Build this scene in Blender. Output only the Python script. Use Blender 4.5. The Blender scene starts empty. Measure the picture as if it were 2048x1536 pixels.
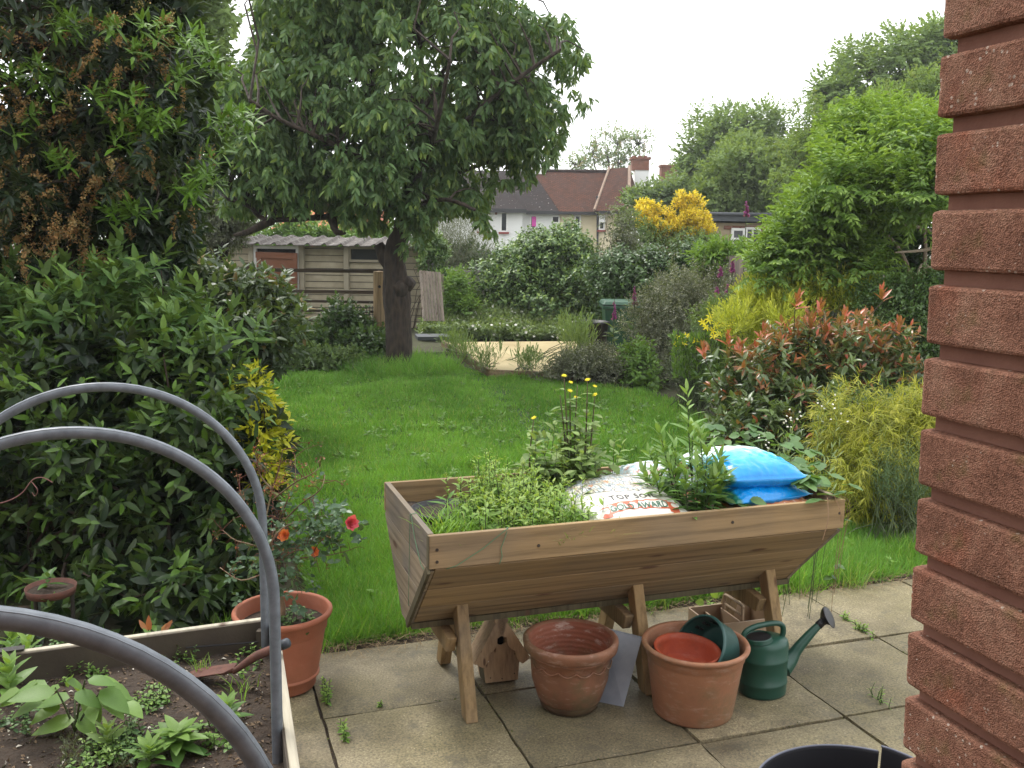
import bpy, math, random
import numpy as np
from mathutils import Vector, Matrix
random.seed(7)
rng = np.random.default_rng(7)
SC = bpy.context.scene
COL = SC.collection
PI = math.pi
# ------------------------------------------------------------------ camera, sky, sun, exposure
FPX, PITCH, ROLL, CAMH = 1904.0, .1514, .0156, 1.854          # focal length in photo pixels, pitch, roll (rad), eye height
cam = bpy.data.cameras.new('camera'); camo = bpy.data.objects.new('camera', cam); COL.objects.link(camo)
cam.sensor_fit = 'HORIZONTAL'; cam.sensor_width = 36.0; cam.lens = 36.0*FPX/2048; cam.clip_start = .05; cam.clip_end = 1500
cp, sp, cr, sr = math.cos(PITCH), math.sin(PITCH), math.cos(ROLL), math.sin(ROLL)
fwd = Vector((0, cp, -sp)); up0 = Vector((0, sp, cp)); rt0 = Vector((1, 0, 0))
rt = rt0*cr + up0*sr; up = up0*cr - rt0*sr
M = Matrix((rt, up, -fwd)).transposed().to_4x4(); M.translation = (0, 0, CAMH)
camo.matrix_world = M; SC.camera = camo
W = bpy.data.worlds.new('World'); SC.world = W; W.use_nodes = True
wn, wl = W.node_tree.nodes, W.node_tree.links
for n in list(wn): wn.remove(n)
wo = wn.new('ShaderNodeOutputWorld'); wb = wn.new('ShaderNodeBackground'); sky = wn.new('ShaderNodeTexSky')
sky.sky_type = 'NISHITA'; sky.sun_disc = False; sky.sun_elevation = math.radians(60); sky.sun_rotation = math.radians(-40)
wmx = wn.new('ShaderNodeMixRGB'); wmx.inputs[0].default_value = .86; wmx.inputs[2].default_value = (10.4, 10.4, 10.3, 1)
wl.new(sky.outputs[0], wmx.inputs[1]); wl.new(wmx.outputs[0], wb.inputs[0]); wb.inputs[1].default_value = .1
wl.new(wb.outputs[0], wo.inputs[0])
sl = bpy.data.lights.new('sun', 'SUN'); sl.energy = 1.4; sl.angle = math.radians(16); sl.color = (1, .96, .9)
so = bpy.data.objects.new('sun', sl); COL.objects.link(so)
so.rotation_euler = (math.radians(-30), 0, math.radians(40))   # high, veiled, from beyond the garden to the left
SC.view_settings.view_transform = 'Standard'; SC.view_settings.look = 'None'; SC.view_settings.exposure = 1.2
SC.view_settings.gamma = 1; SC.view_settings.use_curve_mapping = False
SC.cycles.max_bounces = 6; SC.cycles.transparent_max_bounces = 6; SC.cycles.diffuse_bounces = 3

# ------------------------------------------------------------------ helpers
def ray(px, py):
    X = px-1024; Y = py-768; a = X*cr+Y*sr; b = -X*sr+Y*cr
    return np.array([a/FPX, cp-(b/FPX)*sp, -sp-(b/FPX)*cp])
def at_z(px, py, z=0.):
    d = ray(px, py); t = (z-CAMH)/d[2]; return np.array([d[0]*t, d[1]*t, z])
def at_y(px, py, Y):
    d = ray(px, py); t = Y/d[1]; return np.array([d[0]*t, Y, CAMH+d[2]*t])
def project(P):
    P = np.asarray(P, float); x, y, z = P[..., 0], P[..., 1], P[..., 2]-CAMH
    d = np.maximum(y*cp-z*sp, 1e-3); u = y*sp+z*cp; X = FPX*x/d; Y = -FPX*u/d
    return 1024+X*cr-Y*sr, 768+X*sr+Y*cr, d
ORG = {}
def org(p): return ORG.get(p.name, np.zeros(3)) if p is not None else np.zeros(3)
def props(o, label=None, cat=None, group=None, kind=None):
    if label: o['label'] = label
    if cat: o['category'] = cat
    if group: o['group'] = group
    if kind: o['kind'] = kind
    return o
def thing(name, label, cat, loc=(0, 0, 0), group=None):
    o = bpy.data.objects.new(name, None); COL.objects.link(o); o.location = loc; o.empty_display_size = .1
    ORG[o.name] = np.array(loc, float)
    return props(o, label, cat, group)
def mk(name, verts, faces, mat, parent=None, smooth=False, loc=None, kind=None, label=None, attr=None, bevel=0):
    """verts in world coordinates; faces a list or an (M,k) array"""
    V = np.asarray(verts, float).reshape(-1, 3)
    o0 = np.array(loc, float) if loc is not None else org(parent)
    V = V-o0
    me = bpy.data.meshes.new(name)
    if isinstance(faces, np.ndarray):
        m, k = faces.shape
        me.vertices.add(len(V)); me.vertices.foreach_set('co', V.astype(np.float32).ravel())
        me.loops.add(m*k); me.loops.foreach_set('vertex_index', faces.astype(np.int32).ravel())
        me.polygons.add(m); me.polygons.foreach_set('loop_start', np.arange(0, m*k, k, dtype=np.int32))
        me.polygons.foreach_set('loop_total', np.full(m, k, dtype=np.int32))
        me.update(calc_edges=True)
    else:
        me.from_pydata(V.tolist(), [], faces); me.update()
    if smooth: me.polygons.foreach_set('use_smooth', np.ones(len(me.polygons), dtype=bool))
    if attr is not None:
        a = me.attributes.new('tint', 'FLOAT_VECTOR', 'POINT'); a.data.foreach_set('vector', attr.astype(np.float32).ravel())
    if mat is not None: me.materials.append(mat)
    o = bpy.data.objects.new(name, me); COL.objects.link(o); ORG[o.name] = o0
    if parent is not None:
        o.parent = parent; o.location = Vector(o0-org(parent))
    elif loc is not None: o.location = loc
    if kind: o['kind'] = kind
    if label: o['label'] = label
    if bevel:
        b = o.modifiers.new('bevel', 'BEVEL'); b.width = bevel; b.segments = 2; b.limit_method = 'ANGLE'
    o.color = (0, 0, 0, 1)
    return o
class MB:
    def __init__(s): s.v = []; s.f = []
    def add(s, v, f):
        n = len(s.v); s.v += [tuple(map(float, p)) for p in v]; s.f += [tuple(i+n for i in q) for q in f]; return s
    def box(s, c, sz, R=None):
        c = np.array(c, float); h = np.array(sz, float)/2
        P = np.array([[x, y, z] for x in (-1, 1) for y in (-1, 1) for z in (-1, 1)])*h
        if R is not None: P = P @ np.asarray(R).T
        return s.add(P+c, [(0, 1, 3, 2), (4, 6, 7, 5), (0, 4, 5, 1), (2, 3, 7, 6), (0, 2, 6, 4), (1, 5, 7, 3)])
    def beam(s, p, q, w, h, upv=(0, 0, 1)):
        p = np.array(p, float); q = np.array(q, float); d = q-p; L = np.linalg.norm(d); d /= L
        a = np.cross(np.array(upv, float), d)
        if np.linalg.norm(a) < 1e-5: a = np.cross((1, 0, 0), d)
        a /= np.linalg.norm(a); b = np.cross(d, a)
        return s.box((p+q)/2, (L, w, h), np.array([d, a, b]).T)
    def prism(s, poly, ext):
        """poly: list of 3D points (planar); ext: vector"""
        n = len(poly); e = np.array(ext, float); P = [np.array(p, float) for p in poly]
        return s.add(P+[p+e for p in P], [tuple(range(n-1, -1, -1)), tuple(range(n, 2*n))]+[(i, (i+1) % n, n+(i+1) % n, n+i) for i in range(n)])
    def tube(s, pts, r, n=8, cap=True, sq=1.0):
        P = np.array(pts, float); m = len(P); R = np.full(m, r, float) if np.isscalar(r) else np.array(r, float)
        T = np.gradient(P, axis=0) if m > 2 else np.array([P[1]-P[0]]*2); T /= np.linalg.norm(T, axis=1)[:, None]+1e-9
        a = np.cross(T[0], (0, 0, 1.0));
        if np.linalg.norm(a) < 1e-3: a = np.cross(T[0], (0, 1.0, 0))
        V = []
        for i in range(m):
            a = a-T[i]*(a@T[i]); a /= np.linalg.norm(a)+1e-9; b = np.cross(T[i], a)
            for k in range(n):
                t = 2*PI*k/n; V.append(P[i]+R[i]*(math.cos(t)*a+sq*math.sin(t)*b))
        F = [(i*n+k, i*n+(k+1) % n, (i+1)*n+(k+1) % n, (i+1)*n+k) for i in range(m-1) for k in range(n)]
        if cap: F += [tuple(range(n-1, -1, -1)), tuple(range((m-1)*n, m*n))]
        return s.add(V, F)
    def lathe(s, prof, c, n=48, sx=1., sy=1., R=None, wob=None):
        V = []; m = len(prof)
        for (r, z) in prof:
            for k in range(n):
                t = 2*PI*k/n; V.append([r*math.cos(t)*sx, r*math.sin(t)*sy, z])
        V = np.array(V)
        if wob is not None: V = wob(V)
        if R is not None: V = V @ np.asarray(R).T
        V = V+np.array(c, float)
        F = [(i*n+k, i*n+(k+1) % n, (i+1)*n+(k+1) % n, (i+1)*n+k) for i in range(m-1) for k in range(n)]
        return s.add(V, F)
    def build(s, name, mat, parent=None, **k): return mk(name, s.v, s.f, mat, parent, **k)
def rotm(ax, ang):
    return np.array(Matrix.Rotation(ang, 3, ax))
def nz(P, s=1., k=0):
    P = np.asarray(P)*s; x, y, z = P[..., 0], P[..., 1], P[..., 2]; r = np.random.default_rng(100+k); o = 0
    for i in range(6):
        a = r.normal(size=3)*(1+.5*i); o = o+np.sin(a[0]*x+a[1]*y+a[2]*z+r.uniform(0, 6.28))/(1+.35*i)
    return o/3.2
def unit(v): return v/(np.linalg.norm(v, axis=-1, keepdims=True)+1e-9)

# ------------------------------------------------------------------ materials
def newmat(name):
    m = bpy.data.materials.new(name); m.use_nodes = True; t = m.node_tree
    b = t.nodes['Principled BSDF']; return m, t.nodes, t.links, b
def coord(N, L, sc=(1, 1, 1), rz=0., kind='Object', rnd=0.):
    tc = N.new('ShaderNodeTexCoord'); mp = N.new('ShaderNodeMapping'); out = tc.outputs[kind]
    rr = N.new('ShaderNodeMapping'); rr.inputs['Rotation'].default_value = (0, 0, rz); L.new(out, rr.inputs[0]); out = rr.outputs[0]
    if rnd:
        oi = N.new('ShaderNodeObjectInfo'); ml = N.new('ShaderNodeMath'); ml.operation = 'MULTIPLY'; ml.inputs[1].default_value = rnd
        L.new(oi.outputs['Random'], ml.inputs[0]); ad = N.new('ShaderNodeVectorMath'); ad.operation = 'ADD'
        L.new(out, ad.inputs[0]); L.new(ml.outputs[0], ad.inputs[1]); out = ad.outputs[0]
    L.new(out, mp.inputs[0]); mp.inputs['Scale'].default_value = sc
    return mp.outputs[0]
def noise(N, L, co, s, d=4, r=.6):
    n = N.new('ShaderNodeTexNoise'); n.inputs['Scale'].default_value = s; n.inputs['Detail'].default_value = d
    n.inputs['Roughness'].default_value = r; L.new(co, n.inputs['Vector']); return n.outputs['Fac']
def ramp(N, L, fac, stops):
    r = N.new('ShaderNodeValToRGB'); e = r.color_ramp.elements
    while len(e) < len(stops): e.new(.5)
    for q, (p, c) in zip(e, stops): q.position = p; q.color = (*c, 1) if len(c) == 3 else c
    L.new(fac, r.inputs[0]); return r.outputs[0]
def mix(N, L, fac, a, b, mode='MIX'):
    m = N.new('ShaderNodeMixRGB'); m.blend_type = mode
    for i, x in ((0, fac), (1, a), (2, b)):
        if isinstance(x, (int, float)): m.inputs[i].default_value = x
        elif isinstance(x, tuple): m.inputs[i].default_value = (*x, 1)
        else: L.new(x, m.inputs[i])
    return m.outputs[0]
def math_(N, L, op, a, b=0.):
    m = N.new('ShaderNodeMath'); m.operation = op
    for i, x in ((0, a), (1, b)):
        if isinstance(x, (int, float)): m.inputs[i].default_value = x
        else: L.new(x, m.inputs[i])
    return m.outputs[0]
def bump(N, L, b, h, st=.3, dist=.01):
    n = N.new('ShaderNodeBump'); n.inputs['Strength'].default_value = st; n.inputs['Distance'].default_value = dist
    L.new(h, n.inputs['Height']); L.new(n.outputs[0], b.inputs['Normal'])
def plain(name, c1, c2=None, s=6, rough=.7, bmp=.15, bs=80, metal=0., spec=.5, bd=.003):
    m, N, L, b = newmat(name); c2 = c2 or tuple(x*.7 for x in c1); co = coord(N, L, rnd=7.)
    f = noise(N, L, co, s); L.new(ramp(N, L, f, [(.3, c2), (.7, c1)]), b.inputs['Base Color'])
    b.inputs['Roughness'].default_value = rough; b.inputs['Metallic'].default_value = metal; b.inputs['Specular IOR Level'].default_value = spec
    if bmp: bump(N, L, b, noise(N, L, co, bs, 5), bmp, bd)
    return m
def wood(name, c1, c2, knot=(.1, .05, .03), rz=0., axis=0, sc=1., rough=.75, grey=.25, along=6.):
    m, N, L, b = newmat(name); s = [along*sc*6, along*sc*6, along*sc*6]; s[axis] = sc*1.6
    co = coord(N, L, tuple(s), rz, rnd=11.); f = noise(N, L, co, 1.5, 6, .62)
    w = N.new('ShaderNodeTexWave'); w.wave_type = 'BANDS'; w.bands_direction = 'Z'; w.inputs['Scale'].default_value = .16*1.3; w.inputs['Distortion'].default_value = 14
    w.inputs['Detail'].default_value = 3; w.inputs['Detail Scale'].default_value = .7; L.new(co, w.inputs['Vector'])
    g = mix(N, L, .16, f, w.outputs['Fac'])
    col = ramp(N, L, g, [(.28, c2), (.50, c1), (.70, tuple(x*1.18 for x in c1))])
    kc = [14*sc, 14*sc, 14*sc]; kc[axis] = 4.2*sc; kco = coord(N, L, tuple(kc), rz, rnd=5.)
    v = N.new('ShaderNodeTexVoronoi'); v.inputs['Scale'].default_value = .8; L.new(kco, v.inputs['Vector'])
    kf = ramp(N, L, v.outputs['Distance'], [(.09, (1, 1, 1)), (.18, (0, 0, 0))])
    col = mix(N, L, math_(N, L, 'MULTIPLY', kf, .85), col, knot)
    big = noise(N, L, coord(N, L, (2, 2, 2), rz, rnd=3.), 1.3, 3)
    gr = ramp(N, L, big, [(.4, (0, 0, 0)), (.65, (1, 1, 1))])
    col = mix(N, L, math_(N, L, 'MULTIPLY', gr, grey), col, tuple(.55*sum(c1)/3+.02 for _ in range(3)))
    oi = N.new('ShaderNodeObjectInfo'); hv = math_(N, L, 'ADD', math_(N, L, 'MULTIPLY', oi.outputs['Random'], .35), .8)
    h = N.new('ShaderNodeHueSaturation'); L.new(hv, h.inputs['Value']); L.new(col, h.inputs['Color'])
    L.new(h.outputs[0], b.inputs['Base Color']); b.inputs['Roughness'].default_value = rough; b.inputs['Specular IOR Level'].default_value = .15
    bump(N, L, b, g, .5, .004); return m
def leafmat(name, dark, light, young, rough=.42, trans=.3, spec=.4, rand=.5):
    """tint attribute / object colour: x = shade within the species, y = young or coloured growth"""
    m, N, L, b = newmat(name)
    at = N.new('ShaderNodeAttribute'); at.attribute_name = 'tint'; oi = N.new('ShaderNodeObjectInfo')
    ad = N.new('ShaderNodeVectorMath'); ad.operation = 'ADD'; L.new(at.outputs['Vector'], ad.inputs[0]); L.new(oi.outputs['Color'], ad.inputs[1])
    sp_ = N.new('ShaderNodeSeparateXYZ'); L.new(ad.outputs[0], sp_.inputs[0])
    c = ramp(N, L, sp_.outputs[0], [(0., dark), (1., light)])
    c = mix(N, L, sp_.outputs[1], c, young)
    geo = N.new('ShaderNodeNewGeometry')
    c2 = mix(N, L, geo.outputs['Backfacing'], c, mix(N, L, .35, c, (.16, .22, .1)))
    n = noise(N, L, coord(N, L, (1, 1, 1)), 60, 2); c2 = mix(N, L, .35, c2, mix(N, L, 1., c2, ramp(N, L, n, [(.3, (.6, .6, .6)), (.7, (1.25, 1.25, 1.2))]), 'MULTIPLY'))
    L.new(c2, b.inputs['Base Color']); b.inputs['Roughness'].default_value = rough; b.inputs['Specular IOR Level'].default_value = spec
    if trans:
        t = N.new('ShaderNodeBsdfTranslucent'); tc = mix(N, L, 1., c2, (1.5, 1.5, .5), 'MULTIPLY'); L.new(tc, t.inputs[0])
        ms = N.new('ShaderNodeMixShader'); ms.inputs[0].default_value = trans; L.new(b.outputs[0], ms.inputs[1]); L.new(t.outputs[0], ms.inputs[2])
        L.new(ms.outputs[0], N['Material Output'].inputs['Surface'])
    return m

# ------------------------------------------------------------------ foliage machinery
def leaf_tpl(kind='lance', w=.34, fold=.12, curl=.18):
    if kind == 'simple':
        V = np.array([[0, 0, 0], [.5, w/2, fold*.6], [1, 0, -curl], [.5, -w/2, fold*.6]]); return V, np.array([[0, 1, 2], [0, 2, 3]])[:, ::-1]
    if kind == 'quad':
        V = np.array([[0, -w*.2, 0], [0, w*.2, 0], [.5, w/2, .05], [1, 0, -curl], [.5, -w/2, .05]]); return V, np.array([[0, 4, 1], [1, 4, 2], [2, 4, 3]])
    if kind == 'blade':
        V = np.array([[0, -w/2, 0], [0, w/2, 0], [.45, -w*.42, -curl*.15], [.45, w*.42, -curl*.15], [.8, -w*.25, -curl*.6], [.8, w*.25, -curl*.6], [1, 0, -curl]])
        return V, np.array([[0, 2, 1], [1, 2, 3], [2, 4, 3], [3, 4, 5], [4, 6, 5]])
    if kind == 'flat':
        V = np.array([[0, 0, 0], [1, w/2, 0], [1, -w/2, 0]]); return V, np.array([[0, 2, 1]])
    ts = {'lance': [.22, .55, .82], 'broad': [.15, .4, .7, .88], 'serr': [.1, .22, .24, .4, .42, .58, .6, .75, .77, .9]}[kind]
    V = [[0, 0, 0]]; F = []
    n = len(ts)
    for i, t in enumerate(ts):
        ww = w/2*math.sin(PI*t**(.85 if kind != 'broad' else .7))**.8
        if kind == 'serr' and i % 2 == 0 and i: ww *= .84
        z = -curl*t*t; V += [[t, 0, z], [t, ww, z+fold*ww*2], [t, -ww, z+fold*ww*2]]
    V.append([1.02, 0, -curl]); T = len(V)-1
    F += [(0, 2, 1), (0, 1, 3)]
    for i in range(n-1):
        a = 1+3*i; b = a+3
        F += [(a, a+1, b+1), (a, b+1, b), (a, b, b+2), (a, b+2, a+2)]
    a = 1+3*(n-1); F += [(a, a+1, T), (a, T, a+2)]
    F = [tuple(f) for f in F]
    return np.array(V, float), np.array([f[::-1] for f in F])
def frames(D, U):
    D = unit(D); U = U-D*np.sum(D*U, 1, keepdims=True); U = unit(U); S = np.cross(U, D); return D, S, U
def scatter(tpl, P, D, U, S):
    V, F = tpl; D, B, U = frames(D, U); S = np.asarray(S)[:, None, None] if np.ndim(S) else S
    X = V[None, :, 0, None]*D[:, None]+V[None, :, 1, None]*B[:, None]+V[None, :, 2, None]*U[:, None]
    X = P[:, None]+X*S
    n = len(V); FF = (F[None]+np.arange(len(P))[:, None, None]*n).reshape(-1, F.shape[1])
    return X.reshape(-1, 3), FF
def foliage(root, mat, tpl, P, D, U, S, T, K, name='foliage', parts=0, cell=26, partname='leaf', minpx=0):
    """parts > 0: the leaves nearest the eye become leaf objects of their own, the rest one joined mass"""
    N = len(P); S = np.broadcast_to(np.asarray(S, float), (N,)).copy(); keep = np.ones(N, bool)
    if parts:
        C = P+unit(D)*S[:, None]*.5; x, y, d = project(C); ok = (x > 0) & (x < 2048) & (y > 0) & (y < 1536) & (P[:, 1] > .3)
        idx = np.where(ok)[0]; idx = idx[np.argsort(d[idx])]; seen = {}
        for i in idx:
            k = (int(x[i]//cell), int(y[i]//cell))
            if k not in seen: seen[k] = i
        sel = sorted(seen.values(), key=lambda i: d[i]/S[i])[:parts]
        keep[sel] = False
        V, F = tpl; me = bpy.data.meshes.new(partname); me.from_pydata(V.tolist(), [], F.tolist()); me.materials.append(mat); me.update()
        me.polygons.foreach_set('use_smooth', np.ones(len(me.polygons), dtype=bool))
        DD, BB, UU = frames(D[sel], U[sel]); o0 = org(root)
        for j, i in enumerate(sel):
            o = bpy.data.objects.new(partname, me); o.parent = root
            R = Matrix(np.array([DD[j], BB[j], UU[j]]).T.tolist()).to_4x4()
            o.matrix_basis = Matrix.Translation(Vector(P[i]-o0)) @ R @ Matrix.Scale(float(S[i]), 4)
            o.color = (float(T[i]), float(K[i]), 0, 1); COL.objects.link(o)
    if keep.any():
        X, F = scatter(tpl, P[keep], D[keep], U[keep], S[keep]); n = len(tpl[0])
        at = np.zeros((keep.sum(), 3)); at[:, 0] = T[keep]; at[:, 1] = K[keep]
        return mk(name, X, F, mat, root, smooth=True, kind='stuff', attr=np.repeat(at, n, 0))
def shoots(P, D, n, length, leaf, a0=75, a1=25, droop=0., flat=False, jit=.25, young=.0, clip=0., taper=.25, tj=.2, upmix=.5):
    """n leaves round (or, flat, in two rows along) each shoot -> P, D, U, S, T, K"""
    S_ = len(P); D = unit(D); i = np.arange(n)/max(n-1, 1)
    up_ = np.array([0, 0, 1.]); A = np.cross(D, up_); bad = np.linalg.norm(A, axis=1) < .15; A[bad] = [1, 0, 0]
    A = unit(A); B = np.cross(A, D)
    ang = np.radians(a0+(a1-a0)*i)[None]+rng.normal(0, jit*.5, (S_, n))
    if flat: az = np.where(np.arange(n) % 2 == 0, 0., PI)[None]+rng.normal(0, .25, (S_, n))
    else: az = (np.arange(n)*2.4)[None]+rng.uniform(0, 6.28, (S_, 1))+rng.normal(0, jit, (S_, n))
    if flat: ang[:, -1] = 0
    rad = np.cos(az)[..., None]*A[:, None]+np.sin(az)[..., None]*B[:, None]
    LD = np.cos(ang)[..., None]*D[:, None]+np.sin(ang)[..., None]*rad
    LD[..., 2] -= droop*(1-i*.3)[None]; LD = unit(LD)
    ln = length if np.isscalar(length) else np.asarray(length)[:, None, None]
    PP = P[:, None]+D[:, None]*(i[None, :, None]*ln)
    PP[..., 2] -= (i**2)[None]*droop*.25*(length if np.isscalar(length) else np.asarray(length)[:, None])
    UU = D[:, None]*(1-upmix)+up_*upmix+rng.normal(0, jit*.5, (S_, n, 3))
    LS = leaf*(1-taper*i)[None]*rng.uniform(.75, 1.2, (S_, n))
    st = rng.uniform(0, 1, (S_, 1)); T = np.clip(st*.6+rng.uniform(0, .4, (S_, n))+rng.normal(0, tj*.3, (S_, n)), 0, 1)
    K = np.clip(young*(i**1.5)[None]*rng.uniform(.5, 1.3, (S_, 1)), 0, 1)*np.ones((S_, n))
    f = lambda a: a.reshape(-1, 3)
    return f(PP), f(LD), f(UU), LS.ravel(), T.ravel(), K.ravel()
def blobpx(px, py, Y, rx, ry, rd=None, **k):
    c = at_y(px, py, Y); s = Y/FPX; return (*c, rx*s, (rd if rd is not None else rx*s), ry*s)
def clumps(blobs, n, rmin, rmax, lo=.55, flat=.8):
    """small clumps on and inside the big blobs: the light and dark masses of a crown"""
    B = np.array(blobs); a = (B[:, 3]*B[:, 5]+B[:, 4]*B[:, 5]+B[:, 3]*B[:, 4]); w = a/a.sum()
    i = rng.choice(len(B), n, p=w); d = unit(rng.normal(size=(n, 3))); r = rng.uniform(lo, 1., n)**.5
    C = B[i, :3]+d*B[i, 3:]*r[:, None]; R = rng.uniform(rmin, rmax, n)
    return np.column_stack([C, R, R, R*flat])
def on_blobs(blobs, n, lo=.6, upbias=.3, hemi=0., cull=True, zmin=.02):
    B = np.array(blobs); a = (B[:, 3]*B[:, 5]+B[:, 4]*B[:, 5]+B[:, 3]*B[:, 4]); w = a/a.sum()
    i = rng.choice(len(B), n, p=w); d = unit(rng.normal(size=(n, 3))); d[:, 2] = np.where(rng.uniform(size=n) < hemi, abs(d[:, 2]), d[:, 2])
    r = rng.uniform(lo, 1.03, n); P = B[i, :3]+d*B[i, 3:]*r[:, None]
    nrm = unit(d/B[i, 3:]); D = unit(nrm+np.array([0, 0, upbias])+rng.normal(0, .25, (n, 3)))
    ok = P[:, 2] > zmin
    if cull and len(B) > 1 and len(B) < 40:
        for b in B:
            q = (((P-b[:3])/b[3:])**2).sum(1); ok &= ~(q < (lo*.85)**2)
    return P[ok], D[ok]
def twigs(targets, starts, r0, r1, n=4, seg=4, sag=.12, wig=.06):
    """curved tubes from each target back to the nearest start point"""
    mb = MB(); St = np.array(starts)
    for t in targets:
        j = np.argmin(((St-t)**2).sum(1)+rng.uniform(0, .3)); s = St[j]; u = np.linspace(0, 1, seg+1)[:, None]
        L = np.linalg.norm(t-s); P = s*(1-u)+t*u; P = P+np.sin(PI*u)*np.array([0, 0, 1.])*L*sag+rng.normal(0, wig*L, P.shape)*np.sin(PI*u)
        mb.tube(P, np.linspace(r0, r1, seg+1), n, cap=False)
    return mb
def stems_up(base, targets, r0, r1, seg=5, n=4, wig=.04, spread=.15):
    mb = MB()
    for t in targets:
        s = np.array(base)+np.array([rng.normal(0, spread), rng.normal(0, spread), 0]); u = np.linspace(0, 1, seg+1)[:, None]
        P = s*(1-u)+t*u; P[:, 2] = s[2]+(t[2]-s[2])*(u[:, 0]**.8); L = np.linalg.norm(t-s)
        P += rng.normal(0, wig*L, P.shape)*np.sin(PI*u); mb.tube(P, np.linspace(r0, r1, seg+1), n, cap=False)
    return mb
# ------------------------------------------------------------------ shared materials
M_SLAB = None
def slab_mat():
    m, N, L, b = newmat('paving'); co = coord(N, L, rnd=9.); tw = coord(N, L, kind='Object')
    geo = N.new('ShaderNodeNewGeometry'); wc = geo.outputs['Position']
    f = noise(N, L, co, 3.2, 6, .65); c = ramp(N, L, f, [(.3, (.090, .072, .043)), (.52, (.180, .150, .092)), (.72, (.26, .222, .142))])
    big = noise(N, L, wc, 1.1, 4); c = mix(N, L, math_(N, L, 'MULTIPLY', ramp(N, L, big, [(.42, (0, 0, 0)), (.62, (1, 1, 1))]), .5), c, (.12, .108, .045))
    v = N.new('ShaderNodeTexVoronoi'); v.inputs['Scale'].default_value = 62; L.new(co, v.inputs['Vector'])
    sp_ = ramp(N, L, v.outputs['Distance'], [(.10, (1, 1, 1)), (.2, (0, 0, 0))]); sel = noise(N, L, co, 14, 3); selr = ramp(N, L, sel, [(.48, (0, 0, 0)), (.6, (1, 1, 1))])
    c = mix(N, L, math_(N, L, 'MULTIPLY', sp_, math_(N, L, 'MULTIPLY', selr, .75)), c, (.42, .36, .26))
    g = noise(N, L, co, 110, 4, .8); c = mix(N, L, .8, c, mix(N, L, 1., c, ramp(N, L, g, [(.36, (.35, .35, .35)), (.64, (1.6, 1.58, 1.5))]), 'MULTIPLY'))
    st = noise(N, L, co, 8, 5, .7); c = mix(N, L, ramp(N, L, st, [(.54, (0, 0, 0)), (.68, (.7, .7, .7))]), c, (.085, .075, .05))
    oi = N.new('ShaderNodeObjectInfo'); h = N.new('ShaderNodeHueSaturation'); L.new(math_(N, L, 'ADD', math_(N, L, 'MULTIPLY', oi.outputs['Random'], .42), .74), h.inputs['Value']); L.new(c, h.inputs['Color'])
    L.new(h.outputs[0], b.inputs['Base Color']); L.new(ramp(N, L, big, [(.3, (.5, .5, .5)), (.7, (.85, .85, .85))]), b.inputs['Roughness'])
    bump(N, L, b, math_(N, L, 'ADD', g, math_(N, L, 'MULTIPLY', f, 2.)), .6, .003); return m
def brick_mat():
    m, N, L, b = newmat('red rusticated brick'); co = coord(N, L, rnd=13.)
    f = noise(N, L, co, 16, 6, .7); c = ramp(N, L, f, [(.3, (.155, .078, .054)), (.5, (.25, .125, .088)), (.72, (.33, .195, .14))])
    big = noise(N, L, co, 9, 3); c = mix(N, L, ramp(N, L, big, [(.6, (0, 0, 0)), (.8, (.6, .6, .6))]), c, (.30, .085, .045))
    gr = noise(N, L, co, 300, 5, .85); c = mix(N, L, .95, c, mix(N, L, 1., c, ramp(N, L, gr, [(.36, (.5, .5, .5)), (.62, (1.3, 1.27, 1.22))]), 'MULTIPLY'))
    v = N.new('ShaderNodeTexVoronoi'); v.inputs['Scale'].default_value = 190; L.new(co, v.inputs['Vector'])
    s2 = N.new('ShaderNodeSeparateXYZ'); L.new(v.outputs['Color'], s2.inputs[0])
    sel = ramp(N, L, s2.outputs[0], [(.90, (0, 0, 0)), (.92, (1, 1, 1))]); dot = ramp(N, L, v.outputs['Distance'], [(.26, (1, 1, 1)), (.38, (0, 0, 0))])
    c = mix(N, L, math_(N, L, 'MULTIPLY', sel, dot), c, (.45, .36, .30))
    al = noise(N, L, coord(N, L), 25, 4); c = mix(N, L, ramp(N, L, al, [(.58, (0, 0, 0)), (.75, (.5, .5, .5))]), c, (.12, .10, .035))
    L.new(c, b.inputs['Base Color']); b.inputs['Roughness'].default_value = .9; b.inputs['Specular IOR Level'].default_value = .12
    v2 = N.new('ShaderNodeTexVoronoi'); v2.inputs['Scale'].default_value = 620; L.new(co, v2.inputs['Vector'])
    bump(N, L, b, math_(N, L, 'ADD', math_(N, L, 'MULTIPLY', v2.outputs['Distance'], 1.2), gr), .8, .0018); return m
def tile_mat(name, ca, cb, lich=.0):
    m, N, L, b = newmat(name); tc = N.new('ShaderNodeTexCoord'); mp = N.new('ShaderNodeMapping'); L.new(tc.outputs['UV'], mp.inputs[0])
    br = N.new('ShaderNodeTexBrick'); br.inputs['Scale'].default_value = 1.; br.inputs['Brick Width'].default_value = .2; br.inputs['Row Height'].default_value = .13; br.inputs['Mortar Size'].default_value = .018
    br.inputs['Color1'].default_value = (*ca, 1); br.inputs['Color2'].default_value = (*cb, 1); br.inputs['Mortar'].default_value = (.03, .022, .018, 1); L.new(mp.outputs[0], br.inputs['Vector'])
    n = noise(N, L, mp.outputs[0], .9, 4); c = mix(N, L, ramp(N, L, n, [(.4, (0, 0, 0)), (.7, (.75, .75, .75))]), br.outputs['Color'], tuple(.6*x+.02 for x in cb))
    n2 = noise(N, L, mp.outputs[0], 7, 3); c = mix(N, L, ramp(N, L, n2, [(.66, (0, 0, 0)), (.7, (lich, lich, lich))]), c, (.5, .5, .45))
    L.new(c, b.inputs['Base Color']); b.inputs['Roughness'].default_value = .95; b.inputs['Specular IOR Level'].default_value = .08; bump(N, L, b, br.outputs['Fac'], -.4, .02); return m
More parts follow.
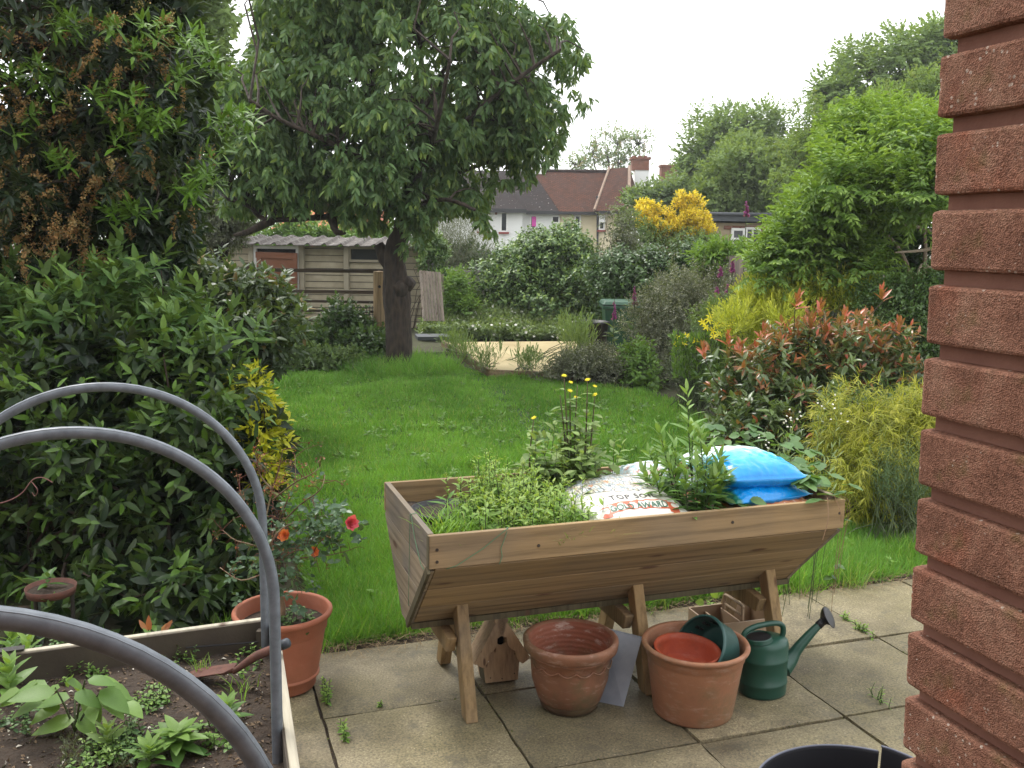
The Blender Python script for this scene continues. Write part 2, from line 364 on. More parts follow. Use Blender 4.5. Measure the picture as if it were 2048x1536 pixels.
M_SLAB = slab_mat()
M_BRICK = brick_mat()
M_JOINT = plain('brick mortar', (.25, .125, .088), (.17, .075, .052), 9, .9, .3, 160)
M_SOIL = plain('soil', (.062, .042, .028), (.024, .016, .011), 14, .95, .8, 60, bd=.02)
M_EARTH = plain('earth and moss', (.06, .075, .025), (.04, .03, .016), 3, .95, .6, 30, bd=.02)
M_TURF = plain('turf base', (.035, .075, .014), (.022, .05, .010), 3, .95, .6, 40, bd=.02)
M_SAND = plain('pale concrete base', (.46, .38, .21), (.33, .26, .13), 1.6, .9, .2, 30, bd=.01)
M_BLACK = plain('black plastic', (.012, .012, .016), (.006, .006, .008), 5, .5, .05, 40)
M_DARK = plain('dark iron', (.03, .028, .026), (.02, .018, .016), 5, .6, .1, 40)
M_WHITE = plain('white paint', (.78, .78, .76), (.66, .66, .64), 2, .6, .05, 20)
M_GLASS = plain('dark window glass', (.03, .035, .04), (.015, .018, .02), 2, .12, 0, 20)
M_BARK = None
def bark_mat(name, c1, c2, s=1., rings=True):
    m, N, L, b = newmat(name); co = coord(N, L, (7*s, 7*s, 2.2*s)); f = noise(N, L, co, 2.2, 7, .7)
    v = N.new('ShaderNodeTexVoronoi'); v.inputs['Scale'].default_value = 3.2; L.new(co, v.inputs['Vector'])
    g = mix(N, L, .45, f, v.outputs['Distance'])
    c = ramp(N, L, g, [(.25, c2), (.5, c1), (.7, tuple(1.7*x for x in c1))]); L.new(c, b.inputs['Base Color']); b.inputs['Roughness'].default_value = .9
    bump(N, L, b, g, .9, .03); return m
M_BARK = bark_mat('cherry bark', (.036, .025, .018), (.010, .007, .006))
M_TWIG = plain('twig brown', (.07, .045, .03), (.035, .024, .016), 20, .8, .2)
M_TWIGG = plain('twig green', (.07, .10, .03), (.04, .06, .02), 20, .7, .1)

# ------------------------------------------------------------------ ground, lawn, patio
ga = .334; gu = np.array([math.cos(ga), math.sin(ga), 0]); gv = np.array([-math.sin(ga), math.cos(ga), 0]); GO = np.array([.1026, 3.1115, 0])
def gp(a, b, z=0.): return GO+gu*a+gv*b+np.array([0, 0, z])
g = MB().add([(-200, -40, -.03), (200, -40, -.03), (200, 320, -.03), (-200, 320, -.03)], [(0, 1, 2, 3)]).build('ground', M_EARTH, kind='structure')
props(g, 'bare mossy earth under the borders and beyond the garden')
EDGE = 2*.6054
lawn_poly = [gp(-1.25, EDGE+.06), gp(3.2, EDGE+.06), (2.9, 6.6, 0), (2.6, 8.0, 0), (2.2, 9.6, 0), (1.9, 11.2, 0), (1.1, 12.4, 0), (-.35, 13.1, 0), (-1.0, 14.4, 0), (-3.2, 14.0, 0), (-3.6, 12.4, 0), (-2.6, 9.6, 0), (-2.0, 7.0, 0), (-1.25, 5.4, 0), (-.98, 4.6, 0)]
LP = np.array([[p[0], p[1]] for p in lawn_poly])
def inside(P, poly):
    x, y = P[:, 0], P[:, 1]; r = np.zeros(len(P), bool); n = len(poly)
    for i in range(n):
        x1, y1 = poly[i]; x2, y2 = poly[(i+1) % n]
        c = ((y1 > y) != (y2 > y)) & (x < (x2-x1)*(y-y1)/(y2-y1+1e-12)+x1); r ^= c
    return r
lawn = mk('lawn', [(p[0], p[1], -.02) for p in lawn_poly], [tuple(range(len(lawn_poly)))], M_TURF, kind='structure')
props(lawn, 'turf of the back lawn')
# edge strip of soil between slabs and lawn
e0 = []; e1 = []
for i in range(30):
    a = -1.9+i*.19; e0.append(gp(a, EDGE-.01, -.035)); e1.append(gp(a, EDGE+.10+.03*math.sin(i*1.7), -.012))
sb = MB().add(e0+e1, [(i, i+1, 31+i, 30+i) for i in range(29)]).build('soil_strip', M_SOIL, kind='structure'); props(sb, 'strip of bare soil between slabs and lawn')
patio = thing('patio', 'patio of square grey concrete slabs with open joints', None, gp(0, 0, -.05)); patio['kind'] = 'structure'
mb = MB().box(gp(.4, -2.1, -.05), (8.2, 6.55, .06), np.array([gu, gv, [0, 0, 1]]).T); bed_o = mb.build('joint_bed', M_SOIL, patio)
slabmeshes = []
for k in range(3):
    b_ = MB(); n = 9; w, h = .6578-.012, .6054-.012; t = .05
    xs = np.linspace(-w/2, w/2, n); ys = np.linspace(-h/2, h/2, n)
    me = bpy.data.meshes.new('paving_slab'); V = []; F = []
    for iy in range(n):
        for ix in range(n):
            ed = ix in (0, n-1) or iy in (0, n-1); x = xs[ix]+(rng.normal(0, .0018) if ed else 0); y = ys[iy]+(rng.normal(0, .0018) if ed else 0)
            V.append((x, y, -.004 if ed else 0))
    for iy in range(n-1):
        for ix in range(n-1): q = iy*n+ix; F.append((q, q+1, q+n+1, q+n))
    ring = [i for i in range(n)]+[n-1+n*i for i in range(1, n)]+[n*n-1-i for i in range(1, n)]+[n*(n-1)-n*i for i in range(1, n-1)]
    base = len(V); V += [(V[i][0], V[i][1], -t) for i in ring]
    for j in range(len(ring)): F.append((ring[j], base+j, base+(j+1) % len(ring), ring[(j+1) % len(ring)]))
    me.from_pydata(V, [], F); me.materials.append(M_SLAB); me.update(); slabmeshes.append(me)
for j in range(-8, 2):
    for i in range(-6, 6):
        if j < -5 and abs(i) > 4: continue
        o = bpy.data.objects.new('paving_slab', slabmeshes[(i*3+j) % 3]); COL.objects.link(o); o.parent = patio
        c = gp((i+.5)*.6578, (j+.5)*.6054); c = c-org(patio); c[2] += rng.normal(0, .0025)
        o.location = c; o.rotation_euler = (rng.normal(0, .004), rng.normal(0, .004), ga+(PI if (i+j) % 2 else 0)+rng.normal(0, .003))
# grass blades
def blades(n, ymin, ymax, w, hmin, hmax, mask=None):
    xs = rng.uniform(-4.2, 3.3, n*4); ys = rng.uniform(ymin, ymax, n*4); P = np.column_stack([xs, ys, np.full(n*4, -.02)])
    ok = inside(P, LP); x, y, d = project(P); ok &= (x > -60) & (x < 2110) & (y < 1600); P = P[ok][:n]; return P, rng.uniform(hmin, hmax, len(P)), w
GP = []; GH = []; GWD = []
for (n, a, b, w, h0, h1) in ((110000, 4.0, 6.4, .0042, .05, .12), (70000, 6.4, 9, .006, .05, .11), (60000, 9, 14.5, .009, .06, .12)):
    P, h, w = blades(n, a, b, w, h0, h1)
    tuft = .75+.45*nz(P, 2.2, 3)+.25*nz(P, 7, 5); h = h*np.clip(tuft, .35, 1.7)
    path = np.exp(-((P[:, 0]-(.50-(P[:, 1]-8.)*.19)+.08*nz(P, 2, 77))/.22)**2)*np.clip((P[:, 1]-6.5)/3, 0, 1); h = h*(1-.5*path); keepm = rng.uniform(size=len(P)) > .3*path
    edge = ((P-GO)@gv-EDGE); h = np.where(edge < .5, h*1.35, h)
    GP.append(P[keepm]); GH.append(h[keepm]); GWD.append(np.full(keepm.sum(), w))
# long grass round the trunk, the concrete base and the patio edge
def tuftring(c, r0, r1, n, h0, h1, w):
    a = rng.uniform(0, 6.28, n); r = rng.uniform(r0, r1, n); P = np.column_stack([c[0]+r*np.cos(a), c[1]+r*np.sin(a), np.full(n, -.02)]); GP.append(P); GH.append(rng.uniform(h0, h1, n)); GWD.append(np.full(n, w))
tuftring((-1.63, 13.5), .2, .9, 3500, .1, .3, .008)
for i in range(50):
    a = rng.uniform(-1.5, 3.2); tuftring(gp(a, EDGE+.05+rng.uniform(0, .25)), 0, .12, 120, .06, .2, .0042)
GP = np.concatenate(GP); GH = np.concatenate(GH); GWD = np.concatenate(GWD); n = len(GP)
M_GRASS = leafmat('grass blade', (.080, .215, .028), (.225, .44, .075), (.38, .40, .14), rough=.6, trans=.4, spec=.3)
D = unit(np.column_stack([rng.normal(0, .45, n), rng.normal(0, .45, n), np.ones(n)])+np.column_stack([nz(GP, 3, 11), nz(GP, 3, 12), np.zeros(n)])*.35)
U = rng.normal(size=(n, 3)); tpl = leaf_tpl('blade', w=1, curl=.35)
V, F = tpl; Dn, Bn, Un = frames(D, U)
X = GP[:, None]+(V[None, :, 0, None]*Dn[:, None]+V[None, :, 2, None]*Un[:, None])*GH[:, None, None]+V[None, :, 1, None]*Bn[:, None]*GWD[:, None, None]
FF = (F[None]+np.arange(n)[:, None, None]*len(V)).reshape(-1, 3)
T = np.clip(.48+.30*nz(GP, .9, 21)+.30*nz(GP, 4, 22)+.15*nz(GP, 14, 24)+rng.normal(0, .16, n), 0, 1); K = np.where((rng.uniform(size=n) < .05) | ((nz(GP, 1.6, 91) > .75) & (rng.uniform(size=n) < .3)), .7, .0)
at_ = np.zeros((n, 3)); at_[:, 0] = T; at_[:, 1] = K
gr = mk('grass', X.reshape(-1, 3), FF, M_GRASS, None, smooth=True, attr=np.repeat(at_, len(V), 0), kind='stuff'); props(gr, 'bright green uncut grass of the back lawn')
# clover and broad-leaved weeds in the lawn, moss and crumbs in the slab joints
n = 520; P = np.column_stack([rng.uniform(-3, 3, n), rng.uniform(4.4, 12, n), np.full(n, .02)]); P = P[inside(P, LP) & (nz(P, .8, 41) > -.2)]; n = len(P)
M_CLO = leafmat('lawn weed leaf', (.08, .17, .03), (.19, .33, .07), (.35, .38, .12), trans=.3, rough=.5)
sh = shoots(P, np.tile([0, 0, 1.], (n, 1))+rng.normal(0, .2, (n, 3)), 9, .03, .05, a0=85, a1=50, jit=.6); o = foliage(None, M_CLO, leaf_tpl('broad', w=.5, fold=.08), *sh, name='lawn_weeds'); props(o, 'low broad-leaved weeds and clover dotted through the lawn', kind='stuff')
n = 4200; P = []
for _ in range(n):
    if rng.uniform() < .5: P.append(gp(rng.integers(-5, 6)*.6578+rng.normal(0, .006), rng.uniform(-2.4, 1.2), -.006))
    else: P.append(gp(rng.uniform(-2.5, 3.5), rng.integers(-4, 3)*.6054+rng.normal(0, .006), -.006))
P = np.array(P); P = P[nz(P, 3, 61) > -.1]; n = len(P); M_MOSS = leafmat('joint moss', (.05, .06, .02), (.13, .14, .04), (.2, .14, .08), trans=.1, rough=.9)
D = rng.normal(size=(n, 3)); o = foliage(None, M_MOSS, leaf_tpl('simple', w=.7, fold=.3), P, D, rng.normal(size=(n, 3)), rng.uniform(.004, .013, n), rng.uniform(0, 1, n), rng.uniform(0, 1, n)*(rng.uniform(size=n) < .4), name='joint_moss'); props(o, 'moss and dirt crumbs filling the joints between the slabs')
# dry clippings along the slab edge
n = 2600; a = rng.uniform(-1.7, 3.4, n); P = np.array([gp(x, EDGE+rng.normal(-.01, .06), .004+rng.uniform(0, .02)) for x in a])
M_STRAW = leafmat('dry grass', (.14, .09, .045), (.30, .22, .12), (.3, .3, .1), .8, .1)
D = rng.normal(size=(n, 3)); D[:, 2] *= .15; o = foliage(None, M_STRAW, leaf_tpl('blade', w=.03, curl=.1), P, D, np.tile([0, 0, 1.], (n, 1)), rng.uniform(.03, .09, n), rng.uniform(0, 1, n), np.zeros(n), 'dry_grass'); props(o, 'dry brown grass clippings along the edge of the slabs')

# pale concrete base at the end of the lawn
cb = thing('concrete_base', 'pale sandy concrete base with a boarded edge beyond the lawn', None, (-.2, 13.3, 0)); cb['kind'] = 'structure'
pts = [at_z(984, 744, .05), at_z(1140, 752, .05), (1.75, 14.5, .05), (1.8, 17.2, .05), at_z(888, 684, .05)]
MB().prism([tuple(p) for p in pts], (0, 0, -.1)).build('slab_top', M_SAND, cb)
M_EDGEB = wood('edging board', (.24, .17, .10), (.12, .085, .05), rz=0, axis=1)
MB().beam((pts[0][0]-.03, pts[0][1]-.02, .03), (pts[4][0]-.03, pts[4][1], .03), .035, .12).build('edging_board', M_EDGEB, cb)
MB().beam((pts[0][0]-.03, pts[0][1]-.03, .03), (pts[1][0]+.1, pts[1][1]-.03, .03), .035, .12).build('edging_board', M_EDGEB, cb)

# ------------------------------------------------------------------ brick pier of the house, right of the camera
pier = thing('brick_wall', 'rough red rusticated brick wall corner with deep joints, close beside the camera', 'wall', (.5, .9, 0))
ba = math.radians(19.0); bu = np.array([math.cos(ba), math.sin(ba), 0]); bv = np.array([-math.sin(ba), math.cos(ba), 0])
CO = np.array([.432, .985, 0])     # corner of the brick faces
Rb = np.array([bu, -bv, [0, 0, 1]]).T
def brickmesh(L, D_, H, seed):
    """brick: x = depth into wall (0..D), y = length back towards the house (0..L), z height"""
    r = np.random.default_rng(seed); nx, ny, nzz = 14, int(L/.0055), 14; V = []; idx = {}; F = []
    def pt(i, j, k):
        if (i, j, k) in idx: return idx[(i, j, k)]
        p = np.array([D_*i/nx, L*j/ny, H*k/nzz]); c = np.array([D_/2, L/2, H/2]); rr = .0045
        q = np.clip(p, rr, np.array([D_, L, H])-rr); d = p-q; l = np.linalg.norm(d)
        if l > 1e-9: p = q+d/l*rr
        p = p+np.array([1, 1, .7])*.00045*nz(p+seed, 300, seed)*1.+np.array([1, .6, .3])*.0005*nz(p+seed, 60, seed+9)
        V.append(p); idx[(i, j, k)] = len(V)-1; return len(V)-1
    for (A, Bn_, fn) in ((nx, ny, lambda a, b, s: (a, b, s*nzz)), (nx, nzz, lambda a, b, s: (a, s*ny, b)), (ny, nzz, lambda a, b, s: (s*nx, a, b))):
        for s in (0, 1):
            for a in range(A):
                for b in range(Bn_):
                    q = [pt(*fn(a, b, s)), pt(*fn(a+1, b, s)), pt(*fn(a+1, b+1, s)), pt(*fn(a, b+1, s))]; F.append(q if s else q[::-1])
    me = bpy.data.meshes.new('brick'); me.from_pydata([tuple(p) for p in V], [], F); me.materials.append(M_BRICK); me.update(); return me
CH = .0752; BH = .0605
bm_ = [brickmesh(.215, .1025, BH, s) for s in (1, 2, 3)]+[brickmesh(.30, .1025, BH, s) for s in (4, 5)]
MB().box(CO+bu*.118+(-bv)*.46+np.array([0, 0, 1.35]), (.212, .90, 2.7), Rb).build('mortar', M_JOINT, pier)
zoff = 1.981-26*CH-0.002
for k in range(-1, 36):
    z = zoff+k*CH
    if z < -.02 or z > 2.66: continue
    ys = [(0, 3)]+[(.31+.225*i, 0) for i in range(3)] if k % 2 else [(0, 0)]+[(.225*i, 0) for i in range(1, 4)]
    for (y0, kind) in ys:
        me = bm_[3+(k % 2)] if kind == 3 else bm_[(k+int(y0*10)) % 3]
        o = bpy.data.objects.new('brick', me); COL.objects.link(o); o.parent = pier
        c = CO-bv*y0+bu*rng.normal(0, .0008)+np.array([0, 0, z])-org(pier); o.matrix_basis = Matrix.Translation(Vector(c)) @ Matrix(np.array([bu, -bv, [0, 0, 1]]).T.tolist()).to_4x4()

Rt_ = Matrix.Translation(Vector((CO[0], CO[1], 1.55))) @ Matrix.Rotation(math.radians(-1.75), 4, Vector(bv)) @ Matrix.Translation(-Vector((CO[0], CO[1], 1.55)))
pier.matrix_basis = Rt_ @ pier.matrix_basis
hf = thing('sky_block_facade', 'unseen rear brick wall of the house behind the camera, added to block sky light', 'wall', (0, -1.6, 0))  # unseen wall, added to keep sky light off the near garden
MB().box((-2.6, -1.6, 2.7), (9.5, .25, 5.4), rotm('Z', .1)).build('facade', M_BRICK, hf)
# ------------------------------------------------------------------ far houses
def poly_uv(name, quad, mat, parent, uv):
    o = mk(name, quad, [tuple(range(len(quad)))], mat, parent); u = o.data.uv_layers.new(name='UVMap')
    for i, l in enumerate(o.data.loops): u.data[i].uv = uv[l.vertex_index]
    s = o.modifiers.new('thick', 'SOLIDIFY'); s.thickness = .12; s.offset = -1; return o
def roof(name, pts, mat, parent):
    P = np.array(pts, float); a = unit((P[1]-P[0])[None])[0]; n = np.cross(P[1]-P[0], P[2]-P[0]); b = unit(np.cross(n, a)[None])[0]
    return poly_uv(name, [tuple(p) for p in P], mat, parent, [((p-P[0])@a, (p-P[0])@b) for p in P])
M_RW = plain('white render', (.74, .75, .74), (.68, .69, .68), .6, .85, .1, 8, bd=.02)
M_RC = plain('cream render', (.68, .60, .42), (.60, .53, .37), .6, .85, .1, 8, bd=.02)
M_TD = tile_mat('dark roof tiles', (.036, .028, .028), (.024, .020, .021), .8)
M_TB = tile_mat('brown roof tiles', (.12, .045, .026), (.06, .025, .016), .2)
M_GUT = plain('black gutter', (.02, .02, .022), (.015, .015, .016), 3, .5, 0)
M_CHB = plain('chimney brick', (.22, .09, .055), (.13, .06, .04), 4, .9, .3, 12, bd=.03)
M_SILL = plain('red sill', (.25, .035, .03), (.2, .03, .025), 3, .7, 0)
def window(parent, px0, px1, py0, py1, Y, mull=(), sill=None, open_=False, glass=None):
    a = at_y(px0, py0, Y); b = at_y(px1, py1, Y); x0, x1, z1, z0 = a[0], b[0], a[2], b[2]; t = .07; y = Y-.04
    fr = MB().box(((x0+x1)/2, y, z1-t/2), (x1-x0, .1, t)).box(((x0+x1)/2, y, z0+t/2), (x1-x0, .1, t)).box((x0+t/2, y, (z0+z1)/2), (t, .099, z1-z0-2*t)).box((x1-t/2, y, (z0+z1)/2), (t, .099, z1-z0-2*t))
    for m in mull:
        if m[0] == 'h': fr.box(((x0+x1)/2, y, z0+(z1-z0)*m[1]), (x1-x0-2*t, .09, .05))
        else: fr.box((x0+(x1-x0)*m[1], y, (z0+z1)/2), (.05, .088, z1-z0-2*t))
    w = fr.build('window', M_WHITE, parent)
    MB().box(((x0+x1)/2, Y-.02, (z0+z1)/2), (x1-x0-2*t+.02, .02, z1-z0-2*t+.02)).build('pane', glass or M_GLASS, w)
    if open_: MB().box(((x0+x1)/2, Y-.22, z1-.22), (x1-x0, .05, .42), rotm('X', -.5)).build('open_sash', M_WHITE, w)
    if sill: MB().box(((x0+x1)/2, Y-.08, z0-.05), (x1-x0+.16, .2, .09)).build('sill', sill, w)
Yh = 50.
def Hx(px, Y=Yh): return at_y(px, 420, Y)[0]
ze = 3.32
hw = thing('terraced_house', 'white rendered house with dark tiled roof beyond the tree', 'house', (Hx(950), Yh, 0))
x0, x1, x2, x3, x4, x5 = Hx(846), Hx(1045), Hx(1119), Hx(1197), Hx(1264), Hx(1300)
MB().box(((x0+x1)/2, Yh+4, ze/2), (x1-x0, 8., ze)).build('wall', M_RW, hw)
MB().box(((x1+x2)/2, Yh+4.3, ze/2), (x2-x1-.01, 7.4, ze)).build('wall', M_RW, hw)
zr = at_y(1090, 343, Yh+4.5)[2]
roof('roof', [(x0-.3, Yh-.35, ze), (x1+.15, Yh-.35, ze), (x1-1.9, Yh+4.5, zr), (x0-.3, Yh+4.5, zr)], M_TD, hw)
roof('roof', [(x1-.3, Yh+.3, ze-.02), (x2+.02, Yh+.3, ze-.02), (x1+.55, Yh+4.5, zr), (x1-1.9, Yh+4.5, zr+.01)], M_TD, hw)
MB().beam((x0, Yh-.42, ze-.05), (x1+.2, Yh-.42, ze-.05), .14, .2).build('gutter', M_GUT, hw)
MB().beam((x1+.2, Yh+.2, ze-.1), (x2, Yh+.2, ze-.1), .14, .18).build('gutter', M_GUT, hw)
window(hw, 957, 979, 424, 463, Yh, (('h', .7),), M_SILL); window(hw, 1001, 1015, 424, 464, Yh, (), M_SILL)
M_PINK = plain('pink window sticker', (.7, .06, .3), (.6, .05, .5), 9, .6, 0)
window(hw, 1060, 1073, 430, 458, Yh+.6, (), None); a = at_y(1068, 443, Yh+.52); MB().box(a, (.22, .02, .5)).build('window_sticker', M_PINK, hw)
window(hw, 1103, 1119, 431, 447, Yh+.6, (), None, glass=M_BLACK)
MB().box(at_y(992, 426, Yh-.02), (.12, .04, .16)).build('vent', M_CHB, hw)
c = at_y(1075, 330, Yh+4.6); MB().box((c[0], c[1], c[2]-.9), (.75, .6, 1.5)).build('chimney', M_CHB, hw); MB().box((c[0]-.02, c[1]-.02, zr-.1), (.95, .75, .8)).build('chimney_base', M_WHITE, hw)
hc = thing('terraced_house', 'cream rendered house with brown hipped tile roof and corner chimney', 'house', (Hx(1190), Yh, 0))
MB().box(((x2+x3)/2+.005, Yh+4.6, ze/2), (x3-x2, 8., ze)).build('wall', M_RC, hc)
MB().box(((x3+x4)/2+.01, Yh+4.1, ze/2), (x4-x3, 7.9, ze)).build('wall', M_RC, hc)
zr2 = at_y(1215, 341, Yh+4.5)[2]; xa = Hx(1268); 
roof('roof', [(x2+.02, Yh+.25, ze-.02), (x3-.1, Yh+.25, ze-.02), (Hx(1216, Yh+4.5), Yh+4.5, zr), (x1+.56, Yh+4.5, zr)], M_TB, hc)
roof('roof', [(x3-.25, Yh-.35, ze+.02), (x4-.2, Yh-.35, ze+.02), (Hx(1256, Yh+4), Yh+4.0, zr2+.15), (Hx(1216, Yh+4.4), Yh+4.4, zr2+.1)], M_TB, hc)
roof('roof', [(x4-.2, Yh-.35, ze+.021), (x5+.5, Yh+6, ze+.02), (Hx(1256, Yh+4)+.01, Yh+4.01, zr2+.15)], M_TB, hc)
M_RIDGE = plain('ridge tile', (.27, .19, .13), (.18, .12, .09), 6, .8, .2)
MB().tube([(x4-.2, Yh-.38, ze+.06), (Hx(1256, Yh+4), Yh+3.97, zr2+.2)], .09, 6).build('ridge_tiles', M_RIDGE, hc)
MB().tube([(x3-.25, Yh-.38, ze+.06), (Hx(1216, Yh+4.4), Yh+4.37, zr2+.15)], .07, 6).build('ridge_tiles', M_RIDGE, hc)
MB().tube([(x1+.56, Yh+4.5, zr+.04), (Hx(1216, Yh+4.5), Yh+4.5, zr+.06)], .1, 6).build('ridge_tiles', M_TB, hc)
MB().beam((x2, Yh+.2, ze-.1), (x3, Yh+.2, ze-.1), .14, .16).build('gutter', M_GUT, hc); MB().beam((x3, Yh-.4, ze-.05), (x4+.1, Yh-.4, ze-.05), .14, .16).build('gutter', M_GUT, hc)
MB().tube([at_y(1195, 424, Yh+.1), at_y(1195, 560, Yh+.1)], .06, 6).build('downpipe', M_GUT, hc); MB().tube([at_y(1194, 418, Yh+.8), at_y(1194, 392, Yh+.8)], .06, 6).build('vent_pipe', M_GUT, hc)
window(hc, 1149, 1161, 430, 462, Yh+.6); window(hc, 1198, 1209, 430, 460, Yh+.15, (('h', .55),), M_SILL, open_=True)
c = at_y(1283, 340, Yh+5); MB().box((c[0]-.1, c[1], c[2]+.28), (.95, .7, .62)).box((c[0]-.1, c[1], c[2]+.62), (1.12, .86, .12)).build('chimney', M_CHB, hc); MB().box((c[0], c[1], c[2]-.95), (.8, .6, 2.1)).build('chimney_base', M_RW, hc)
for dx in (-.45, -.12, .2): MB().tube([(c[0]+dx, c[1], c[2]+.66), (c[0]+dx, c[1], c[2]+.78)], .11, 10).build('chimney_pot', M_CHB, hc)
ht = thing('chimney_stack', 'dark brick chimney tower right of the cream house', 'chimney', at_y(1336, 420, 56.)*np.array([1, 1, 0]))
c = at_y(1336, 352, 56.); MB().box((c[0], 56, c[2]/2+.2), (.9, .9, c[2]+.6)).build('stack', M_CHB, ht); MB().box((c[0], 56, c[2]+.55), (1.02, 1.02, .12)).build('cap', M_CHB, ht)
MB().box((c[0]+.62, 56.2, c[2]-.8), (.25, .6, .9)).build('render_patch', M_RW, ht)
# flat-roofed outbuilding
Yg = 27.; og = thing('outbuilding', 'flat roofed outbuilding with grey fascia and white door behind the fence', 'outbuilding', at_y(1470, 520, Yg)*np.array([1, 1, 0]))
M_TAN = plain('tan render', (.36, .29, .19), (.28, .22, .15), 1, .9, .2); M_GREYF = plain('grey roof felt', (.06, .068, .078), (.045, .05, .058), 1, .6, .05)
a = at_y(1385, 430, Yg); b_ = at_y(1640, 430, Yg); zt = a[2]
MB().box(((a[0]+b_[0])/2, Yg+2, (zt-.2)/2), (b_[0]-a[0], 4, zt-.2)).build('wall', M_TAN, og)
MB().box(((a[0]+b_[0])/2, Yg+1.9, zt-.06), (b_[0]-a[0]+.1, 4.4, .2)).build('fascia', M_GREYF, og); MB().tube([(a[0]-.05, Yg-.33, zt+.03), (b_[0]+.05, Yg-.33, zt+.03)], .05, 8).build('roof_edge', M_GREYF, og)
for k in range(9): MB().box((a[0]+1.0+k*.235, Yg-.015, zt-.33), (.22, .05, .1)).build('brick', M_CHB, og)
window(og, 1462, 1487, 456, 512, Yg, (('h', .62),)); window(og, 1489, 1516, 454, 540, Yg, (('v', .5), ('h', .45)))
# ------------------------------------------------------------------ concrete shed
Ys = 19.6
shed = thing('shed', 'sectional concrete shed with corrugated roof, brown door ajar and dark window', 'shed', at_y(640, 600, Ys)*np.array([1, 1, 0]))
M_CONC = plain('shed concrete', (.40, .35, .25), (.27, .235, .165), 3, .9, .4, 50, bd=.01)
M_CPOST = plain('shed post concrete', (.36, .32, .24), (.26, .23, .17), 3, .9, .4, 50, bd=.01)
M_DOOR = plain('brown door paint', (.20, .075, .035), (.16, .06, .03), 2, .6, .1, 12)
def sx(px): return at_y(px, 560, Ys)[0]
zt = at_y(640, 492, Ys)[2]
postx = [330, 420, 505, 605, 694, 785, 852]
for i, px in enumerate(postx): MB().box((sx(px), Ys-.03, zt/2), (.105, .13, zt)).build('post', M_CPOST, shed, bevel=.01)
ph = .133
for i in range(6):
    a, b_ = sx(postx[i])+.05, sx(postx[i+1])-.05; k = 0
    if i == 2:
        fr = MB().box((a+.03, Ys-.03, zt/2), (.06, .1, zt)).box((b_-.03, Ys-.03, zt/2), (.06, .1, zt)).box(((a+b_)/2, Ys-.03, zt-.04), (b_-a-.12, .1, .06)).build('door_frame', M_WHITE, shed)
        dm = MB(); dw = b_-a-.1; Rd = rotm('Y', .02)
        d = MB().box(((a+b_)/2+.02, Ys-.13, zt/2-.05), (dw, .04, zt-.18), Rd).build('door', M_DOOR, shed)
        tr = MB()
        for zz in (.2, .88, zt-.2): tr.box(((a+b_)/2+.02, Ys-.16, zz), (dw, .025, .12), Rd)
        for q in (-1, 1): tr.box(((a+b_)/2+.02+q*(dw/2-.05), Ys-.162, zt/2-.05), (.09, .022, zt-.2), Rd)
        tr.build('door_battens', M_DOOR, d)
        MB().box(((a+b_)/2+.15, Ys-.175, .62), (.42, .02, .4)).build('door_hole', M_BLACK, d); continue
    z = 0
    while z < zt-.02:
        h = min(ph, zt-z)
        if i == 4 and z > zt-.45: break
        pl = [((a), Ys+.02, z+.004), (a, Ys-.015, z+.004), (a, Ys-.012, z+h*.35), (a, Ys+.003, z+h-.008), (a, Ys+.02, z+h-.008)]
        MB().prism(pl, (b_-a, 0, 0)).build('plank', M_CONC, shed); z += ph
    if i == 4:
        z0 = z; fr = MB()
        for (c, s_) in ((((a+b_)/2, Ys-.02, z0+.03), (b_-a, .08, .05)), (((a+b_)/2, Ys-.02, zt-.025), (b_-a, .08, .05)), ((a+.02, Ys-.02, (z0+zt)/2), (.04, .08, zt-z0-.1)), ((b_-.02, Ys-.02, (z0+zt)/2), (.04, .08, zt-z0-.1))): fr.box(c, s_)
        w = fr.build('window', M_CPOST, shed); MB().box(((a+b_)/2, Ys+.01, (z0+zt)/2), (b_-a-.06, .02, zt-z0-.08)).build('pane', M_GLASS, w)
MB().box(((sx(330)+sx(852))/2, Ys+1.4, zt/2-.02), (sx(852)-sx(330), 2.6, zt-.04)).build('inner_wall', M_BLACK, shed)
M_ROOFC = None
m, N, L, b = newmat('asbestos roof'); co = coord(N, L); f = noise(N, L, co, 9, 6, .7); c = ramp(N, L, f, [(.35, (.055, .047, .042)), (.55, (.12, .105, .095)), (.68, (.35, .34, .31))]); L.new(c, b.inputs['Base Color']); b.inputs['Roughness'].default_value = .95; bump(N, L, b, f, .5, .02); M_ROOFC = m
sp_ = .335; xl = sx(330)-.3; n = int((sx(858)-xl)/sp_); V = []; F = []; xs = []
for i in range(n): xs += [(xl+i*sp_, 0), (xl+i*sp_+.2, .008), (xl+i*sp_+.265, .05), (xl+i*sp_+.295, .05)]
for j, (y, z) in enumerate(((Ys-.28, zt+.015), (Ys+1.3, zt+.17), (Ys+2.9, zt+.02))):
    for (x, h) in xs: V.append((x, y, z+h))
m_ = len(xs)
for j in range(2):
    for i in range(m_-1): F.append((j*m_+i, j*m_+i+1, (j+1)*m_+i+1, (j+1)*m_+i))
ro = mk('corrugated_roof', V, F, M_ROOFC, shed); q = ro.modifiers.new('t', 'SOLIDIFY'); q.thickness = .02
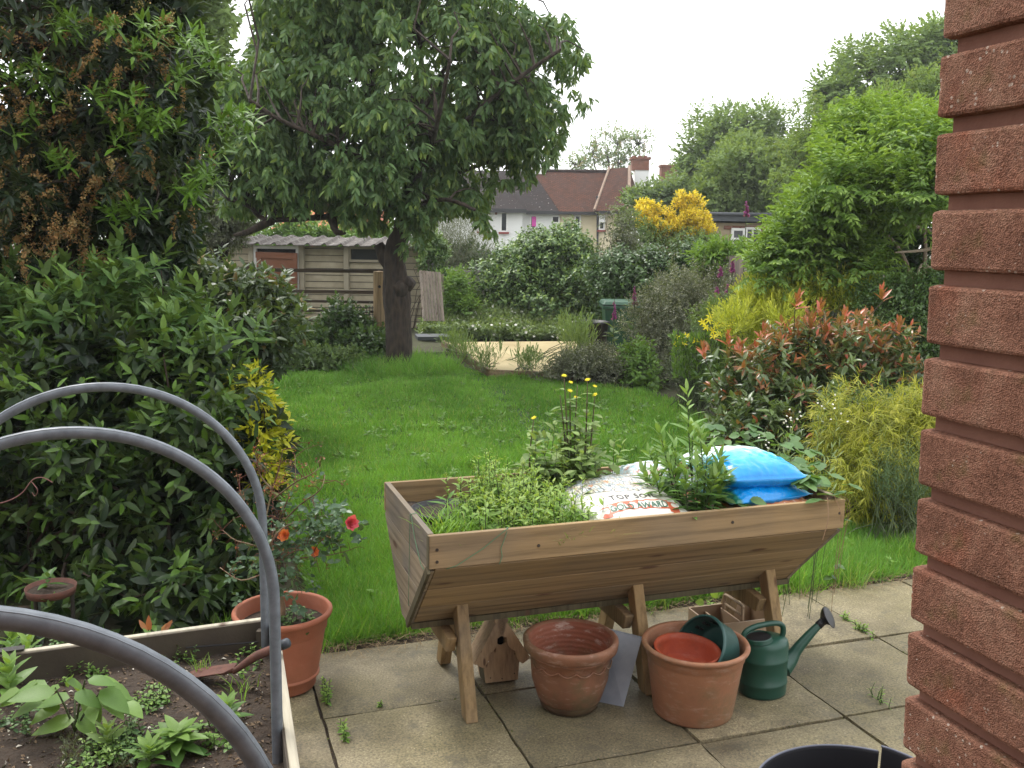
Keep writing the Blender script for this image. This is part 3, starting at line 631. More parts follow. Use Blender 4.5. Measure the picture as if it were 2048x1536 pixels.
# ------------------------------------------------------------------ rail fence in front of the shed
M_RAIL = wood('weathered rail', (.085, .062, .045), (.045, .033, .025), rz=0, axis=0, grey=.4)
Yf = 14.6
rf = thing('rail_fence', 'dark horizontal rail fence left of the cherry trunk', 'fence', at_y(630, 690, Yf)*np.array([1, 1, 0]))
for (y, x0_, x1_) in ((541, 470, 768), (583, 468, 768), (603, 560, 772), (622, 545, 775), (642, 560, 778)):
    a = at_y(x0_, y-2, Yf); b_ = at_y(x1_, y+2, Yf); MB().beam(a, b_, .035, .055 if y < 590 else .04).build('rail', M_RAIL, rf)
for px in (497, 640, 760):
    a = at_y(px, 525 if px < 600 else 640, Yf+.06); MB().box((a[0], Yf+.06, a[2]/2), (.11, .09, a[2])).build('post', M_RAIL, rf)
M_POSTL = wood('old post', (.30, .21, .12), (.16, .11, .065), rz=0, axis=2, grey=.2)
pt = thing('post_stub', 'short weathered post stub with a knot hole against the cherry trunk', 'post', at_y(757, 575, 14.3)*np.array([1, 1, 0]))
a = at_y(758, 543, 14.3); MB().lathe([(0, 0), (.09, 0), (.085, a[2]), (0, a[2]+.01)], (a[0], 14.3, 0), 12).build('stub', M_POSTL, pt)
MB().lathe([(0, 0), (.022, .01)], (a[0]+.02, 14.205, a[2]-.22), 10, R=rotm('X', PI/2)).build('knot_hole', M_BLACK, pt)
# wire mesh
wf = thing('wire_fence', 'rusty wire mesh fence low beside the cherry trunk', 'fence', at_y(740, 690, 14.2)*np.array([1, 1, 0])); wm = MB()
for i in range(12):
    a = at_y(702+i*6.2, 612, 14.3); wm.beam((a[0], 14.3, 0), (a[0], 14.3, a[2]), .008, .008)
for i in range(7):
    a = at_y(700, 615+i*14, 14.29); b_ = at_y(775, 615+i*14, 14.29); wm.beam(a, b_, .008, .008)
wm.build('wire_mesh', M_DARK, wf, kind='stuff')
# leaning board panel
M_GREYW = wood('silver grey boards', (.30, .25, .21), (.17, .14, .115), rz=0, axis=2, grey=.3)
lp = thing('board_panel', 'leaning panel of weathered vertical boards at the end of the shed', 'panel', at_y(865, 640, 18)*np.array([1, 1, 0]))
for i in range(7):
    x0_ = 838+i*6.2; a = at_y(x0_+3, 541+i*.6, 17.9+i*.03); b_ = at_y(x0_+10+ (i*.2), 642, 17.6+i*.03); MB().beam(b_, a, .052, .02, (0, 1, 0)).build('board', M_GREYW, lp)
for i in range(3):
    a = at_y(879+i*3.5, 548, 18.4); b_ = at_y(880+i*3.5, 610, 18.4); MB().beam(b_, a, .03, .02, (0, 1, 0)).build('board', M_GREYW, lp)
# low grey fence at the back
M_GP = plain('grey fence boards', (.27, .25, .23), (.2, .185, .17), 2, .8, .2)
lf = thing('low_fence', 'low grey board fence seen between the shed and the hedge', 'fence', at_y(925, 620, 22)*np.array([1, 1, 0]))
for (y0, y1, Y) in ((545, 572, 22.1), (574, 606, 22)):
    a = at_y(893, y0, Y); b_ = at_y(1010, y1, Y); MB().box(((a[0]+b_[0])/2, Y, (a[2]+b_[2])/2), (b_[0]-a[0], .05, a[2]-b_[2])).build('panel', M_GP, lf)
for px in (893, 912, 930, 948, 966):
    a = at_y(px, 544, 21.95); b_ = at_y(px, 572, 21.95); MB().beam(b_, a, .03, .03).build('batten', M_GP, lf)
a = at_y(893, 542, 21.9); b_ = at_y(1010, 543, 21.9); MB().beam(a, b_, .1, .04).build('cap_rail', M_GP, lf)
tf = thing('timber_frame', 'pale timber frame with a diagonal brace in front of the hedge', 'frame', at_y(970, 640, 19)*np.array([1, 1, 0]))
for (p, q) in (((958, 595), (958, 642)), ((957, 601), (992, 601)), ((972, 570), (990, 600))): MB().beam(at_y(*q, 19), at_y(*p, 19+(.05 if p[0] == 972 else 0)), .05, .05).build('timber', M_POSTL, tf)
# tall grey boards behind, left of the hedge
bf = thing('back_fence', 'tall bluish grey board fence in the gap under the white house', 'fence', at_y(960, 600, 26)*np.array([1, 1, 0]))
M_BLUEG = plain('blue grey boards', (.13, .15, .18), (.10, .10, .10), 1.2, .8, .2)
for i in range(22):
    a = at_y(850+i*7.6, 502, 26); MB().box((a[0], 26, a[2]/2), (.095, .03, a[2])).build('board', M_BLUEG, bf)
# fence panels on the right boundary
fr_ = thing('boundary_fence', 'grey vertical board fence on the right behind the foxgloves', 'fence', at_y(1460, 640, 14.5)*np.array([1, 1, 0]))
for i in range(13):
    Y = 15.5-i*.28; a = at_y(1402+i*10.5, 514-i*.4, Y); MB().box((a[0], Y, a[2]/2), (.1, .025, a[2]), rotm('Z', -.9)).build('board', M_GREYW, fr_)
# wheelie bin
M_BIN = plain('bin green', (.022, .085, .045), (.016, .065, .035), 2, .45, .05)
bn = thing('wheelie_bin', 'dark green wheelie bin behind the grey shrub', 'bin', at_y(1240, 690, 16)*np.array([1, 1, 0]))
a = at_y(1242, 602, 16.); hb = a[2]; cx = a[0]
pr = lambda s, z, y: [(cx-s, 16-y, z), (cx+s, 16-y, z), (cx+s, 16+y, z), (cx-s, 16+y, z)]
MB().add(pr(.235, .06, .26)+pr(.30, hb-.06, .34), [(3, 2, 1, 0), (4, 5, 6, 7), (0, 1, 5, 4), (1, 2, 6, 5), (2, 3, 7, 6), (3, 0, 4, 7)]).build('bin_body', M_BIN, bn, bevel=.03)
MB().box((cx, 16, hb-.09), (.66, .74, .06)).build('rim', M_BIN, bn, bevel=.015)
MB().add(pr(.35, hb-.05, .38)+pr(.30, hb+.015, .33), [(3, 2, 1, 0), (4, 5, 6, 7), (0, 1, 5, 4), (1, 2, 6, 5), (2, 3, 7, 6), (3, 0, 4, 7)]).build('lid', M_BIN, bn, bevel=.02)
for s in (-1, 1): MB().lathe([(0, -.03), (.1, -.03), (.1, .03), (0, .03)], (cx+s*.27, 16.3, .1), 16, R=rotm('Y', PI/2)).build('wheel', M_BLACK, bn)
MB().tube([(cx-.2, 16.42, hb-.05), (cx+.2, 16.42, hb-.05)], .02, 8).build('handle', M_BIN, bn)
tb = at_y(1183, 700, 15.6)*np.array([1, 1, 0]); o = MB().lathe([(0, 0), (.22, 0), (.27, .5), (.29, .5), (.29, .54), (.25, .54), (.2, .1), (0, .1)], (tb[0], 15.6, 0), 24).build('black_tub', M_BLACK, None, smooth=True, loc=tuple(tb)); props(o, 'black plastic tub standing left of the green bin', 'tub')
o = MB().box(at_y(866, 668, 15.6)-np.array([0, 0, .05]), (.55, .5, .06), rotm('Z', .2)).build('grey_sheet', M_GREYF, None, loc=tuple(at_y(866, 668, 15.6)*np.array([1, 1, 0]))); props(o, 'dark grey sheet lying right of the cherry trunk', 'sheet')

# ------------------------------------------------------------------ V-shaped wooden planter
pa = math.radians(19.2); pu = np.array([math.cos(pa), math.sin(pa), 0]); pv = np.array([-math.sin(pa), math.cos(pa), 0]); P0 = np.array([-.288, 3.279, 0]); PL = 1.79; PW = .80
def pp(u, v, z): return P0+pu*u+pv*v+np.array([0, 0, z])
PR = np.array([pu, pv, [0, 0, 1]]).T
M_PLU = wood('planter softwood', (.275, .19, .10), (.155, .105, .055), rz=-pa, axis=0, grey=.22)
M_PLV = wood('planter end softwood', (.25, .20, .14), (.15, .115, .08), rz=-pa, axis=1, grey=.6)
M_PLZ = wood('planter legs', (.29, .20, .10), (.165, .11, .055), rz=-pa, axis=2, grey=.3)
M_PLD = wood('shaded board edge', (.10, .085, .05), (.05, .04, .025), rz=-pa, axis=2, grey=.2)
pl = thing('planter', 'large V-shaped wooden trough planter on splayed trestle legs, standing on the patio', 'planter', pp(PL/2, PW/2, 0))
tk = .022; zt_, zl, zk = .80, .672, .335; vk0, vk1 = .345, .455
def plank(v0, z0, v1, z1, u0=0., u1=PL, name='plank', mat=None, t=tk, out=1):
    a = np.array([v0, z0]); b = np.array([v1, z1]); d = (b-a)/np.linalg.norm(b-a); n = np.array([d[1], -d[0]])*out*t; g_ = d*.0015
    q = [a+g_, b-g_, b-g_+n, a+g_+n]; return MB().prism([pp(u0, x, z) for x, z in q], pu*(u1-u0)).build(name, mat or M_PLU, pl, bevel=.003)
# front and back: one upright top board, then three sloping boards down to the keel
plank(0, zt_, 0, zl, -.0, PL, out=-1)
plank(PW, zt_, PW, zl, 0, PL, out=1)
sl0 = [(0.004+(vk0-.004)*t, zl-.004+(zk-zl)*t) for t in (0, .36, .70, 1)]
for a, b_ in zip(sl0[:-1], sl0[1:]):
    plank(a[0], a[1], b_[0], b_[1], .024, PL-.024, out=-1); plank(PW-a[0], a[1], PW-b_[0], b_[1], .024, PL-.024, out=1)
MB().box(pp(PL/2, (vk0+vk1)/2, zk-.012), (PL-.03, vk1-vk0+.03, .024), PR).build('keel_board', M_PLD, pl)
# ends: four horizontal boards cut to the section
def vr(z): 
    if z >= zl: return 0.
    return (zl-z)/(zl-zk)*vk0
for side in (0, 1):
    u0 = .001 if side == 0 else PL-.023
    zs = [zt_+.001, .664, .535, .425, zk-.01]
    for k in range(4):
        a, b_ = zs[k], zs[k+1]+.003; va, vb = vr(a), vr(max(b_, zk)); e = .0225 if k == 0 else -.0
        a_ = max(a, zk); pol = [pp(u0, va+e, a), pp(u0, PW-va-e, a), pp(u0, PW-vb-e, b_), pp(u0, vb+e, b_)]
        MB().prism(pol, pu*.022).build('plank', M_PLV, pl, bevel=.002)
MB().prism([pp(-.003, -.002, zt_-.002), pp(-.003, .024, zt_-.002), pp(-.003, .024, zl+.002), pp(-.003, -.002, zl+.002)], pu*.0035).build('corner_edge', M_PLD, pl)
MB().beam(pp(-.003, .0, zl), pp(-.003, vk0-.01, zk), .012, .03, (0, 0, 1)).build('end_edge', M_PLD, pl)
# legs
for (uu, vs) in ((.20, 1), (.97, 1), (1.62, 1)):
    for s in (0, 1):
        ft = .135 if s == 0 else PW-.135; tp = .30 if s == 0 else PW-.30
        zt2 = zl-(zl-zk)*(.285/vk0)-.015
        a = pp(uu+(.035 if s else 0), ft, 0); b_ = pp(uu+(.035 if s else 0), tp, .455)
        d = unit((b_-a)[None])[0]
        c0 = [a+pu*x+pv*y for x in (-.024, .024) for y in (-.036, .036)]; c1 = [b_+pu*x+pv*y for x in (-.024, .024) for y in (-.036, .036)]
        MB().add(c0+c1, [(0, 1, 3, 2), (4, 6, 7, 5), (0, 4, 5, 1), (2, 3, 7, 6), (0, 2, 6, 4), (1, 5, 7, 3)]).build('leg', M_PLZ, pl, bevel=.004)
    MB().prism([pp(uu-.068, .225, .30), pp(uu-.068, .25, .235), pp(uu-.068, PW-.25, .235), pp(uu-.068, PW-.225, .30), pp(uu-.068, PW-.30, zk-.026), pp(uu-.068, .30, zk-.026)], pu*.04).build('crossbar', M_PLZ, pl, bevel=.004)
# screws in the boards
M_SCREW = plain('screw head', (.05, .035, .025), (.03, .02, .015), 5, .6, 0)
for (u, v, z) in ((.03, -.0, .745), (.03, 0, .70), (1.765, 0, .74), (1.25, -.001, .745), (.42, -.001, .725)):
    MB().lathe([(0, .001), (.006, .001), (.0065, -.002)], pp(u, v-.0225*0-.001, z), 8, R=np.array([pu, [0, 0, 1], -pv]).T).build('screw', M_SCREW, pl)
liner = MB().add([pp(.03, .03, .71), pp(PL-.03, .03, .71), pp(PL-.03, PW-.03, .71), pp(.03, PW-.03, .71), pp(.03, .03, .5), pp(PL-.03, .03, .5), pp(PL-.03, PW-.03, .5), pp(.03, PW-.03, .5)], [(4, 5, 6, 7)]).v
N1, N2 = 44, 22; V = []; F = []
for i in range(N1):
    for j in range(N2):
        u = .024+(PL-.048)*i/(N1-1); v = .024+(PW-.048)*j/(N2-1); p = np.array([u, v, 0]); V.append(pp(u, v, .70+.012*nz(p, 14, 5)+.02*nz(p, 4, 6)))
for i in range(N1-1):
    for j in range(N2-1): q = i*N2+j; F.append((q, q+N2, q+N2+1, q+1))
o = mk('planter_soil', V, F, M_SOIL, pl, smooth=True); 
M_STRING = plain('green garden string', (.10, .22, .12), (.07, .16, .09), 5, .8, 0)
st = thing('string', 'thin green garden twine tied over the front left rim of the planter', 'string', pp(.2, -.02, .8))
MB().tube([pp(.30, .01, .803), pp(.29, -.004, .80), pp(.2, -.005, .735), pp(.1, -.005, .68), pp(.06, .01, .665)], .0016, 5).build('twine', M_STRING, st)
MB().tube([pp(.30, .005, .803), pp(.285, -.006, .77), pp(.27, -.005, .73), pp(.275, -.006, .70), pp(.265, -.005, .67)], .0016, 5).build('twine', M_STRING, st)
MB().tube([pp(-.004, .26, .80), pp(-.005, .2, .73), pp(-.005, .1, .66), pp(-.004, .06, .655)], .0014, 5).build('twine', M_STRING, st)
MB().tube([pp(-.004, .28, .80), pp(-.005, .29, .65), pp(-.005, .30, .5), pp(-.004, .31, .42)], .0012, 5).build('twine', M_STRING, st)
MB().tube([pp(.02, .28, .805), pp(.01, .275, .804), pp(-.005, .28, .80)], .0014, 5).build('twine', M_STRING, st)
pt_ = thing('buried_pot', 'black pot rim showing behind the weeds in the left end of the planter', 'pot', pp(.21, .57, .67))
MB().lathe([(.125, -.02), (.135, .055), (.145, .055), (.145, .045), (.12, .05), (.11, 0)], pp(.21, .57, .672), 32).build('pot_rim', M_BLACK, pt_, smooth=True)
MB().lathe([(0, .03), (.115, .028)], pp(.21, .57, .672), 24).build('pot_soil', M_SOIL, pt_)

# ------------------------------------------------------------------ compost sacks
def sack(name, label, cu, cv, cz, L, Wd, H, yaw, mat, grp=None, seed=1, tilt=0., wr=.005):
    """pillow-shaped sack; returns object and surface function"""
    r = np.random.default_rng(seed); R = np.array(Matrix.Rotation(pa+yaw, 3, 'Z') @ Matrix.Rotation(tilt, 3, 'Y')); c = pp(cu, cv, cz)
    def surf(a, b_, s):
        a = np.asarray(a, float); b_ = np.asarray(b_, float)
        e = np.clip((1-np.abs(a)**3.2)*(1-np.abs(b_)**2.8), 0, 1)**.55
        pin = 1-.07*np.abs(a)**3*(1-np.abs(b_)); pin2 = 1-.06*np.abs(b_)**3*(1-np.abs(a))
        x = a*L/2*pin2; y = b_*Wd/2*pin; q = np.stack([a, b_, a*0+s+seed], -1)
        edge = np.clip(1-e, 0, 1)
        z = s*H/2*e*(1+.06*nz(q, 3, seed))+wr*nz(q, 9, seed+1)*e+wr*1.2*np.clip(edge, 0, 1)**.8*np.clip(e*3, 0, 1)*nz(q, 13, seed+2)+.010*np.clip(np.abs(a)-.40, 0, 1)*np.sin(30*b_+6*nz(q, 2.5, seed+5))*e+.008*np.clip(np.abs(b_)-.5, 0, 1)*np.sin(24*a+6*nz(q, 2.5, seed+7))*e
        P = np.stack([x, y, z], -1); return P @ R.T+c
    n = 90; A, B = np.meshgrid(np.linspace(-1, 1, n), np.linspace(-1, 1, n), indexing='ij')
    T_ = surf(A, B, 1).reshape(-1, 3); Bt = surf(A, B, -1).reshape(-1, 3); V = np.concatenate([T_, Bt]); F = []
    for i in range(n-1):
        for j in range(n-1): q = i*n+j; F.append((q, q+n, q+n+1, q+1)); q2 = q+n*n; F.append((q2, q2+1, q2+n+1, q2+n))
    ring = [i*n for i in range(n)]+[(n-1)*n+j for j in range(1, n)]+[i*n+n-1 for i in range(n-2, -1, -1)]+[j for j in range(n-2, 0, -1)]
    for i in range(len(ring)): a_, b2 = ring[i], ring[(i+1) % len(ring)]; F.append((a_, b2, b2+n*n, a_+n*n))
    root = thing(name, label, 'sack', c, grp)
    o = mk('sack_body', V, F, mat, root, smooth=True); uv = o.data.uv_layers.new(name='UVMap'); U = np.concatenate([np.stack([A.ravel(), B.ravel()], 1)]*2)
    li = np.empty(len(o.data.loops), np.int32); o.data.loops.foreach_get('vertex_index', li); uv.data.foreach_set('uv', U[li].astype(np.float32).ravel())
    # crimped end seams
    a0_ = seed*1.3
    for s in (-1, 1):
        t = np.linspace(-.98, .98, 40); p0 = surf(np.full(40, s*1.), t, 0.); out = R @ np.array([s*.022, 0, 0]); wv = np.array([0, 0, 1.])[None]*(.003*np.sin(t*19+a0_))[:, None]
        V2 = np.concatenate([p0, p0+out+wv]); mk('seam', V2, [(i, i+1, i+41, i+40) for i in range(39)], mat, root).modifiers.new('t', 'SOLIDIFY').thickness = .002
    return root, surf
def sackmat(name, fn):
    m, N, L, b = newmat(name); tc = N.new('ShaderNodeTexCoord'); uv = tc.outputs['UV']; sx_ = N.new('ShaderNodeSeparateXYZ'); L.new(uv, sx_.inputs[0])
    L.new(fn(N, L, uv, sx_.outputs[0], sx_.outputs[1]), b.inputs['Base Color']); b.inputs['Roughness'].default_value = .3; b.inputs['Specular IOR Level'].default_value = .5
    b.inputs['Coat Weight'].default_value = .2; b.inputs['Coat Roughness'].default_value = .15
    bump(N, L, b, noise(N, L, coord(N, L, (9, 9, 9)), 3, 3), .3, .01); return m
def step(N, L, v, e, s=60.): return math_(N, L, 'MINIMUM', math_(N, L, 'MAXIMUM', math_(N, L, 'MULTIPLY', math_(N, L, 'SUBTRACT', v, e), s), 0.), 1.)
def f_white(N, L, uv, u, v):
    n = N.new('ShaderNodeTexVoronoi'); n.feature = 'DISTANCE_TO_EDGE'; n.inputs['Scale'].default_value = 7.; L.new(uv, n.inputs['Vector'])
    nn = noise(N, L, uv, 6, 5, .7); ln = ramp(N, L, n.outputs['Distance'], [(.02, (1, 1, 1)), (.05, (0, 0, 0))])
    w = N.new('ShaderNodeTexWave'); w.inputs['Scale'].default_value = 5; w.inputs['Distortion'].default_value = 9; L.new(uv, w.inputs['Vector'])
    bg = ramp(N, L, nn, [(.35, (.26, .34, .40)), (.48, (.50, .56, .58)), (.55, (.58, .52, .40)), (.72, (.22, .24, .20))])
    pic = mix(N, L, math_(N, L, 'MULTIPLY', ln, .8), bg, (.06, .05, .05)); pic = mix(N, L, ramp(N, L, w.outputs['Fac'], [(.90, (0, 0, 0)), (.96, (.8, .8, .8))]), pic, (.08, .07, .07))
    orange = ramp(N, L, noise(N, L, uv, 4.5, 2), [(.6, (0, 0, 0)), (.63, (1, 1, 1))]); pic = mix(N, L, math_(N, L, 'MULTIPLY', orange, .6), pic, (.55, .2, .05))
    # the picture sits inside an arch at the upper end
    r = math_(N, L, 'ADD', math_(N, L, 'MULTIPLY', math_(N, L, 'POWER', math_(N, L, 'ABSOLUTE', u), 2.), .35), -.40)
    inn = math_(N, L, 'MULTIPLY', step(N, L, v, r), math_(N, L, 'SUBTRACT', 1., step(N, L, math_(N, L, 'ABSOLUTE', u), .86)))
    edge = math_(N, L, 'MULTIPLY', inn, math_(N, L, 'SUBTRACT', 1., step(N, L, v, math_(N, L, 'ADD', r, .02), 90)))
    c = mix(N, L, inn, (.66, .65, .60), pic); return mix(N, L, edge, c, (.1, .1, .1))
def f_blue(N, L, uv, u, v):
    n = noise(N, L, uv, 1.6, 3); q = math_(N, L, 'ADD', math_(N, L, 'MULTIPLY', n, .5), math_(N, L, 'ADD', math_(N, L, 'MULTIPLY', v, .36), .30))
    c = ramp(N, L, q, [(.25, (.0, .26, .70)), (.42, (.005, .38, .84)), (.52, (.10, .55, .82)), (.62, (.62, .82, .88)), (.8, (.75, .86, .88))])
    k = math_(N, L, 'MULTIPLY', step(N, L, v, .55, 12), step(N, L, noise(N, L, uv, 3.5, 4, .7), .52, 30)); c = mix(N, L, k, c, (.04, .10, .08))
    gr_ = math_(N, L, 'MULTIPLY', step(N, L, math_(N, L, 'MULTIPLY', u, -1.), .80, 12), step(N, L, math_(N, L, 'MULTIPLY', v, -1.), .1, 12)); return mix(N, L, gr_, c, (.02, .16, .09))
def f_or(N, L, uv, u, v): return ramp(N, L, noise(N, L, uv, 3, 4), [(.4, (.55, .17, .06)), (.55, (.62, .25, .12)), (.62, (.75, .6, .5))])
def f_w2(N, L, uv, u, v): return ramp(N, L, noise(N, L, uv, 3.4, 5, .7), [(.38, (.45, .12, .10)), (.46, (.50, .50, .47)), (.62, (.30, .55, .65)), (.7, (.75, .75, .7))])
MS_W = sackmat('printed white sack', f_white); MS_B = sackmat('printed blue sack', f_blue); MS_O = sackmat('printed orange sack', f_or); MS_2 = sackmat('printed colourful sack', f_w2)
sw, sf = sack('compost_sack', 'white topsoil sack with a sketched picture and red ribbon, in the middle of the planter', .915, .36, .745, .44, .64, .19, -.10, MS_W, seed=4, tilt=-.03)
sack('compost_sack', 'orange and white sack lying lowest under the two blue sacks', 1.50, .25, .735, .44, .42, .13, .02, MS_O, seed=9)
sack('compost_sack', 'lower bright blue sack, between the orange sack and the top blue one', 1.475, .28, .80, .38, .40, .12, .10, MS_B, seed=12)
sack('compost_sack', 'upper bright blue and white sack on top of the pile in the planter', 1.475, .31, .885, .37, .44, .15, -.02, MS_B, seed=15, tilt=.02)
sack('compost_sack', 'red white and blue sack half hidden behind the tall leafy stems', 1.22, .64, .78, .30, .26, .12, .1, MS_2, seed=22)
# lettering printed on the white sack
def lettering(txt, size, u0, v0, mat, name='lettering', sp=1.0, lift=.0015, yx=1.0):
    c = bpy.data.curves.new(name, 'FONT'); c.body = txt; c.size = 1; c.align_x = 'CENTER'; c.space_character = sp; c.resolution_u = 3; c.offset = .012
    t = bpy.data.objects.new('tmp', c); COL.objects.link(t); dg = bpy.context.evaluated_depsgraph_get(); me = bpy.data.meshes.new_from_object(t.evaluated_get(dg)); bpy.data.objects.remove(t)
    import bmesh
    bm = bmesh.new(); bm.from_mesh(me); bmesh.ops.triangulate(bm, faces=bm.faces[:])
    for _ in range(2): bmesh.ops.subdivide_edges(bm, edges=[e for e in bm.edges if e.calc_length() > .12], cuts=1, use_grid_fill=False); bmesh.ops.triangulate(bm, faces=bm.faces[:])
    X = np.array([v.co[:] for v in bm.verts]); F = [tuple(v.index for v in f.verts) for f in bm.faces]; bm.free(); bpy.data.meshes.remove(me)
    U_ = u0+X[:, 0]*size; V_ = v0+X[:, 1]*size*yx; P = sf(U_, V_, 1); P[:, 2] += lift; return mk(name, P, F, mat, sw)
M_INK = plain('black print', (.05, .045, .045), None, 5, .4, 0); M_INKW = plain('white print', (.78, .77, .74), None, 5, .4, 0); M_INKR = plain('red print', (.62, .14, .07), None, 5, .4, 0); M_INKG = plain('green print', (.05, .16, .11), None, 5, .4, 0)
def ribbon(u0, u1, v0, v1, mat, lift, name='ribbon', notch=.05):
    n = 30; us = np.linspace(u0, u1, n); top = [(u, v1+.02*math.cos(u*3)) for u in us]; bot = [(u, v0+.02*math.cos(u*3)) for u in us]
    P = sf(np.array([p[0] for p in top+bot]), np.array([p[1] for p in top+bot]), 1); P[:, 2] += lift; return mk(name, P, [(i+n, i+1+n, i+1, i) for i in range(n-1)], mat, sw)
ribbon(-.60, .60, -.86, -.68, M_INKR, .0012); ribbon(-.74, -.56, -.90, -.72, M_INKR, .0022); ribbon(.56, .74, -.90, -.72, M_INKR, .0022)
lettering('TOP SOIL', .19, 0, -.60, M_INK, lift=.0018, yx=.85, sp=1.15); 
lettering('GOLD AWARD', .165, 0, -.835, M_INKG, lift=.0030, yx=.9)

# ------------------------------------------------------------------ pots
def terra(name, c1, c2, moss=(.10, .10, .05), white=.3, rings=0., dirt=.5):
    m, N, L, b = newmat(name); co = coord(N, L); f = noise(N, L, co, 8, 5, .65); c = ramp(N, L, f, [(.3, c2), (.65, c1)])
    n2 = noise(N, L, co, 5, 5, .7); c = mix(N, L, math_(N, L, 'MULTIPLY', ramp(N, L, n2, [(.47, (0, 0, 0)), (.66, (1, 1, 1))]), dirt), c, moss)
    n3 = noise(N, L, coord(N, L, (6, 6, 18)), 2.5, 5, .7); c = mix(N, L, math_(N, L, 'MULTIPLY', ramp(N, L, n3, [(.54, (0, 0, 0)), (.7, (1, 1, 1))]), white), c, (.55, .42, .36))
    L.new(c, b.inputs['Base Color']); b.inputs['Roughness'].default_value = .6; b.inputs['Specular IOR Level'].default_value = .35
    h = noise(N, L, co, 120, 3)
    if rings:
        w = N.new('ShaderNodeTexWave'); w.wave_type = 'BANDS'; w.bands_direction = 'Z'; w.inputs['Scale'].default_value = rings; w.inputs['Distortion'].default_value = .6; L.new(co, w.inputs['Vector']); h = math_(N, L, 'ADD', math_(N, L, 'MULTIPLY', w.outputs['Fac'], 1.5), h)
    bump(N, L, b, h, .35, .002); return m
M_TC1 = terra('aged terracotta', (.25, .115, .065), (.17, .08, .048), dirt=.7, white=.35); M_TC1I = terra('terracotta inside with lime bloom', (.30, .10, .055), (.22, .08, .05), white=.75, rings=16)
M_TC2 = terra('terracotta plastic', (.31, .14, .075), (.24, .11, .06), dirt=.55, white=.22); M_TC3 = terra('red terracotta plastic', (.36, .125, .07), (.30, .10, .055), dirt=.12, white=.05)
def arcs(c, rx, tilt=0.): pass
pc = at_z(1142, 1352, .0); pc = np.array([.250, 3.60, 0])
SA = 1.05
_lathe = MB.lathe
def lathe_s(self, prof, c, n=48, sc=1.): return _lathe(self, [(r*sc, z*sc) for r, z in prof], c, n)
MB.lathe_s = lathe_s
potA = thing('terracotta_pot', 'weathered empty clay pot with thick rim and scalloped garland, whitened inside', 'pot', pc)
MB().lathe_s([(0, 0), (.095, 0), (.110, .012), (.116, .03), (.1165, .037)], pc, 64, SA).build('foot', terra('damp dark terracotta', (.10, .05, .03), (.06, .035, .02), dirt=.5, white=0), potA, smooth=True)
MB().lathe_s([(.1165, .037), (.122, .042), (.146, .12), (.152, .19), (.155, .215), (.160, .217), (.160, .226), (.157, .228)], pc, 64, SA).build('pot_body', M_TC1, potA, smooth=True)
MB().lathe_s([(.157, .228), (.172, .232), (.178, .238), (.182, .262), (.181, .272), (.174, .278), (.166, .277), (.160, .270)], pc, 64, SA).build('rim', M_TC1, potA, smooth=True)
MB().lathe_s([(.160, .270), (.150, .245), (.138, .15), (.112, .05), (.10, .035), (0, .035)], pc, 64, SA).build('pot_inside', M_TC1I, potA, smooth=True)
sc_ = MB()
for k in range(9):
    t0 = -2.75+k*.42; ts = np.linspace(t0, t0+.42, 9); sc_.tube([(pc[0]+.158*SA*math.cos(t), pc[1]+.158*SA*math.sin(t), .208-.016*math.sin(PI*i/8)) for i, t in enumerate(ts)], .0028, 6)
sc_.build('garland', M_TC1, potA, smooth=True)
pb = np.array([.742, 3.57, 0])
potB = thing('plastic_pot', 'large smooth terracotta-coloured pot holding a red pot and a green basket', 'pot', pb)
MB().lathe_s([(0, 0), (.140, 0), (.150, .006), (.153, .014), (.182, .218), (.184, .232), (.188, .236), (.188, .252), (.193, .262), (.203, .268), (.206, .276), (.203, .283), (.190, .284), (.185, .276), (.180, .22), (.150, .02), (0, .018)], pb, 72, 1.03).build('pot_body', M_TC2, potB, smooth=True)
ic = pb+np.array([-.035, -.012, .245])
ip = thing('inner_pots', 'red plastic pot nested in a black one inside the large terracotta pot', 'pot', ic); Rt = rotm('X', .06) @ rotm('Y', .05)
M_REDP = terra('orange red plastic', (.38, .07, .026), (.30, .045, .02), moss=(.05, .02, .015), dirt=.6, white=.1)
MB().lathe([(.08, -.12), (.124, -.01), (.136, .005), (.135, .012), (.134, .01), (.125, -.01)], ic, 48, R=Rt).build('black_pot', M_BLACK, ip, smooth=True)
MB().lathe([(.118, -.03), (.130, .016), (.133, .022), (.130, .026), (.122, .024), (.115, -.0), (.105, -.052), (.100, -.056), (0, -.056)], ic, 48, R=Rt).build('red_pot', M_REDP, ip, smooth=True)
M_GRNP = plain('dark green plastic', (.025, .085, .075), (.02, .065, .06), 4, .38, .05)
bk = thing('basket_pot', 'dark green slotted basket pot tipped on edge inside the terracotta pot', 'basket', pb+np.array([.05, .02, .26])); bc = pb+np.array([.050, .030, .235]); Rk = rotm('Z', .45) @ rotm('Y', -1.05) @ rotm('Z', 1.)
MB().lathe([(.130, .048), (.138, .048), (.140, .04), (.136, .035), (.128, -.05), (.12, -.06), (.0, -.06), (0, -.054), (.115, -.054), (.122, -.046), (.130, .036)], bc, 56, R=Rk).build('basket_body', M_GRNP, bk, smooth=True)
for k in range(20):
    t = k*2*PI/20
    for q in range(2):
        p = np.array([.1225*math.cos(t), .1225*math.sin(t), -.02+q*.022]); MB().box(Rk @ p+bc, (.006, .012, .016), Rk @ rotm('Z', t)).build('slot', M_BLACK, bk)
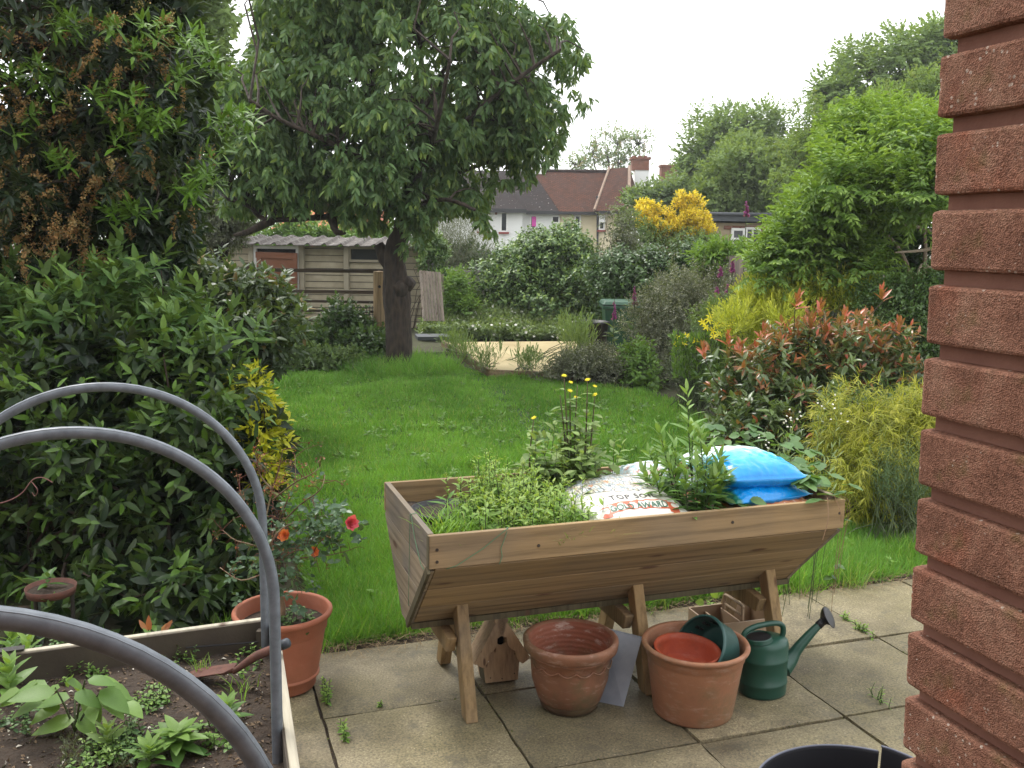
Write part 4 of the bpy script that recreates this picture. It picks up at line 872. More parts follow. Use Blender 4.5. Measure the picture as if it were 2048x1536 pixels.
# watering can
M_CAN = plain('watering can green', (.008, .060, .040), (.006, .048, .032), 3, .38, .12, 300, bd=.001)
cc = np.array([1.065, 3.735, 0]); can = thing('watering_can', 'dark green plastic watering can with black rose on its long spout', 'watering can', cc)
cr_ = rotm('Z', pa)
MB().lathe([(0, 0), (.090, 0), (.098, .006), (.100, .02), (.1005, .05), (.1025, .053), (.1025, .062), (.100, .065), (.100, .15), (.102, .153), (.102, .162), (.0995, .165), (.099, .215), (.095, .232), (.088, .238), (.04, .246), (0, .247)], cc, 56, sx=1.0, sy=.82, R=cr_).build('can_body', M_CAN, can, smooth=True)
def cp_(x, y, z): return cc+cr_ @ np.array([x, y, z])
MB().lathe([(.046, 0), (.050, .014), (.053, .016), (.053, .008), (.056, -.004)], cp_(-.04, -.01, .243), 32, R=rotm('Y', -.12)).build('filler_rim', M_CAN, can, smooth=True); MB().lathe([(0, .010), (.0485, .0105)], cp_(-.04, -.01, .243), 24, R=rotm('Y', -.12)).build('filler_opening', M_BLACK, can)
hp = [(-.103, 0, .19), (-.112, 0, .235), (-.10, 0, .275), (-.06, 0, .293), (0, 0, .299), (.05, 0, .297), (.078, 0, .282), (.084, 0, .255), (.08, 0, .236)]
def smoothpts(pts, n=40):
    P = np.array(pts, float); m = len(P); t = np.linspace(0, m-1, n); o = []
    for x in t:
        i = min(int(x), m-2); f = x-i; p0, p1, p2, p3 = P[max(i-1, 0)], P[i], P[i+1], P[min(i+2, m-1)]
        o.append(.5*((2*p1)+(-p0+p2)*f+(2*p0-5*p1+4*p2-p3)*f*f+(-p0+3*p1-3*p2+p3)*f**3))
    return np.array(o)
MB().tube([cp_(*p) for p in smoothpts(hp)], .0115, 12).build('handle', M_CAN, can, smooth=True)
sp_pts = smoothpts([(.085, 0, .105), (.125, 0, .130), (.165, -.003, .180), (.215, -.006, .232), (.255, -.008, .268)], 24); rr = np.interp(np.linspace(0, 1, 24), [0, .15, .4, 1], [.052, .042, .024, .0145])
MB().tube([cp_(*p) for p in sp_pts], rr, 16).build('spout', M_CAN, can, smooth=True)
MB().tube([cp_(*p) for p in [(.250, -.008, .264), (.272, -.009, .282)]], .017, 14).tube([cp_(*p) for p in smoothpts([(.268, -.009, .279), (.284, -.012, .292), (.293, -.018, .300), (.297, -.022, .304)], 8)], [.018, .022, .036, .046, .052, .054, .050, .03], 20, sq=.8).build('rose', M_BLACK, can, smooth=True)
# grey tile leaning on the middle leg
M_TILE = plain('grey blue tile', (.25, .28, .33), (.19, .215, .26), 14, .35, .1, 60)
tl = [at_z(1204, 1405, .004), at_z(1243, 1414, .004)]
q0 = at_z(1198, 1404, .003); q1 = at_z(1247, 1414, .003); t0 = at_y(1205, 1256, q0[1]+.16); t1 = at_y(1284, 1276, q1[1]+.15)
o = MB().prism([q0, q1, t1, t0], (.002, .009, .002)).build('ceramic_tile', M_TILE, None, loc=tuple((q0+q1)/2*np.array([1, 1, 0])), bevel=.0012); props(o, 'grey blue floor tile leaning between the two terracotta pots', 'tile')
# birdhouse
M_BH = wood('birdhouse wood', (.42, .30, .19), (.29, .20, .125), rz=0, axis=2, sc=2.2, grey=.3)
bo = np.array([-.022, 3.775, 0]); bh = thing('birdhouse', 'little wooden nest box with scalloped roof trim leaning under the planter', 'birdhouse', bo)
RB = rotm('Z', .28) @ rotm('X', -.16)
def bb(x, y, z): return bo+RB @ np.array([x, y, z+.01])
w1, w2, hb1, hb2, dp = .070, .086, .145, .285, .12      # base half width, eave half width, eave height, apex height, depth
fp = [(-w1, 0), (w1, 0), (w2, hb1), (0, hb2), (-w2, hb1)]
def hexa(poly, y0, y1): return MB().prism([bb(x, y0, z) for x, z in poly], RB @ np.array([0, y1-y0, 0]))
# front with a hole: ring of faces round the opening
hole = [(.019*math.cos(t), .172+.019*math.sin(t)) for t in np.linspace(0, 2*PI, 25)[:-1]]
def castray(t):
    d = np.array([math.cos(t), math.sin(t)]); best = 9
    for i in range(5):
        a = np.array(fp[i]); b_ = np.array(fp[(i+1) % 5]); e = b_-a; o_ = np.array([0, .172]); dn = d[0]*e[1]-d[1]*e[0]
        if abs(dn) > 1e-9:
            s = ((a-o_)[0]*e[1]-(a-o_)[1]*e[0])/dn; w = ((a-o_)[0]*d[1]-(a-o_)[1]*d[0])/dn
            if s > 0 and -1e-6 <= w <= 1+1e-6: best = min(best, s)
    return tuple(np.array([0, .172])+d*best)
angs = sorted(set([2*PI*i/36 for i in range(36)]+[math.atan2(z-.172, x) % (2*PI) for x, z in fp])); fb = MB(); n = len(angs)
for y in (0, .012):
    fb.v += [tuple(bb(*(lambda q: (q[0], y, q[1]))(castray(t)))) for t in angs]+[tuple(bb(.019*math.cos(t), y, .172+.019*math.sin(t))) for t in angs]
for i in range(n):
    j = (i+1) % n; fb.f += [(i, j, n+j, n+i), (2*n+i, 3*n+i, 3*n+j, 2*n+j), (i, 2*n+i, 2*n+j, j), (n+i, n+j, 3*n+j, 3*n+i)]
fb.build('front_board', M_BH, bh); hexa(fp, dp-.012, dp).build('back_board', M_BH, bh)
def slab2(a, b_, y0, y1, t, name, mat):
    a = np.array(a); b_ = np.array(b_); d = (b_-a)/np.linalg.norm(b_-a); n_ = np.array([d[1], -d[0]])*t; return hexa([a, b_, b_+n_, a+n_], y0, y1).build(name, mat, bh)
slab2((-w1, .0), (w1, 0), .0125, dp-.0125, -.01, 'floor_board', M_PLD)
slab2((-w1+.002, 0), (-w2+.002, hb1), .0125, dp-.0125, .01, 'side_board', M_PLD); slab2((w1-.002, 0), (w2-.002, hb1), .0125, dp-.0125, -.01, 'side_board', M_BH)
for s in (-1, 1): slab2((s*(w2+.038), hb1-.055), (0, hb2+.006), -.02, dp+.01, -.008*s, 'roof_board', M_BH)
for s in (-1, 1):
    a = np.array([s*(w2+.036), hb1-.052]); b_ = np.array([0, hb2+.002]); d = b_-a; nn = np.array([-d[1], d[0]])/np.linalg.norm(d)*(-1 if s < 0 else 1); K = 28
    inner = [a+d*t+nn*(.036+.008*abs(math.sin(PI*t*3.2+.4))*1.6)*(1 if t < .97 else .8) for t in np.linspace(0, .985, K)]; outer = [a+d*t for t in np.linspace(0, 1, K)]
    m2 = MB()
    for i in range(K-1): m2.prism([bb(outer[i][0], -.022, outer[i][1]), bb(outer[i+1][0], -.022, outer[i+1][1]), bb(inner[i+1][0], -.022, inner[i+1][1]), bb(inner[i][0], -.022, inner[i][1])], RB @ np.array([0, .012, 0]))
    m2.build('roof_trim', M_BH, bh)
MB().box(bb(0, .06, .17), (.05, .03, .06)).build('dark_inside', M_BLACK, bh)
for (x, z) in ((-.058, .09), (-.05, .02), (.055, .028), (0, .012), (.06, .11)): MB().lathe([(0, .0015), (.003, .001)], bb(x, -.0005, z), 8, R=RB @ rotm('X', PI/2)).build('screw', M_SCREW if x > -.055 else M_WHITE, bh)
# tan crate with handle behind the green can
M_CRATE = plain('tan crate plastic', (.33, .235, .15), (.26, .18, .115), 4, .5, .08)
k0 = at_z(1470, 1330, .0); k0 = np.array([1.06, 4.30, 0]); ct = thing('crate', 'tan plastic tray with a carrying handle behind the watering can', 'crate', k0); Rc = rotm('Z', pa-.02)
def kk(x, y, z): return k0+Rc @ np.array([x, y, z])
for (c, s_) in (((0, -.11, .06), (.34, .008, .12)), ((0, .11, .06), (.34, .008, .12)), ((-.17, 0, .06), (.008, .212, .12)), ((.17, 0, .06), (.008, .212, .12)), ((0, 0, .006), (.33, .21, .01)), ((0, 0, .055), (.008, .21, .10)), ((-.085, 0, .05), (.008, .21, .09))): MB().box(kk(*c), s_, Rc).build('panel', M_CRATE, ct, bevel=.002)
MB().tube([kk(0.004, y, z) for y, z in smoothpts([(-.085, .10, 0), (-.082, .165, 0), (-.07, .182, 0), (.06, .182, 0), (.078, .165, 0), (.082, .10, 0)], 30)[:, :2]], .009, 8, sq=.6).build('handle', M_CRATE, ct, smooth=True)
MB().tube([kk(0.004, y, .135) for y in (-.08, .08)], .006, 8).build('handle_bar', M_CRATE, ct)
# big black tub close by, bottom right, with split rim
tcx = at_z(1640, 1490, .45); R_ = .28; tc_ = np.array([tcx[0]+.03, tcx[1]-R_-.0, 0]); 
bt = thing('black_tub', 'large open black plastic tub with a split rim near the brick wall', 'tub', tc_)
M_TUB = plain('matt black plastic', (.006, .006, .009), (.005, .005, .007), 5, .7, .1, 60, spec=.2); n = 96; V = []; F = []; zr_ = .45
gap = 1.10; ts = np.linspace(gap+.012, gap+2*PI-.012, n); prof = [(.21, 0), (.265, .30), (.278, zr_-.004), (.281, zr_), (.277, zr_+.001), (.272, zr_-.006), (.26, .30), (.205, .012), (.0, .012)]
for (r, z) in prof:
    for i, t in enumerate(ts):
        j = .010*math.sin(z*40) if i in (0, n-1) else 0
        hz = z+(.018 if i > n-14 and z > .42 else 0)*(1-(n-1-i)/14)
        V.append((tc_[0]+r*math.cos(t+j), tc_[1]+r*math.sin(t+j), hz))
m = len(prof); F = [(a*n+k, a*n+k+1, (a+1)*n+k+1, (a+1)*n+k) for a in range(m-1) for k in range(n-1)]
mk('tub_body', V, F, M_TUB, bt, smooth=True)
MB().tube([(tc_[0]+.279*math.cos(t), tc_[1]+.279*math.sin(t), zr_+(.018*(1-(n-1-i)/14) if i > n-14 else 0)) for i, t in enumerate(ts)], .0035, 6).build('rim', plain('grey tub edge', (.10, .11, .15), (.06, .065, .09), 6, .5, 0), bt, smooth=True)  # rim bead greyer and lighter than the tub wall
# rose pot
rp = np.array([-.932, 3.74, 0]); rc = thing('rose_pot', 'red terracotta-coloured planter pot with ribbed sides behind the raised bed', 'pot', rp)
pf = [(0, 0), (.125, 0), (.130, .008), (.134, .045), (.140, .05), (.146, .052), (.146, .060), (.141, .064)]+[(.141+(.172-.141)*t+.0009*(k % 2), .064+.18*t) for k, t in enumerate(np.linspace(0, 1, 40))]+[(.175, .25), (.180, .256), (.184, .30), (.190, .304), (.198, .308), (.203, .318), (.203, .326), (.197, .333), (.188, .333), (.182, .326), (.178, .28), (.17, .262)]
MB().lathe(pf, rp, 72).build('pot_body', M_TC3, rc, smooth=True)
V = [(rp[0], rp[1], .285)]; 
MB().lathe([(0, .283), (.06, .288), (.12, .278), (.176, .270)], rp, 32).build('pot_soil', M_SOIL, rc, smooth=True)

# ------------------------------------------------------------------ raised bed with hoops
ZB = .5; C0 = at_z(547, 1232, ZB); NR = at_z(590, 1536, ZB); dv = unit((NR-C0)[None])[0]; BL_ = at_z(190, 1280, ZB); du = unit((BL_-C0)[None])[0]
bed = thing('raised_bed', 'timber raised vegetable bed with bleached rim in the near left corner', 'raised bed', C0*np.array([1, 1, 0])+du*.6+dv*.9)
M_BED = wood('bleached bed timber', (.50, .46, .36), (.33, .29, .22), rz=math.atan2(-dv[1], -dv[0])*-1, axis=0, grey=.3); M_BEDI = plain('dark inner board', (.085, .07, .05), (.05, .04, .03), 5, .9, .4)  # inner boards and posts a darker brown than the rim
BW = 1.06; BLn = 2.7; nu = np.array([-dv[1], dv[0], 0]);  # unit normal to long side
if nu @ du < 0: nu = -nu
for k in range(2):
    z = ZB-.125-k*.25; h = .248
    for (a, b_) in ((C0, C0+dv*BLn), (C0+du*BW, C0+du*BW+dv*BLn)):
        a = np.array([a[0], a[1], z]); b_ = np.array([b_[0], b_[1], z]); MB().beam(a, b_, .026, h).build('plank', M_BED, bed, bevel=.004)
    for o_ in (0, BLn):
        a = C0+dv*o_; b_ = a+du*BW; a = np.array([a[0], a[1], z])+du*.014; b_ = np.array([b_[0], b_[1], z])-du*.014; MB().beam(a, b_, .024, h-.002).build('plank', M_BED, bed, bevel=.004)
def bp(a, b_, z): p = C0+du*a+dv*b_; return np.array([p[0], p[1], z])
MB().beam(bp(.016, .01, ZB-.06), bp(.016, BLn-.02, ZB-.06), .006, .105).build('lining', M_BEDI, bed); MB().beam(bp(.015, .016, ZB-.06), bp(BW-.015, .016, ZB-.06), .006, .105).build('lining', M_BEDI, bed)
for (a, b_) in ((.035, .035), (.035, 1.2), (BW-.035, .035), (BW-.035, 1.2)): MB().box(bp(a, b_, .24), (.045, .045, .46)).build('corner_post', M_BEDI, bed)
def bz(a, b_): p = np.stack([np.asarray(a, float), np.asarray(b_, float), np.asarray(a, float)*0], -1); return ZB-.105+.018*nz(p, 3, 31)+.010*nz(p, 11, 32)+.005*nz(p, 33, 33)
A, B = np.meshgrid(np.linspace(.012, BW-.012, 90), np.linspace(.012, BLn-.012, 180), indexing='ij'); Z = bz(A, B)
V = (C0[None, None]*np.array([1, 1, 0])+A[..., None]*du+B[..., None]*dv); V[..., 2] = Z; m, n = A.shape
F = np.array([(i*n+j, (i+1)*n+j, (i+1)*n+j+1, i*n+j+1) for i in range(m-1) for j in range(n-1)])
bs = mk('bed_soil', V.reshape(-1, 3), F, M_SOIL, bed, smooth=True)
# crumbs, chips and grit on the soil
M_CHIP = leafmat('bark chips', (.05, .032, .02), (.20, .14, .085), (.55, .52, .45), .85, .0)
n = 5200; a = rng.uniform(.03, BW-.03, n); b_ = rng.uniform(.03, 2.2, n); P = V[0, 0]*0+np.array([0, 0, 0]); P = C0[None]*np.array([1, 1, 0])+a[:, None]*du+b_[:, None]*dv; P[:, 2] = bz(a, b_)+.002
D = rng.normal(size=(n, 3)); D[:, 2] *= .3; foliage(bed, M_CHIP, leaf_tpl('simple', w=.5, fold=.3, curl=.1), P, D, rng.normal(size=(n, 3))*.4+np.array([0, 0, 1.]), rng.uniform(.006, .022, n), rng.uniform(0, 1, n), (rng.uniform(size=n) < .08)*.9, 'bark_chips')
# hoops
M_PIPE = None
m_, N, L, b = newmat('grey plastic pipe'); co = coord(N, L); f = noise(N, L, co, 30, 4); c = ramp(N, L, f, [(.3, (.105, .122, .145)), (.7, (.175, .20, .23))]); L.new(c, b.inputs['Base Color']); b.inputs['Roughness'].default_value = .42; bump(N, L, b, noise(N, L, co, 400, 2), .12, .0006); M_PIPE = m_
def hoop(bq, apx, apz, r, label, ir, leg=.25, off=.032):
    """leaves the soil inside the right board, climbs, and arches over the bed"""
    base = C0+dv*bq+du*off; base[2] = .30; half = apx; pts = []
    for z in np.linspace(.05, ZB+leg, 5)[:-1]: pts.append((0, z))
    for t in np.linspace(0, PI, 41): s = math.sin(t); c_ = math.cos(t); pts.append((half-half*c_, ZB+leg+(apz-ZB-leg)*s))
    for z in np.linspace(ZB+leg, .05, 5)[1:]: pts.append((2*half, z))
    P = np.array([[*(base[:2]+du[:2]*x), z] for x, z in pts]); h = thing('hoop', label, 'hoop', P[0], 'grey pipe hoops over the raised bed')
    MB().tube(P, r, 20).build('pipe', M_PIPE, h, smooth=True)
    q = MB(); up_ = np.array([0, 0, 1.])
    for s in (1,):   # moulding seam that runs along the outside of the pipe
        T_ = unit(np.gradient(P, axis=0)); nrm = np.cross(T_, np.cross(np.array([*du[:2], 0]), up_)[None]); nrm = unit(nrm)*(1 if nrm[5] @ np.array([-du[0], -du[1], 0]) > 0 else -1)
        sd = unit(dv*np.array([1, 1, 0])[None])[0]; q.tube(P+(nrm*.80+sd*.6)*r*.985, r*.09, 5)
    q.build('seam_ridge', M_PIPE, h, smooth=True); return h
HP = {}
hoop(.06, .50, 1.367, .0150, 'farthest grey pipe hoop, arching from the back corner of the raised bed', HP, .367)
hoop(.80, .50, 1.367, .0155, 'middle grey pipe hoop of the raised bed', HP, .367)
hoop(1.98, .50, 1.367, .0160, 'nearest grey pipe hoop, sweeping large across the bottom left', HP, .360, .068)
MB().tube([bp(.05, .0, ZB-.06), bp(.03, .05, ZB-.07), bp(.3, .03, ZB-.06)], .003, 6).build('cable_tie', M_BLACK, bed)
a = bp(.86, 0, ZB-.02); MB().beam(bp(.80, -.0, ZB+.006), bp(1.0, -.0, ZB+.006), .034, .006).build('tape_patch', M_DARK, bed)
# trowel
M_RUST = plain('rusted steel', (.13, .05, .033), (.07, .03, .022), 30, .8, .5, 90)
tr = thing('trowel', 'rusty garden trowel with black end cap resting on the rim of the raised bed', 'trowel', bp(.3, .5, ZB-.08))
hp0 = at_z(572, 1287, ZB+.038); hp1 = at_z(500, 1318, ZB-.01); tip = at_z(372, 1352, ZB-.095); d = unit((hp0-hp1)[None])[0]
MB().tube(smoothpts([hp0-d*.01, hp0-d*.06, hp1+d*.02, hp1-d*.03+np.array([0, 0, -.012]), hp1-d*.06+np.array([0, 0, -.02])], 20), np.interp(np.linspace(0, 1, 20), [0, .5, .8, 1], [.0155, .015, .0105, .008]), 14).build('handle', M_RUST, tr, smooth=True)
MB().tube([hp0-d*.014, hp0-d*.004, hp0+d*.008, hp0+d*.014], [.0168, .0172, .0165, .010], 14).build('end_cap', plain('blue black cap', (.04, .05, .065), None, 5, .5, 0), tr, smooth=True)
s0 = hp1-d*.055+np.array([0, 0, -.02]); bd = unit((tip-s0)[None])[0]; L_ = np.linalg.norm(tip-s0); sdv = unit(np.cross(bd, [0, 0, 1])[None])[0]; upv = np.cross(sdv, bd); V = []; F = []; n, k = 16, 9
for i in range(n):
    t = i/(n-1); w = .040*min(1, (t/.08+.12))*(1 if t < .7 else math.sqrt(max(0, 1-((t-.7)/.3)**2))*.98+.02)
    for j in range(k): s = -1+2*j/(k-1); V.append(s0+bd*L_*t+sdv*s*w+upv*(.016*s*s*(1-t*.6)))
F = [(i*k+j, i*k+j+1, (i+1)*k+j+1, (i+1)*k+j) for i in range(n-1) for j in range(k-1)]; mk('blade', V, F, M_RUST, tr, smooth=True).modifiers.new('t', 'SOLIDIFY').thickness = .003
# ================================================================== vegetation
def G0(px, py, Y): return at_y(px, py, Y)*np.array([1, 1, 0])
def addleaves(root, mat, tpl, sh, **k):
    P, D, U, S, T, K = sh; return foliage(root, mat, tpl, P, D, U, S, T, K, **k)
def pxmask(P, D, poly):
    """keep shoots whose place lies inside an outline (a way to shape a hedge's silhouette)"""
    x, y, d = project(P); return inside(np.column_stack([x, y]), np.array(poly, float))
LF_L = leaf_tpl('lance', w=.30, fold=.10, curl=.16); LF_B = leaf_tpl('broad', w=.46, fold=.08, curl=.14); LF_S = leaf_tpl('simple', w=.46, fold=.2, curl=.12); LF_SN = leaf_tpl('simple', w=.30, fold=.15, curl=.15)
LF_SER = leaf_tpl('serr', w=.36, fold=.10, curl=.22); LF_Q = leaf_tpl('quad', w=.6, curl=.1); LF_T = leaf_tpl('flat', w=.09); LF_N = leaf_tpl('flat', w=.14)

# ---------------- cherry tree
M_CH = leafmat('cherry leaf', (.042, .088, .034), (.15, .25, .095), (.26, .34, .09), trans=.3, rough=.5, spec=.3)
tY = 13.53; cherry = thing('cherry_tree', 'old cherry tree with thick stubbed trunk and drooping dark green leaves, on the lawn', 'tree', (-1.63, tY, 0))
def T_(px, py, dy=0.): return at_y(px, py, tY+dy)
tp = smoothpts([T_(795, 745), T_(796, 725), T_(797, 690), T_(796, 640), T_(794, 600), T_(792, 560), T_(788, 525), T_(790, 495), T_(805, 460), T_(818, 400), T_(830, 320), T_(838, 240)], 70)
tr_ = np.interp(np.linspace(0, 1, 70), [0, .04, .12, .3, .36, .42, .5, .6, .75, 1], [.255, .225, .20, .185, .20, .185, .165, .155, .13, .08])
mb = MB(); mb.tube(tp, tr_, 22); V = np.array(mb.v); V += unit(V-np.array([tp[0][0], tY, 0]))*0+ (nz(V*np.array([1, 1, .35]), 9, 51)*.022+nz(V, 22, 52)*.010)[:, None]*unit(V-np.interp(V[:, 2], tp[:, 2], tp[:, 0])[:, None]*np.array([1, 0, 0])-np.array([0, tY, 0])-V*np.array([0, 0, 1]))
mk('trunk', V, mb.f, M_BARK, cherry, smooth=True)
sb_ = MB(); sb_.tube([T_(806, 580), T_(816, 568, -.03), T_(823, 560, -.05)], [.10, .095, .085], 12); sb_.tube([T_(800, 590, -.1), T_(800, 572, -.12), T_(801, 560, -.1)], [.1, .12, .05], 10)
sb_.tube([T_(786, 535), T_(770, 515), T_(762, 497), T_(757, 488)], [.12, .10, .085, .075], 12); V = np.array(sb_.v); V += (nz(V, 18, 53)*.014)[:, None]; mk('pruned_stub', V, sb_.f, M_BARK, cherry, smooth=True)
limbs = [[T_(806, 455), T_(790, 420), T_(750, 405, -.2), T_(700, 415, -.3), T_(660, 432, -.4), T_(620, 436, -.5), T_(560, 440, -.6), T_(520, 434, -.6), T_(497, 412, -.7), T_(455, 398, -.8)],
 [T_(664, 436, -.4), T_(672, 462, -.5), T_(690, 466, -.6)], [T_(543, 441, -.6), T_(500, 462, -.9), T_(470, 470, -1.1)],
 [T_(835, 290), T_(770, 200, .3), T_(700, 110, .5), T_(650, 20, .8), T_(620, -80, 1)], [T_(836, 260), T_(845, 150), T_(835, 40), T_(830, -80), T_(800, -200)],
 [T_(826, 350), T_(900, 270, -.5), T_(980, 200, -.9), T_(1060, 140, -1.1), T_(1120, 100, -1.2)], [T_(818, 400), T_(880, 360, .5), T_(960, 330, .8), T_(1050, 300, 1), T_(1110, 270, 1)],
 [T_(815, 410), T_(740, 330, -.8), T_(650, 280, -1.4), T_(560, 240, -1.8), T_(500, 200, -2)], [T_(822, 380), T_(860, 300, -1), T_(880, 220, -1.8), T_(900, 120, -2.3)], [T_(838, 240), T_(900, 120, .5), T_(980, 20, .8), T_(1040, -60, 1)],
 [T_(820, 400), T_(780, 300, 1), T_(700, 230, 1.8), T_(600, 180, 2.2)], [T_(812, 430), T_(850, 405, -.5), T_(900, 400, -.9), T_(950, 420, -1.1)]]
lp_ = []
for i, l in enumerate(limbs):
    s = smoothpts(l, 24); r0 = (.065 if i in (0, 1, 2) else .038); lp_ += list(s); m2 = MB().tube(s, np.linspace(r0, .022, 24), 10); mk('limb', np.array(m2.v)+(nz(np.array(m2.v), 14, 60+i)*.008)[:, None], m2.f, M_BARK, cherry, smooth=True)
blobs = [blobpx(x, y, tY+dy, rx, ry, rd) for (x, y, dy, rx, ry, rd) in (
 (820, 150, 0, 250, 190, 1.9), (640, 120, .3, 170, 170, 1.5), (590, 260, -.3, 165, 130, 1.4), (740, 310, -.5, 190, 120, 1.5), (980, 170, .1, 170, 140, 1.4), (1070, 110, .2, 110, 90, .9), (1060, 250, 0, 110, 80, .9),
 (960, 320, 0, 120, 70, 1.), (850, 400, -.2, 110, 75, .9), (650, 360, -.2, 180, 70, 1.2), (520, 340, .2, 110, 80, 1.), (800, -60, 0, 330, 160, 2), (620, -80, 0, 240, 150, 1.6), (470, 200, .6, 90, 110, .9), (490, 270, -.6, 75, 100, .8), (560, 330, -.7, 110, 80, .9), (575, 40, .2, 75, 80, 1.), (1080, 60, .2, 80, 50, .7), (540, 400, .4, 110, 40, .8), (980, 400, .2, 60, 70, .5), (700, 445, .3, 80, 25, .5), (830, 460, -.5, 60, 35, .4))]
cl = clumps(blobs, 640, .16, .40, lo=.25); P, D = on_blobs(cl, 11500, lo=.55, upbias=.2, cull=False)
crown_poly = [(400, -400), (515, -400), (512, 40), (500, 95), (435, 140), (425, 300), (440, 420), (500, 425), (520, 412), (600, 425), (640, 415), (760, 470), (740, 490), (800, 505), (850, 490), (880, 440), (900, 430), (925, 400), (945, 440), (985, 490), (1000, 470), (975, 400), (985, 372), (1050, 365), (1095, 325), (1135, 300), (1130, 235), (1185, 215), (1160, 150), (1190, 60), (1160, 20), (1080, 30), (1040, -10), (1100, -400)]
ok = pxmask(P, D, crown_poly); P, D = P[ok], D[ok]
dd = D*.5; dd[:, 2] -= .9; dd += rng.normal(0, .25, dd.shape)
sh = shoots(P, dd, 7, .09, .138, a0=62, a1=18, droop=.35, jit=.45, young=.9, upmix=.55); sh = list(sh); sh[5] = sh[5]*(rng.uniform(size=len(sh[5])) < .35); addleaves(cherry, M_CH, leaf_tpl('lance', w=.36, fold=.12, curl=.28), sh, parts=290, cell=34, name='foliage')
twigs(P[rng.choice(len(P), 520, replace=False)], lp_, .018, .004, seg=4).build('twigs', M_BARK, cherry, kind='stuff')

# ---------------- tall dark laurel with faded brown flower panicles, top left
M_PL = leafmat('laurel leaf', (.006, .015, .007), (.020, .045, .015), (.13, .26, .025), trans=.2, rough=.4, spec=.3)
M_PAN = leafmat('faded panicle', (.19, .09, .03), (.42, .25, .10), (.46, .36, .16), trans=.1, rough=.9)
lt = thing('laurel_tree', 'tall dark evergreen tree with faded brown flower spikes, filling the top left corner', 'tree', G0(120, 700, 6.6))
bl = [blobpx(x, y, Y, rx, ry, rd) for (x, y, Y, rx, ry, rd) in ((120, 140, 6.3, 270, 260, 1.), (300, 60, 6.4, 120, 190, .7), (330, 260, 6.2, 95, 150, .6), (100, 380, 6.4, 270, 190, .9), (270, 420, 6.4, 130, 140, .7), (-80, 200, 6.3, 250, 300, 1.), (60, 560, 6.5, 220, 80, .6), (150, -120, 6.6, 300, 250, 1.1))]
cl = clumps(bl, 260, .13, .30, lo=.35); P, D = on_blobs(cl, 2100, lo=.6, upbias=.35, cull=False)
poly = [(-400, -500), (375, -500), (380, 60), (405, 90), (400, 140), (420, 190), (505, 235), (505, 262), (440, 275), (430, 330), (420, 380), (400, 420), (380, 500), (330, 560), (200, 600), (-400, 640)]
ok = pxmask(P, D, poly); P, D = P[ok], D[ok]; half = rng.uniform(size=len(P)) < .80
addleaves(lt, M_PL, leaf_tpl('lance', w=.30, fold=.14, curl=.22), shoots(P[half], D[half], 10, .09, .090, a0=85, a1=30, droop=.25, jit=.4), parts=150, cell=44)
# fresh lime shoots
tips = [(120, 330), (60, 150), (200, 205), (270, 110), (255, 200), (230, 240), (330, 250), (395, 110), (420, 130), (380, 90), (300, 60), (120, 50), (90, 180), (480, 245), (470, 270), (290, 260), (410, 330), (410, 370), (380, 390), (260, 430), (350, 160), (25, 160), (150, 60), (440, 240), (300, 250), (215, 60), (250, 290), (240, 440), (70, 250)]
TP = []; TD = []
for (x, y) in tips:
    for _ in range(6): TP.append(at_y(x+rng.normal(0, 18), y+rng.normal(0, 12), 5.65+rng.uniform(-.15, .2))); TD.append([rng.normal(.35, .35), rng.normal(-.5, .2), rng.uniform(.3, .9)])
sh = list(shoots(np.array(TP), np.array(TD), 8, .07, .10, a0=75, a1=20, droop=.2, jit=.3, upmix=.6)); sh[5] = np.clip(rng.uniform(.55, 1, len(sh[5])), 0, 1); addleaves(lt, M_PL, leaf_tpl('lance', w=.26, fold=.14, curl=.2), sh, parts=120, cell=24, name='young_leaves')
P2, D2 = on_blobs(clumps(bl, 320, .10, .26, lo=.8), 2300, lo=.75, upbias=0, cull=False); ok = pxmask(P2, D2, poly) & (P2[:, 1] < 6.1); P2, D2 = P2[ok], D2[ok]; D2 = D2+np.array([0, -.7, -.25]); P2[:, 1] -= .06
ns = 60; n = len(P2); t = np.linspace(0, 1, ns)[None, :, None]; ln = rng.uniform(.08, .15, n)[:, None, None]; PP = P2[:, None]+unit(D2)[:, None]*t*ln+rng.normal(0, .013, (n, ns, 3))*(1.05-t*.6); PP[..., 2] -= t[..., 0]**2*.05
PP = PP.reshape(-1, 3); foliage(lt, M_PAN, LF_Q, PP, rng.normal(size=PP.shape), rng.normal(size=PP.shape), rng.uniform(.011, .019, len(PP)), np.repeat(rng.uniform(0, 1, n), ns)*.7+rng.uniform(0, .3, n*ns), (np.repeat(rng.uniform(size=n) < .2, ns))*.8, name='flower_spikes')
st_ = G0(60, 700, 6.7); mb = MB()
for (x, y) in ((60, 300), (200, 200), (300, 400), (150, 60), (330, 150), (-60, 260)): mb.tube(smoothpts([st_+np.array([rng.normal(0, .1), 0, 0]), at_y((x+60)/2, 560, 6.8), at_y(x, y, 6.7)], 12), np.linspace(.06, .015, 12), 7)
mb.build('branches', M_TWIG, lt); twigs(P[rng.choice(len(P), 300)], list(np.array(mb.v)), .012, .003).build('twigs', M_TWIG, lt, kind='stuff')
dk = clumps(bl, 90, .2, .3, lo=.1); P3, D3 = on_blobs(dk, 2400, lo=.2, cull=False); P3[:, 1] += .55; ok = pxmask(P3, D3, poly); addleaves(lt, M_PL, LF_S, shoots(P3[ok], D3[ok], 7, .1, .14, jit=.5), name='inner_foliage')

